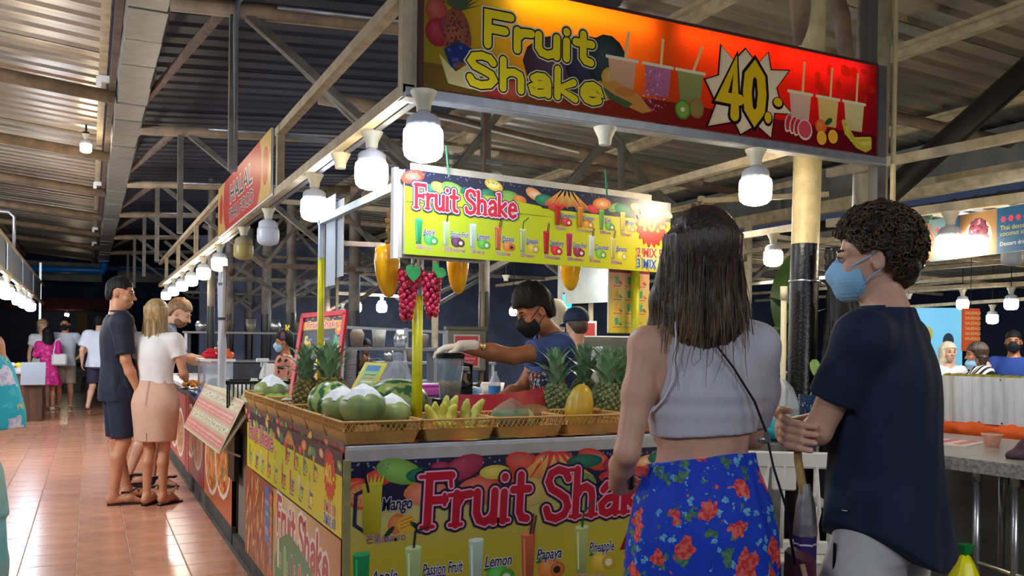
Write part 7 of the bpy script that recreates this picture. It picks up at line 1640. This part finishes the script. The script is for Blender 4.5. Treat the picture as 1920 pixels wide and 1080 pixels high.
for i in range(4): A.star(.5+.045*i, .17, .02, .012, 6, (214, 70, 100))
A.text('Thai dessert', .48, .115, .025, (206, 196, 100)); A.text('coconut ice', .48, .085, .025, (206, 196, 100)); A.text('Dessert drinks', .48, .035, .022, (226, 230, 236))
A.build('printed_face', (0, -.0, 0), (1, 0, 0), (0, 0, 1), VIN, rs)
K = thing('white_sign_end', 'tilted white board end left of the dessert banner', 'board', (4.12, 3.36, 1.93), rot=(.0, -.25, -1.4)); b = MB(); b.box((0, 0, 0), (.10, .01, .26)); b.build('board', M_white, K); A = Art(); A.rect(.052, -.11, .09, .20, (170, 120, 100)); A.ell(.1, 0, .04, .05, (120, 70, 60), hi=(190, 140, 110)); A.build('print', (0, -.006, 0), (1, 0, 0), (0, 0, 1), VIN, K)
K = thing('green_wire', 'twisted bright green tie hanging from the rail near the dessert banner', 'tie', (4.14, 3.25, 2.115)); b = MB(); b.tube([(0, 0, 0), (.01, 0, -.03), (-.01, 0, -.05), (.0, 0, -.10), (-.02, 0, -.13), (.02, 0, -.15), (-.01, 0, -.13), (0, 0, -.18), (.015, 0, -.22), (-.005, 0, -.24), (.005, 0, -.19)], .0035, 5); b.build('tie', mat('neon_green', (30, 190, 130), .4), K)
for kind, p, l, k in (('warm', (4.165, 3.15, 2.10), 'large warm lit lamp in front of the dessert banner', .95), ('off', (4.9, 4.0, 2.02), 'unlit white lamp half hidden beside the curly hair', .85), ('off', (4.85, 3.26, 2.06), 'unlit lamp with a dark band below the dessert banner', .8),
                      ('warm', (4.97, 5.36, 2.28), 'warm lit lamp just left of the black column', 1.0)): lamp(kind, p, l, k)
FRL = []
for (x, y, z) in ((4.9, 3.26, 2.07), (4.9, 4.0, 2.03)):
    pass
def rail_stall(name, x0, y0, x1, y1, z, label, lamps=()):
    R = thing('canopy_frame', label, 'frame', (x0, y0, 0)); a = (0, 0, z); c_ = (x1-x0, y1-y0, z)
    b = MB(); b.bar(a, c_, .035, .05); b.build('rail', M_beige, R); b = MB(); b.bar((0, 0, z+.35), (c_[0], c_[1], z+.35), .035, .04); b.build('rail', M_beige, R)
    for p in (a, c_): b = MB(); b.bar((p[0], p[1], 0), (p[0], p[1], z+.4), .04); b.build('post', M_beige, R)
    return R
rail_stall('a', 4.83, 4.2, 4.88, 3.0, 2.09, 'short canopy rail holding unlit lamps beyond the dessert banner')
rail_stall('b', 4.98, 5.0, 4.98, 8.2, 2.31, 'canopy rail of the stall behind, left of the black column')
rail_stall('c', 5.3, 9.4, 4.6, 6.8, 2.31, 'canopy rail with lamps behind the vendor under the menu board')
rail_stall('d', 10.3, 9.5, 10.9, 5.8, 2.22, 'far canopy rail at right above the people buying fruit')
rail_stall('e', 13.0, 11.5, 11.9, 7.6, 2.1, 'farthest canopy rail at the right side of the hall')
rail_stall('f', 3.7, 14.2, 5.3, 14.6, 2.2, 'far rail with two cool lamps behind the mango')
for (k_, p, l, s_) in (('warm', (5.22, 9.10, 2.30), 'warm lit lamp on the rail above the vendor\'s navy-capped neighbour', 1), ('cool', (4.83, 7.66, 2.29), 'cool lit lamp left of the small price board', 1), ('socket', (4.75, 9.9, 2.25), 'empty lamp holder on the far rail above the vendor', 1), ('socket', (5.0, 8.4, 2.30), 'empty holder between the lamps behind the vendor', 1), ('off', (5.4, 8.3, 1.98), 'small unlit lamp below the grey banner behind the vendor', .7),
                       ('cool', (4.04, 14.25, 2.2), 'left of two cool lamps far behind the mango', 1.2), ('cool', (4.55, 14.45, 2.22), 'right of two cool lamps far behind the mango', 1.2), ('warm', (4.19, 15.7, 2.1), 'tiny warm lamp above the red-framed menu', 1.1),
                       ('cool', (10.85, 8.0, 2.2), 'bluish lamp over the striped person on the right', 1.05), ('warm', (10.6, 7.13, 2.17), 'warm lamp at the upper right over the blue-shirted person', 1.1), ('warm', (12.2, 8.5, 2.05), 'lower warm lamp between the two at far right', 1.1), ('cool', (12.8, 10.83, 2.05), 'small cool lamp above the blond person', 1.2), ('socket', (11.0, 9.0, 2.2), 'empty holder on the far right rail', 1.1), ('cool', (.05+5.5, 11.3, 2.0), 'cool lamp glimpsed behind the plant leaves', .8)): lamp(k_, p, l, s_, cord=2.75-p[2])
K = thing('lantern_banner', 'narrow orange lantern-like banner with pale lettering hanging at the right', 'banner', (9.3, 6.75, 1.38), rz=-.3); b = MB(); b.box((0, 0, .22), (.22, .02, .5)); b.build('cloth', mat('orange_banner', (226, 90, 40), .6), K); b = MB(); b.tube([(0, 0, .46), (0, 0, 1.2)], .004, 5); b.build('cord', M_wire, K); A = Art(); [A.text('SALE', -.08+.1*(i % 2), .40-.06*(i//2), .035, (250, 226, 150)) for i in range(12)]; A.build('print', (0, -.011, 0), (1, 0, 0), (0, 0, 1), VIN, K)
K = thing('wall_banner', 'blue lit shop banner behind the blond person', 'banner', (11.2, 9.2, 1.1), rz=-.6); b = MB(); b.box((0, 0, .4), (1.6, .03, 1.0)); b.build('panel', mat('backlit_blue', (120, 190, 216), .5, emit=(90, 180, 226), es=.5), K); A = Art(); [A.ell(-.6+.3*i, .4+.1*(i % 2), .08, .12, [(206, 196, 90), (40, 60, 80), (190, 70, 90)][i % 3]) for i in range(5)]; A.build('print', (0, -.016, 0), (1, 0, 0), (0, 0, 1), VIN, K)

# things behind the vendor
K = thing('electrical_cabinet', 'grey electrical cabinet with a red notice behind the blender', 'cabinet', (2.19, 5.16, 1.19), rz=-.25); b = MB(); b.box((0, 0, .13), (.25, .10, .27), bev=.006); b.build('body', mat('grey_metal', (120, 118, 110), .5, .3, var=.15), K); b = MB(); b.box((0, -.0, .27), (.27, .12, .02)); b.build('lid', mat('grey_metal_top', (96, 94, 84), .5), K)
A = Art(); A.rect(-.085, .02, .17, .21, (196, 186, 176)); A.rect(-.075, .03, .15, .19, (190, 60, 66)); A.rect(-.065, .13, .13, .06, (226, 160, 150)); A.text('DANGER', 0, .10, .02, (240, 220, 210), align='c'); A.text('HIGH VOLTAGE', 0, .07, .014, (240, 220, 210), align='c', sx=.8); A.text('KEEP OUT', 0, .045, .014, (240, 220, 210), align='c'); A.build('notice', (0, -.051, 0), (1, 0, 0), (0, 0, 1), CARD, K)
b = MB(); b.tube([(.0, 0, 0), (0, 0, -.06), (.03, 0, -.1), (.08, 0, -.1), (.11, 0, -.06), (.11, 0, 1.8)], .012, 8); b.build('conduit', M_pipe, K, True); b = MB(); b.box((0, .03, -.6), (.1, .05, 1.16)); b.build('stand', M_black, K)
K = thing('freezer', 'grey steel cabinet behind the pineapples under the far banners', 'cabinet', (3.95, 6.2, 0), rz=-.3); b = MB(); b.box((0, 0, .72), (.8, .6, 1.44), bev=.01); b.build('body', mat('grey_cabinet', (130, 130, 122), .5, .2, var=.15, vscale=3), K); b = MB(); b.box((0, -.31, .75), (.72, .02, 1.3)); b.build('door', mat('grey_door', (120, 120, 112), .5), K); b = MB(); b.box((-.3, -.33, .8), (.02, .02, .3)); b.build('handle', M_alu, K)
K = thing('grey_banner', 'blank back of a pale banner hung from the rail behind the vendor', 'banner', (4.95, 8.0, 1.83), rz=-1.35); b = MB(); b.box((0, 0, .24), (1.3, .02, .48)); b.build('cloth', mat('pale_banner', (176, 176, 164), .7, var=.1), K); b = MB(); b.box((.9, .1, -.1), (1.6, .02, .4)); b.build('cloth', mat('grubby_banner', (110, 104, 96), .7, var=.25), K)
K = thing('phone_screen', 'small bright cyan screen glowing behind the vendor', 'screen', (4.85, 8.5, 1.86), rz=-.5); b = MB(); b.box((0, 0, 0), (.1, .01, .16)); b.build('screen', mat('cyan_screen', (60, 200, 230), emit=(60, 200, 235), es=1.5), K); b = MB(); b.box((.1, .01, 0), (.3, .02, .2)); b.build('housing', M_black, K)
K = thing('price_tag_board', 'small red and white card wrapped in film behind the cap', 'card', (4.0, 6.6, 1.5), rz=-.4); b = MB(); b.box((0, 0, 0), (.12, .01, .16)); b.build('card', M_white, K); A = Art(); A.rect(-.045, -.06, .09, .12, (190, 60, 60)); A.build('print', (0, -.006, 0), (1, 0, 0), (0, 0, 1), CARD, K); b = MB(); b.box((.04, .01, -.35), (.03, .02, .6)); b.build('stick', M_pipe, K)
K = thing('water_bottle', 'clear water bottle behind the vendor\'s apron', 'bottle', (2.28, 4.9, .96)); b = MB(); b.lathe([(.035, 0), (.038, .02), (.038, .16), (.015, .21), (.014, .23)], 16); b.build('bottle', M_clr, K, True); b = MB(); b.lathe([(.0385, .08), (.0385, .14)], 16, cap=False); b.build('label', mat('blue_label', (60, 130, 200), .4), K, True)
K = thing('yellow_chair', 'yellow plastic item behind the right pineapples', 'crate', (3.05, 4.6, .85), rz=.2); b = MB(); b.box((0, 0, .14), (.24, .2, .36), bev=.01); b.build('body', mat('mango_yellow', (216, 166, 20), .4), K); b = MB(); b.box((0, 0, -.44), (.2, .18, .8)); b.build('stand', M_black, K)
bc = thing('back_counter', 'rear counter of the fruit stall crowded with containers', 'counter', (2.45, 6.6, 0)); b = MB(); b.box((0, 0, .45), (1.5, .5, .9)); b.build('body', mat('dark_cabinet', (40, 38, 38), .6), bc); b = MB(); b.box((0, 0, .915), (1.56, .56, .03)); b.build('worktop', M_top, bc)
BT = [('basin', (150, 110, 96)), ('tray', (206, 206, 210)), ('box', (170, 120, 70)), ('tin', (200, 196, 180)), ('tub', (90, 130, 170)), ('bowl', (226, 206, 190))]
PL = ['left end', 'second from the left', 'third from the left', 'middle', 'right of the middle', 'right end']
for i in range(6):
    nm, c_ = BT[i]; K = thing(nm, f'small {nm} on the rear counter, {PL[i]} of the row', nm, (1.85+.24*i, 6.5+.1*(i % 2), .93)); b = MB(); r0 = .05+.015*(i % 3); b.lathe([(r0, 0), (r0*1.3, .08+.03*(i % 2)), (r0*1.2, .08+.03*(i % 2)), (r0*.9, .01)], 14); b.build('shell', mat('tub_'+nm, c_, .45), K, True); b = MB(); b.ball((0, 0, .07), (r0*1.05, r0*1.05, .03), 10); b.build('contents', mat('contents_'+nm, [(206, 120, 60), (226, 206, 150), (110, 90, 60)][i % 3], .7, var=.3, vscale=60), K, True)
# dark machinery racks in the middle distance, glimpsed between the posts
for i, (x, y, w_, h_, l) in enumerate(((2.9, 9.3, 1.2, 1.3, 'dark shelving rack behind the patterned stall keeper'), (4.4, 11.5, 1.6, 1.1, 'dark kitchen counter in front of the seated person'), (6.2, 8.6, 1.4, 1.0, 'dark stall counter behind the pineapples'), (8.6, 9.6, 2.0, 1.0, 'dark stall counter below the blue banner'), (2.2, 13.5, 1.8, 1.5, 'tall dark rack far behind the halal counter'))):
    K = thing('rack', l, 'rack', (x, y, 0), rz=-.2); b = MB()
    b.box((0, 0, h_*.35), (w_, .5, h_*.7)); b.build('body', mat('rack_dark', (40, 44, 54), .6, var=.3), K)
    for z in (h_*.72, h_): b = MB(); b.box((0, 0, z), (w_*1.05, .55, .03)); b.build('shelf', mat('rack_shelf', (110, 112, 116), .5), K)
    for sx in (-1, 1): b = MB(); b.box((sx*w_*.5, 0, h_*.5), (.04, .5, h_)); b.build('post', M_alu, K)
    for j in range(5): b = MB(); b.lathe([(.06, 0), (.08, .1+.05*(j % 3)), (.05, .16+.04*(j % 2))], 12, (-w_*.4+w_*.2*j, 0, h_+.015)); b.build('pot', [M_steel, M_brown, MATS['grey_metal']][j % 3], K, True)
K = thing('white_table_frame', 'pale tubular frame around the seated person far behind', 'frame', (3.75, 12.3, 0)); 
mat('pale_frame', (150, 156, 160), .5)
for nm_, p_, q_, w_ in (('top_bar', (-.6, 0, 1.6), (1.3, .2, 1.55), .04), ('post', (-.45, 0, 0), (-.45, 0, 1.6), .05), ('post', (.5, 0, 0), (.5, 0, 1.6), .06), ('post', (1.2, .2, 0), (1.2, .2, 1.55), .04)): b = MB(); b.bar(p_, q_, w_); b.build(nm_, MATS['pale_frame'], K)
# fans, loudspeakers under the roof
for i, (x, y, z) in enumerate(((3.0, 7.45, 3.05), (3.36, 7.45, 3.05))):
    K = thing('ceiling_camera', ['left of two white brackets hanging under the roof above the menu board', 'right bracket with a round fitting under the roof above the menu board'][i], 'bracket', (x, y, z)); b = MB(); b.box((0, 0, .12), (.2, .12, .03)); b.tube([(0, 0, .1), (0, 0, -.02)], .02, 6); b.build('bracket', M_cream, K)
    b = MB()
    if i: b.lathe([(.07, 0), (.075, .03), (.06, .04)], 16, (.1, 0, -.12), M=Matrix.Rotation(1.2, 4, 'X'))
    else: b.box((-.03, 0, -.13), (.10, .05, .18), bev=.02)
    b.build('fitting', M_white, K)
K = thing('main_pipe_rafter', 'thick brown pipe crossing under the roof behind the menu board', 'pipe', (2.6, 7.6, 3.42)); b = MB(); b.tube([(-.8, 0, .1), (.4, 0, .05), (3.4, 0, -.25)], .06, 10); b.build('pipe', M_pipe, K, True); b = MB(); b.tube([(-.3, -.09, .06), (.4, -.09, .03), (1.8, -.09, -.12)], .012, 6); b.build('white_conduit', M_white, K, True)
K = thing('pipe_drop', 'bent grey pipe hanging from the roof right of the menu board top', 'pipe', (3.3, 5.6, 2.9)); b = MB(); b.tube([(-.6, 0, .32), (.25, 0, .1), (.36, 0, .0), (.36, 0, -1.0)], .035, 10); b.build('pipe', mat('grey_pipe', (110, 108, 102), .5), K, True); b = MB(); b.bar((.2, 0, .0), (-.25, 0, -.5), .05); b.build('strut', M_conc, K)

# ------------------------------------------------------------------ halal counter goods
gc = thing('display_case', 'glass-sided snack case on the halal counter topped with red packets', 'case', (.97, 7.75, .915)); b = MB()
for sx in (-1, 1):
    for sy in (-1, 1): b = MB(); b.box((sx*.11, sy*.2, .14), (.015, .015, .28)); b.build('post', M_alu, gc)
b = MB(); b.box((0, 0, .29), (.27, .45, .02)); b.build('top', M_white, gc)
b = MB(); b.box((-.115, 0, .14), (.003, .4, .27)); b.box((0, -.205, .14), (.22, .003, .27)); b.build('glass', M_clr, gc); b = MB(); [b.ball((random.uniform(-.07, .07), random.uniform(-.15, .15), .04+.03*(i % 3)), .035, 8) for i in range(14)]; tag(b.build('greens', mat('greens', (70, 106, 50), .6, var=.3)), kind='stuff', parent=None) if False else b.build('greens', mat('greens', (70, 106, 50), .6, var=.3), gc, True)
for i, (dx, dy, c_) in enumerate(((-.06, -.12, (206, 24, 44)), (.03, -.02, (190, 20, 40)), (-.02, .1, (214, 60, 80)), (.06, .15, (220, 210, 180)), (.07, -.15, (226, 96, 50)))):
    K = thing('snack_packet', ['crumpled red packet at the front of the case top', 'red packet in the middle of the case top', 'pinkish packet toward the back of the case top', 'cream paper bag on the back of the case top', 'orange packet at the right of the case top'][i], 'packet', (.97+dx, 7.75+dy, 1.217)); b = MB(); b.box((0, 0, .03), (.12, .1, .06 if i != 3 else .13), bev=.02); b.build('wrapper', mat('wrap%d' % i, c_, .3, bump=.4), K); b = MB(); b.box((.0, .0, .07 if i != 3 else .13), (.05, .02, .03)); b.build('fold', mat('wrap%d' % i), K)
K = thing('fruit_plate', 'dish piled with orange-yellow snacks at the near side of the display case', 'dish', (.86, 8.35, .915)); b = MB(); b.lathe([(.06, 0), (.14, .02), (.13, .025)], 18); b.build('dish', mat('dark_dish', (60, 50, 46), .4), K, True)
for i in range(16): b = MB(); a = i*2.4; q = .1*(i/16)**.5; b.ball((q*math.cos(a), q*math.sin(a), .045+.03*(1-i/16)), (.03, .03, .022), 8); b.build('snack', mat('golden_snack', (226, 150, 40), .5, objvar=.3), K, True)
F = Field((.7, 7.4, .78), (1.1, 8.1, .99), .012); F.ell((.9, 7.95, .93), (.12, .2, .03), .02); F.ell((.86, 7.85, .90), (.06, .2, .06), .03); F.noise(.012, 30, 2); tag(F.mesh('blue_plastic', mat('blue_film', (60, 80, 150), .25)), 'crumpled blue plastic sheet on the halal counter below the display case', 'plastic sheet')
K = thing('black_crate', 'black slatted plastic crate on the end of the halal counter', 'crate', (1.08, 6.05, .918), rz=-.15)
b = MB(); w_, d_, h_ = .24, .16, .17
b.box((0, 0, .008), (w_*2, d_*2, .012)); b.build('crate_base', M_black, K)
b = MB()
for sx, sy, ln in ((0, -1, w_), (0, 1, w_), (-1, 0, d_), (1, 0, d_)): b.box((sx*w_, sy*d_, h_), (.02+(2*w_ if sy else 0), .02+(2*d_ if sx else 0), .022))
b.build('crate_rim', M_black, K)
sl = None
for sx, sy, ln, n_ in ((0, -1, w_, 18), (0, 1, w_, 18), (-1, 0, d_, 12), (1, 0, d_, 12)):
    for i in range(n_):
        t = -ln+2*ln*(i+.5)/n_
        if sl is None: b = MB(); b.box((0, 0, 0), (.009, .009, h_-.01)); sl = b.build('slat', M_black, K); o = sl
        else: o = sl.copy(); C.objects.link(o)
        o.location = (t if sy else sx*w_, t if sx else sy*d_, h_/2)
for i, (x, y, c_, l) in enumerate(((1.0, 5.98, (226, 226, 206), 'pale wrapped roll in the black crate, left'), (1.12, 6.08, (206, 200, 170), 'pale packet in the middle of the black crate'), (1.2, 6.0, (190, 196, 150), 'greenish packet at the right of the black crate'))):
    K = thing('packet', l, 'packet', (x, y, 1.0)); b = MB(); b.box((0, 0, .03), (.1, .08, .14), bev=.025); b.build('wrapper', mat('cratepk%d' % i, c_, .5), K); b = MB(); b.box((0, 0, .105), (.04, .02, .02)); b.build('twist', mat('cratepk%d' % i), K)
K = thing('spray_bottle', 'white spray bottle standing in front of the stall keeper', 'bottle', (1.27, 7.1, .915)); b = MB(); b.lathe([(.045, 0), (.048, .02), (.045, .18), (.02, .25), (.018, .28)], 14); b.build('bottle', mat('milky', (206, 206, 200), .3, alpha=.8), K, True); b = MB(); b.box((-.02, 0, .30), (.10, .025, .03), bev=.006); b.box((-.03, 0, .27), (.01, .015, .05)); b.build('trigger', M_white, K)
K = thing('wrapped_post', 'steel post wrapped in clear plastic standing on the halal counter', 'post', (.965, 7.32, .915)); b = MB(); b.tube([(0, 0, 0), (.02, 0, 1.06)], .022, 10); b.build('post', M_pipe, K, True); b = MB(); b.lathe([(.03, .05), (.034, .4), (.028, .6), (.035, .9), (.03, 1.04)], 12, wob=lambda t, z: 1+.15*math.sin(3*t+z*20), cap=False); b.build('plastic_wrap', MATS['cling_wrap'], K); b = MB(); b.lathe([(.036, .62), (.036, .64)], 10, cap=False); b.lathe([(.036, .9), (.036, .92)], 10, cap=False); b.build('black_tie', M_black, K)
K = thing('white_tag', 'blank white paper tag standing behind the lone coconut', 'tag', (1.02, 5.52, .965)); b = MB(); b.box((0, 0, .13), (.05, .004, .26)); b.build('paper', M_white, K); b = MB(); b.box((0, .01, .01), (.05, .04, .02)); b.build('foot', M_black, K)

# ------------------------------------------------------------------ left-hand stalls
ls = thing('left_counter', 'short wooden stall counter with pale top at the far left of the aisle', 'counter', (-.70, 16.9, 0))
b = MB(); b.box((-.8, 0, .4), (1.6, .8, .8)); b.build('body', mat('wood_counter', (104, 70, 48), .6, var=.25, vscale=5), ls); b = MB(); b.box((-.8, 0, .82), (1.66, .86, .04)); b.build('worktop', M_top, ls)
for i in range(9): b = MB(); b.box((-.04-.19*i, -.41, .4), (.07, .02, .78)); b.build('batten', mat('wood_batten', (84, 56, 40), .6), ls)
lc = thing('left_canopy', 'canopy of the left-hand stalls with pale translucent side panels', 'canopy', (-.86, 9.5, 0))
b = MB(); b.bar((0, 0, 2.12), (0, 11, 2.12), .04, .05); b.build('lower_rail', M_beige, lc); b = MB(); b.bar((0, 0, 2.50), (0, 11, 2.50), .03, .04); b.build('upper_rail', M_beige, lc)
for i in range(4): b = MB(); b.box((0, .6+2.6*i, 2.31), (.012, 2.3, .36)); b.build('side_panel', mat('frosted_panel', (120, 128, 140), .4, objvar=.3), lc)
for y in (0, 9.8): b = MB(); b.bar((-.02, y+.2, 2.0 if y < 1 else 0), (-.02, y+.2, 2.9), .04); b.build('post', M_alu, lc)
b = MB(); b.tube([(0, 3, 2.5), (0, 3, 2.9), (-.06, 3, 2.96), (-1.2, 3, 3.0)], .02, 8); b.build('pipe', M_alu, lc, True)
for i, (y, k_) in enumerate(((10.3, 'warm'), (11.6, 'warm'), (13.4, 'cool'), (14.6, 'cool'), (16.0, 'cool'))): lamp(k_, (-.86, y, 2.1), ['nearest warm lamp of the left canopy row', 'second warm lamp of the left canopy row', 'third lamp of the left canopy row, cool white', 'fourth lamp of the left canopy row, cool white', 'farthest lamp of the left canopy row'][i], 1.05)
for i, (y, c_, nm) in enumerate(((15.4, (226, 190, 60), 'yellow fruit'), (15.9, (206, 206, 210), 'white boxes'), (16.6, (90, 110, 60), 'green herbs'), (17.3, (206, 120, 60), 'orange snacks'))):
    K = thing('goods_tray', f'tray of {nm} on the left stall counter', 'tray', (-.95-.42*(y-15.4)/.63, 16.85, .84)); b = MB(); b.box((0, 0, .03), (.36, .36, .06), taper=1.1); b.build('tray', M_white, K)
    for j in range(8): b = MB(); b.ball((-.12+.08*(j % 4), -.08+.16*(j//4), .09), (.06, .06, .05), 8); b.build('item', mat('goods%d' % i, c_, .5), K, True)
K = thing('leaning_card', 'pale blank menu card leaning from the left stall counter', 'card', (-.83, 16.42, .80), rot=(-.5, 0, .0)); b = MB(); b.box((0, 0, 0), (.36, .02, .42)); b.build('card', mat('pale_card', (140, 144, 152), .5), K); b = MB(); b.box((0, .04, -.1), (.04, .08, .03)); b.build('bracket', M_black, K)
for i, (x, l) in enumerate(((-1.0, 'left concrete bench at the end of the aisle'), (-.35, 'right concrete bench at the end of the aisle'))):
    K = thing('stone_bench', l, 'bench', (x, 25.5+i, 0)); b = MB(); b.box((0, 0, .42), (.75, .4, .08), bev=.01); b.build('seat', M_conc, K); b = MB(); b.box((0, 0, .19), (.3, .25, .38), taper=1.3); b.build('pedestal', M_conc, K)
K = thing('green_cart', 'dark green cart with small lights beyond the benches', 'cart', (-.35, 27.4, 0)); b = MB(); b.box((0, 0, 1.0), (1.2, .4, .5)); b.build('body', mat('dark_green', (24, 60, 46), .5), K); [(lambda f: (f.box((0, 0, .6+.16*j), (1.3, .45, .04)), f.build('shelf', mat('dark_green'), K)))(MB()) for j in range(4)]; b = MB(); b.box((0, 0, .3), (1, .3, .6)); b.build('stand', M_black, K)
for i, x in enumerate((-.4, -.2)): b = MB(); b.ball((x+.35, -.24, 1.05), (.03, .02, .025), 8); b.build('pilot_light', mat('pilot', (240, 240, 240), emit=(240, 240, 255), es=3), K)
lamp('warm', (-.05, 10.1, 3.52), 'small bright lamp hanging from the left roof rafter near the gutter', .75)
K = thing('lamp_rod', 'short rod holding the small lamp below the left rafter', 'rod', (-.05, 10.1, 3.52)); b = MB(); b.tube([(0, 0, 0), (0, 0, .12), (0, .72, .15)], .012, 6); b.build('rod', M_wire, K); b = MB(); b.box((0, 0, .01), (.06, .06, .02)); b.build('plate', M_wire, K)
lamp('warm', (-.6, 28.75, 2.28), 'tiny amber lamp under the dark red awning', .8)

# unseen lamps added outside the frame to brighten the left and right roofs
for p, k_, l in (((-1.55, 4.2, 2.15), 'warm', 'unseen warm lamp added by the nearest left-hand stall'), ((-1.5, 5.8, 2.15), 'cool', 'unseen cool lamp added at the left beside the turquoise blouse'), ((-1.45, 7.5, 2.15), 'warm', 'unseen warm lamp added at the left before the canopy panels'),
                  ((5.2, 1.7, 2.2), 'warm', 'unseen warm lamp added to the right of the bar table'), ((6.6, 2.4, 2.2), 'warm', 'unseen warm lamp added farther right beyond the bar table')):
    lamp(k_, p, l); 
b = MB(); b.bar((-1.56, 3.5, 2.17), (-1.44, 8.2, 2.17), .04); tag(b.build('lamp_rail', M_beige), 'beige rail carrying lamps over the left-hand stalls', 'rail')
b = MB(); b.bar((4.9, 1.55, 2.22), (7.4, 2.8, 2.22), .04); tag(b.build('lamp_rail', M_beige), 'beige rail carrying lamps right of the bar table', 'rail')
# struts and ties of the trusses between the middle columns
R_ = random.Random(17); cs = [(2.18, 15.6), (2.82, 17.3), (2.75, 15.3), (2.92, 14.1), (3.93, 15.9), (3.57, 12.7), (3.28, 7.3), (4.6, 12), (5.8, 10), (5.4, 15), (7.2, 8.2)]
for i, (x, y) in enumerate(cs):
    T_r = tag(link('roof_truss', None), kind='structure'); T_r.location = (x, y, 0)
    for k in range(3):
        a = R_.choice((-1, 1)); z0 = R_.uniform(1.9, 2.5); L_ = R_.uniform(.8, 1.8); b = MB(); b.bar((0, 0, z0), (a*L_, R_.uniform(-.4, .4), z0+L_*R_.uniform(.5, .8)), .05, .06, up=(0, 1, 0)); b.build('brace', M_truss, T_r)
    b = MB(); z = R_.uniform(2.2, 2.9); b.bar((-1.2, 0, z), (1.8, R_.uniform(-.2, .2), z), .05, .05); b.build('tie_beam', M_truss, T_r)
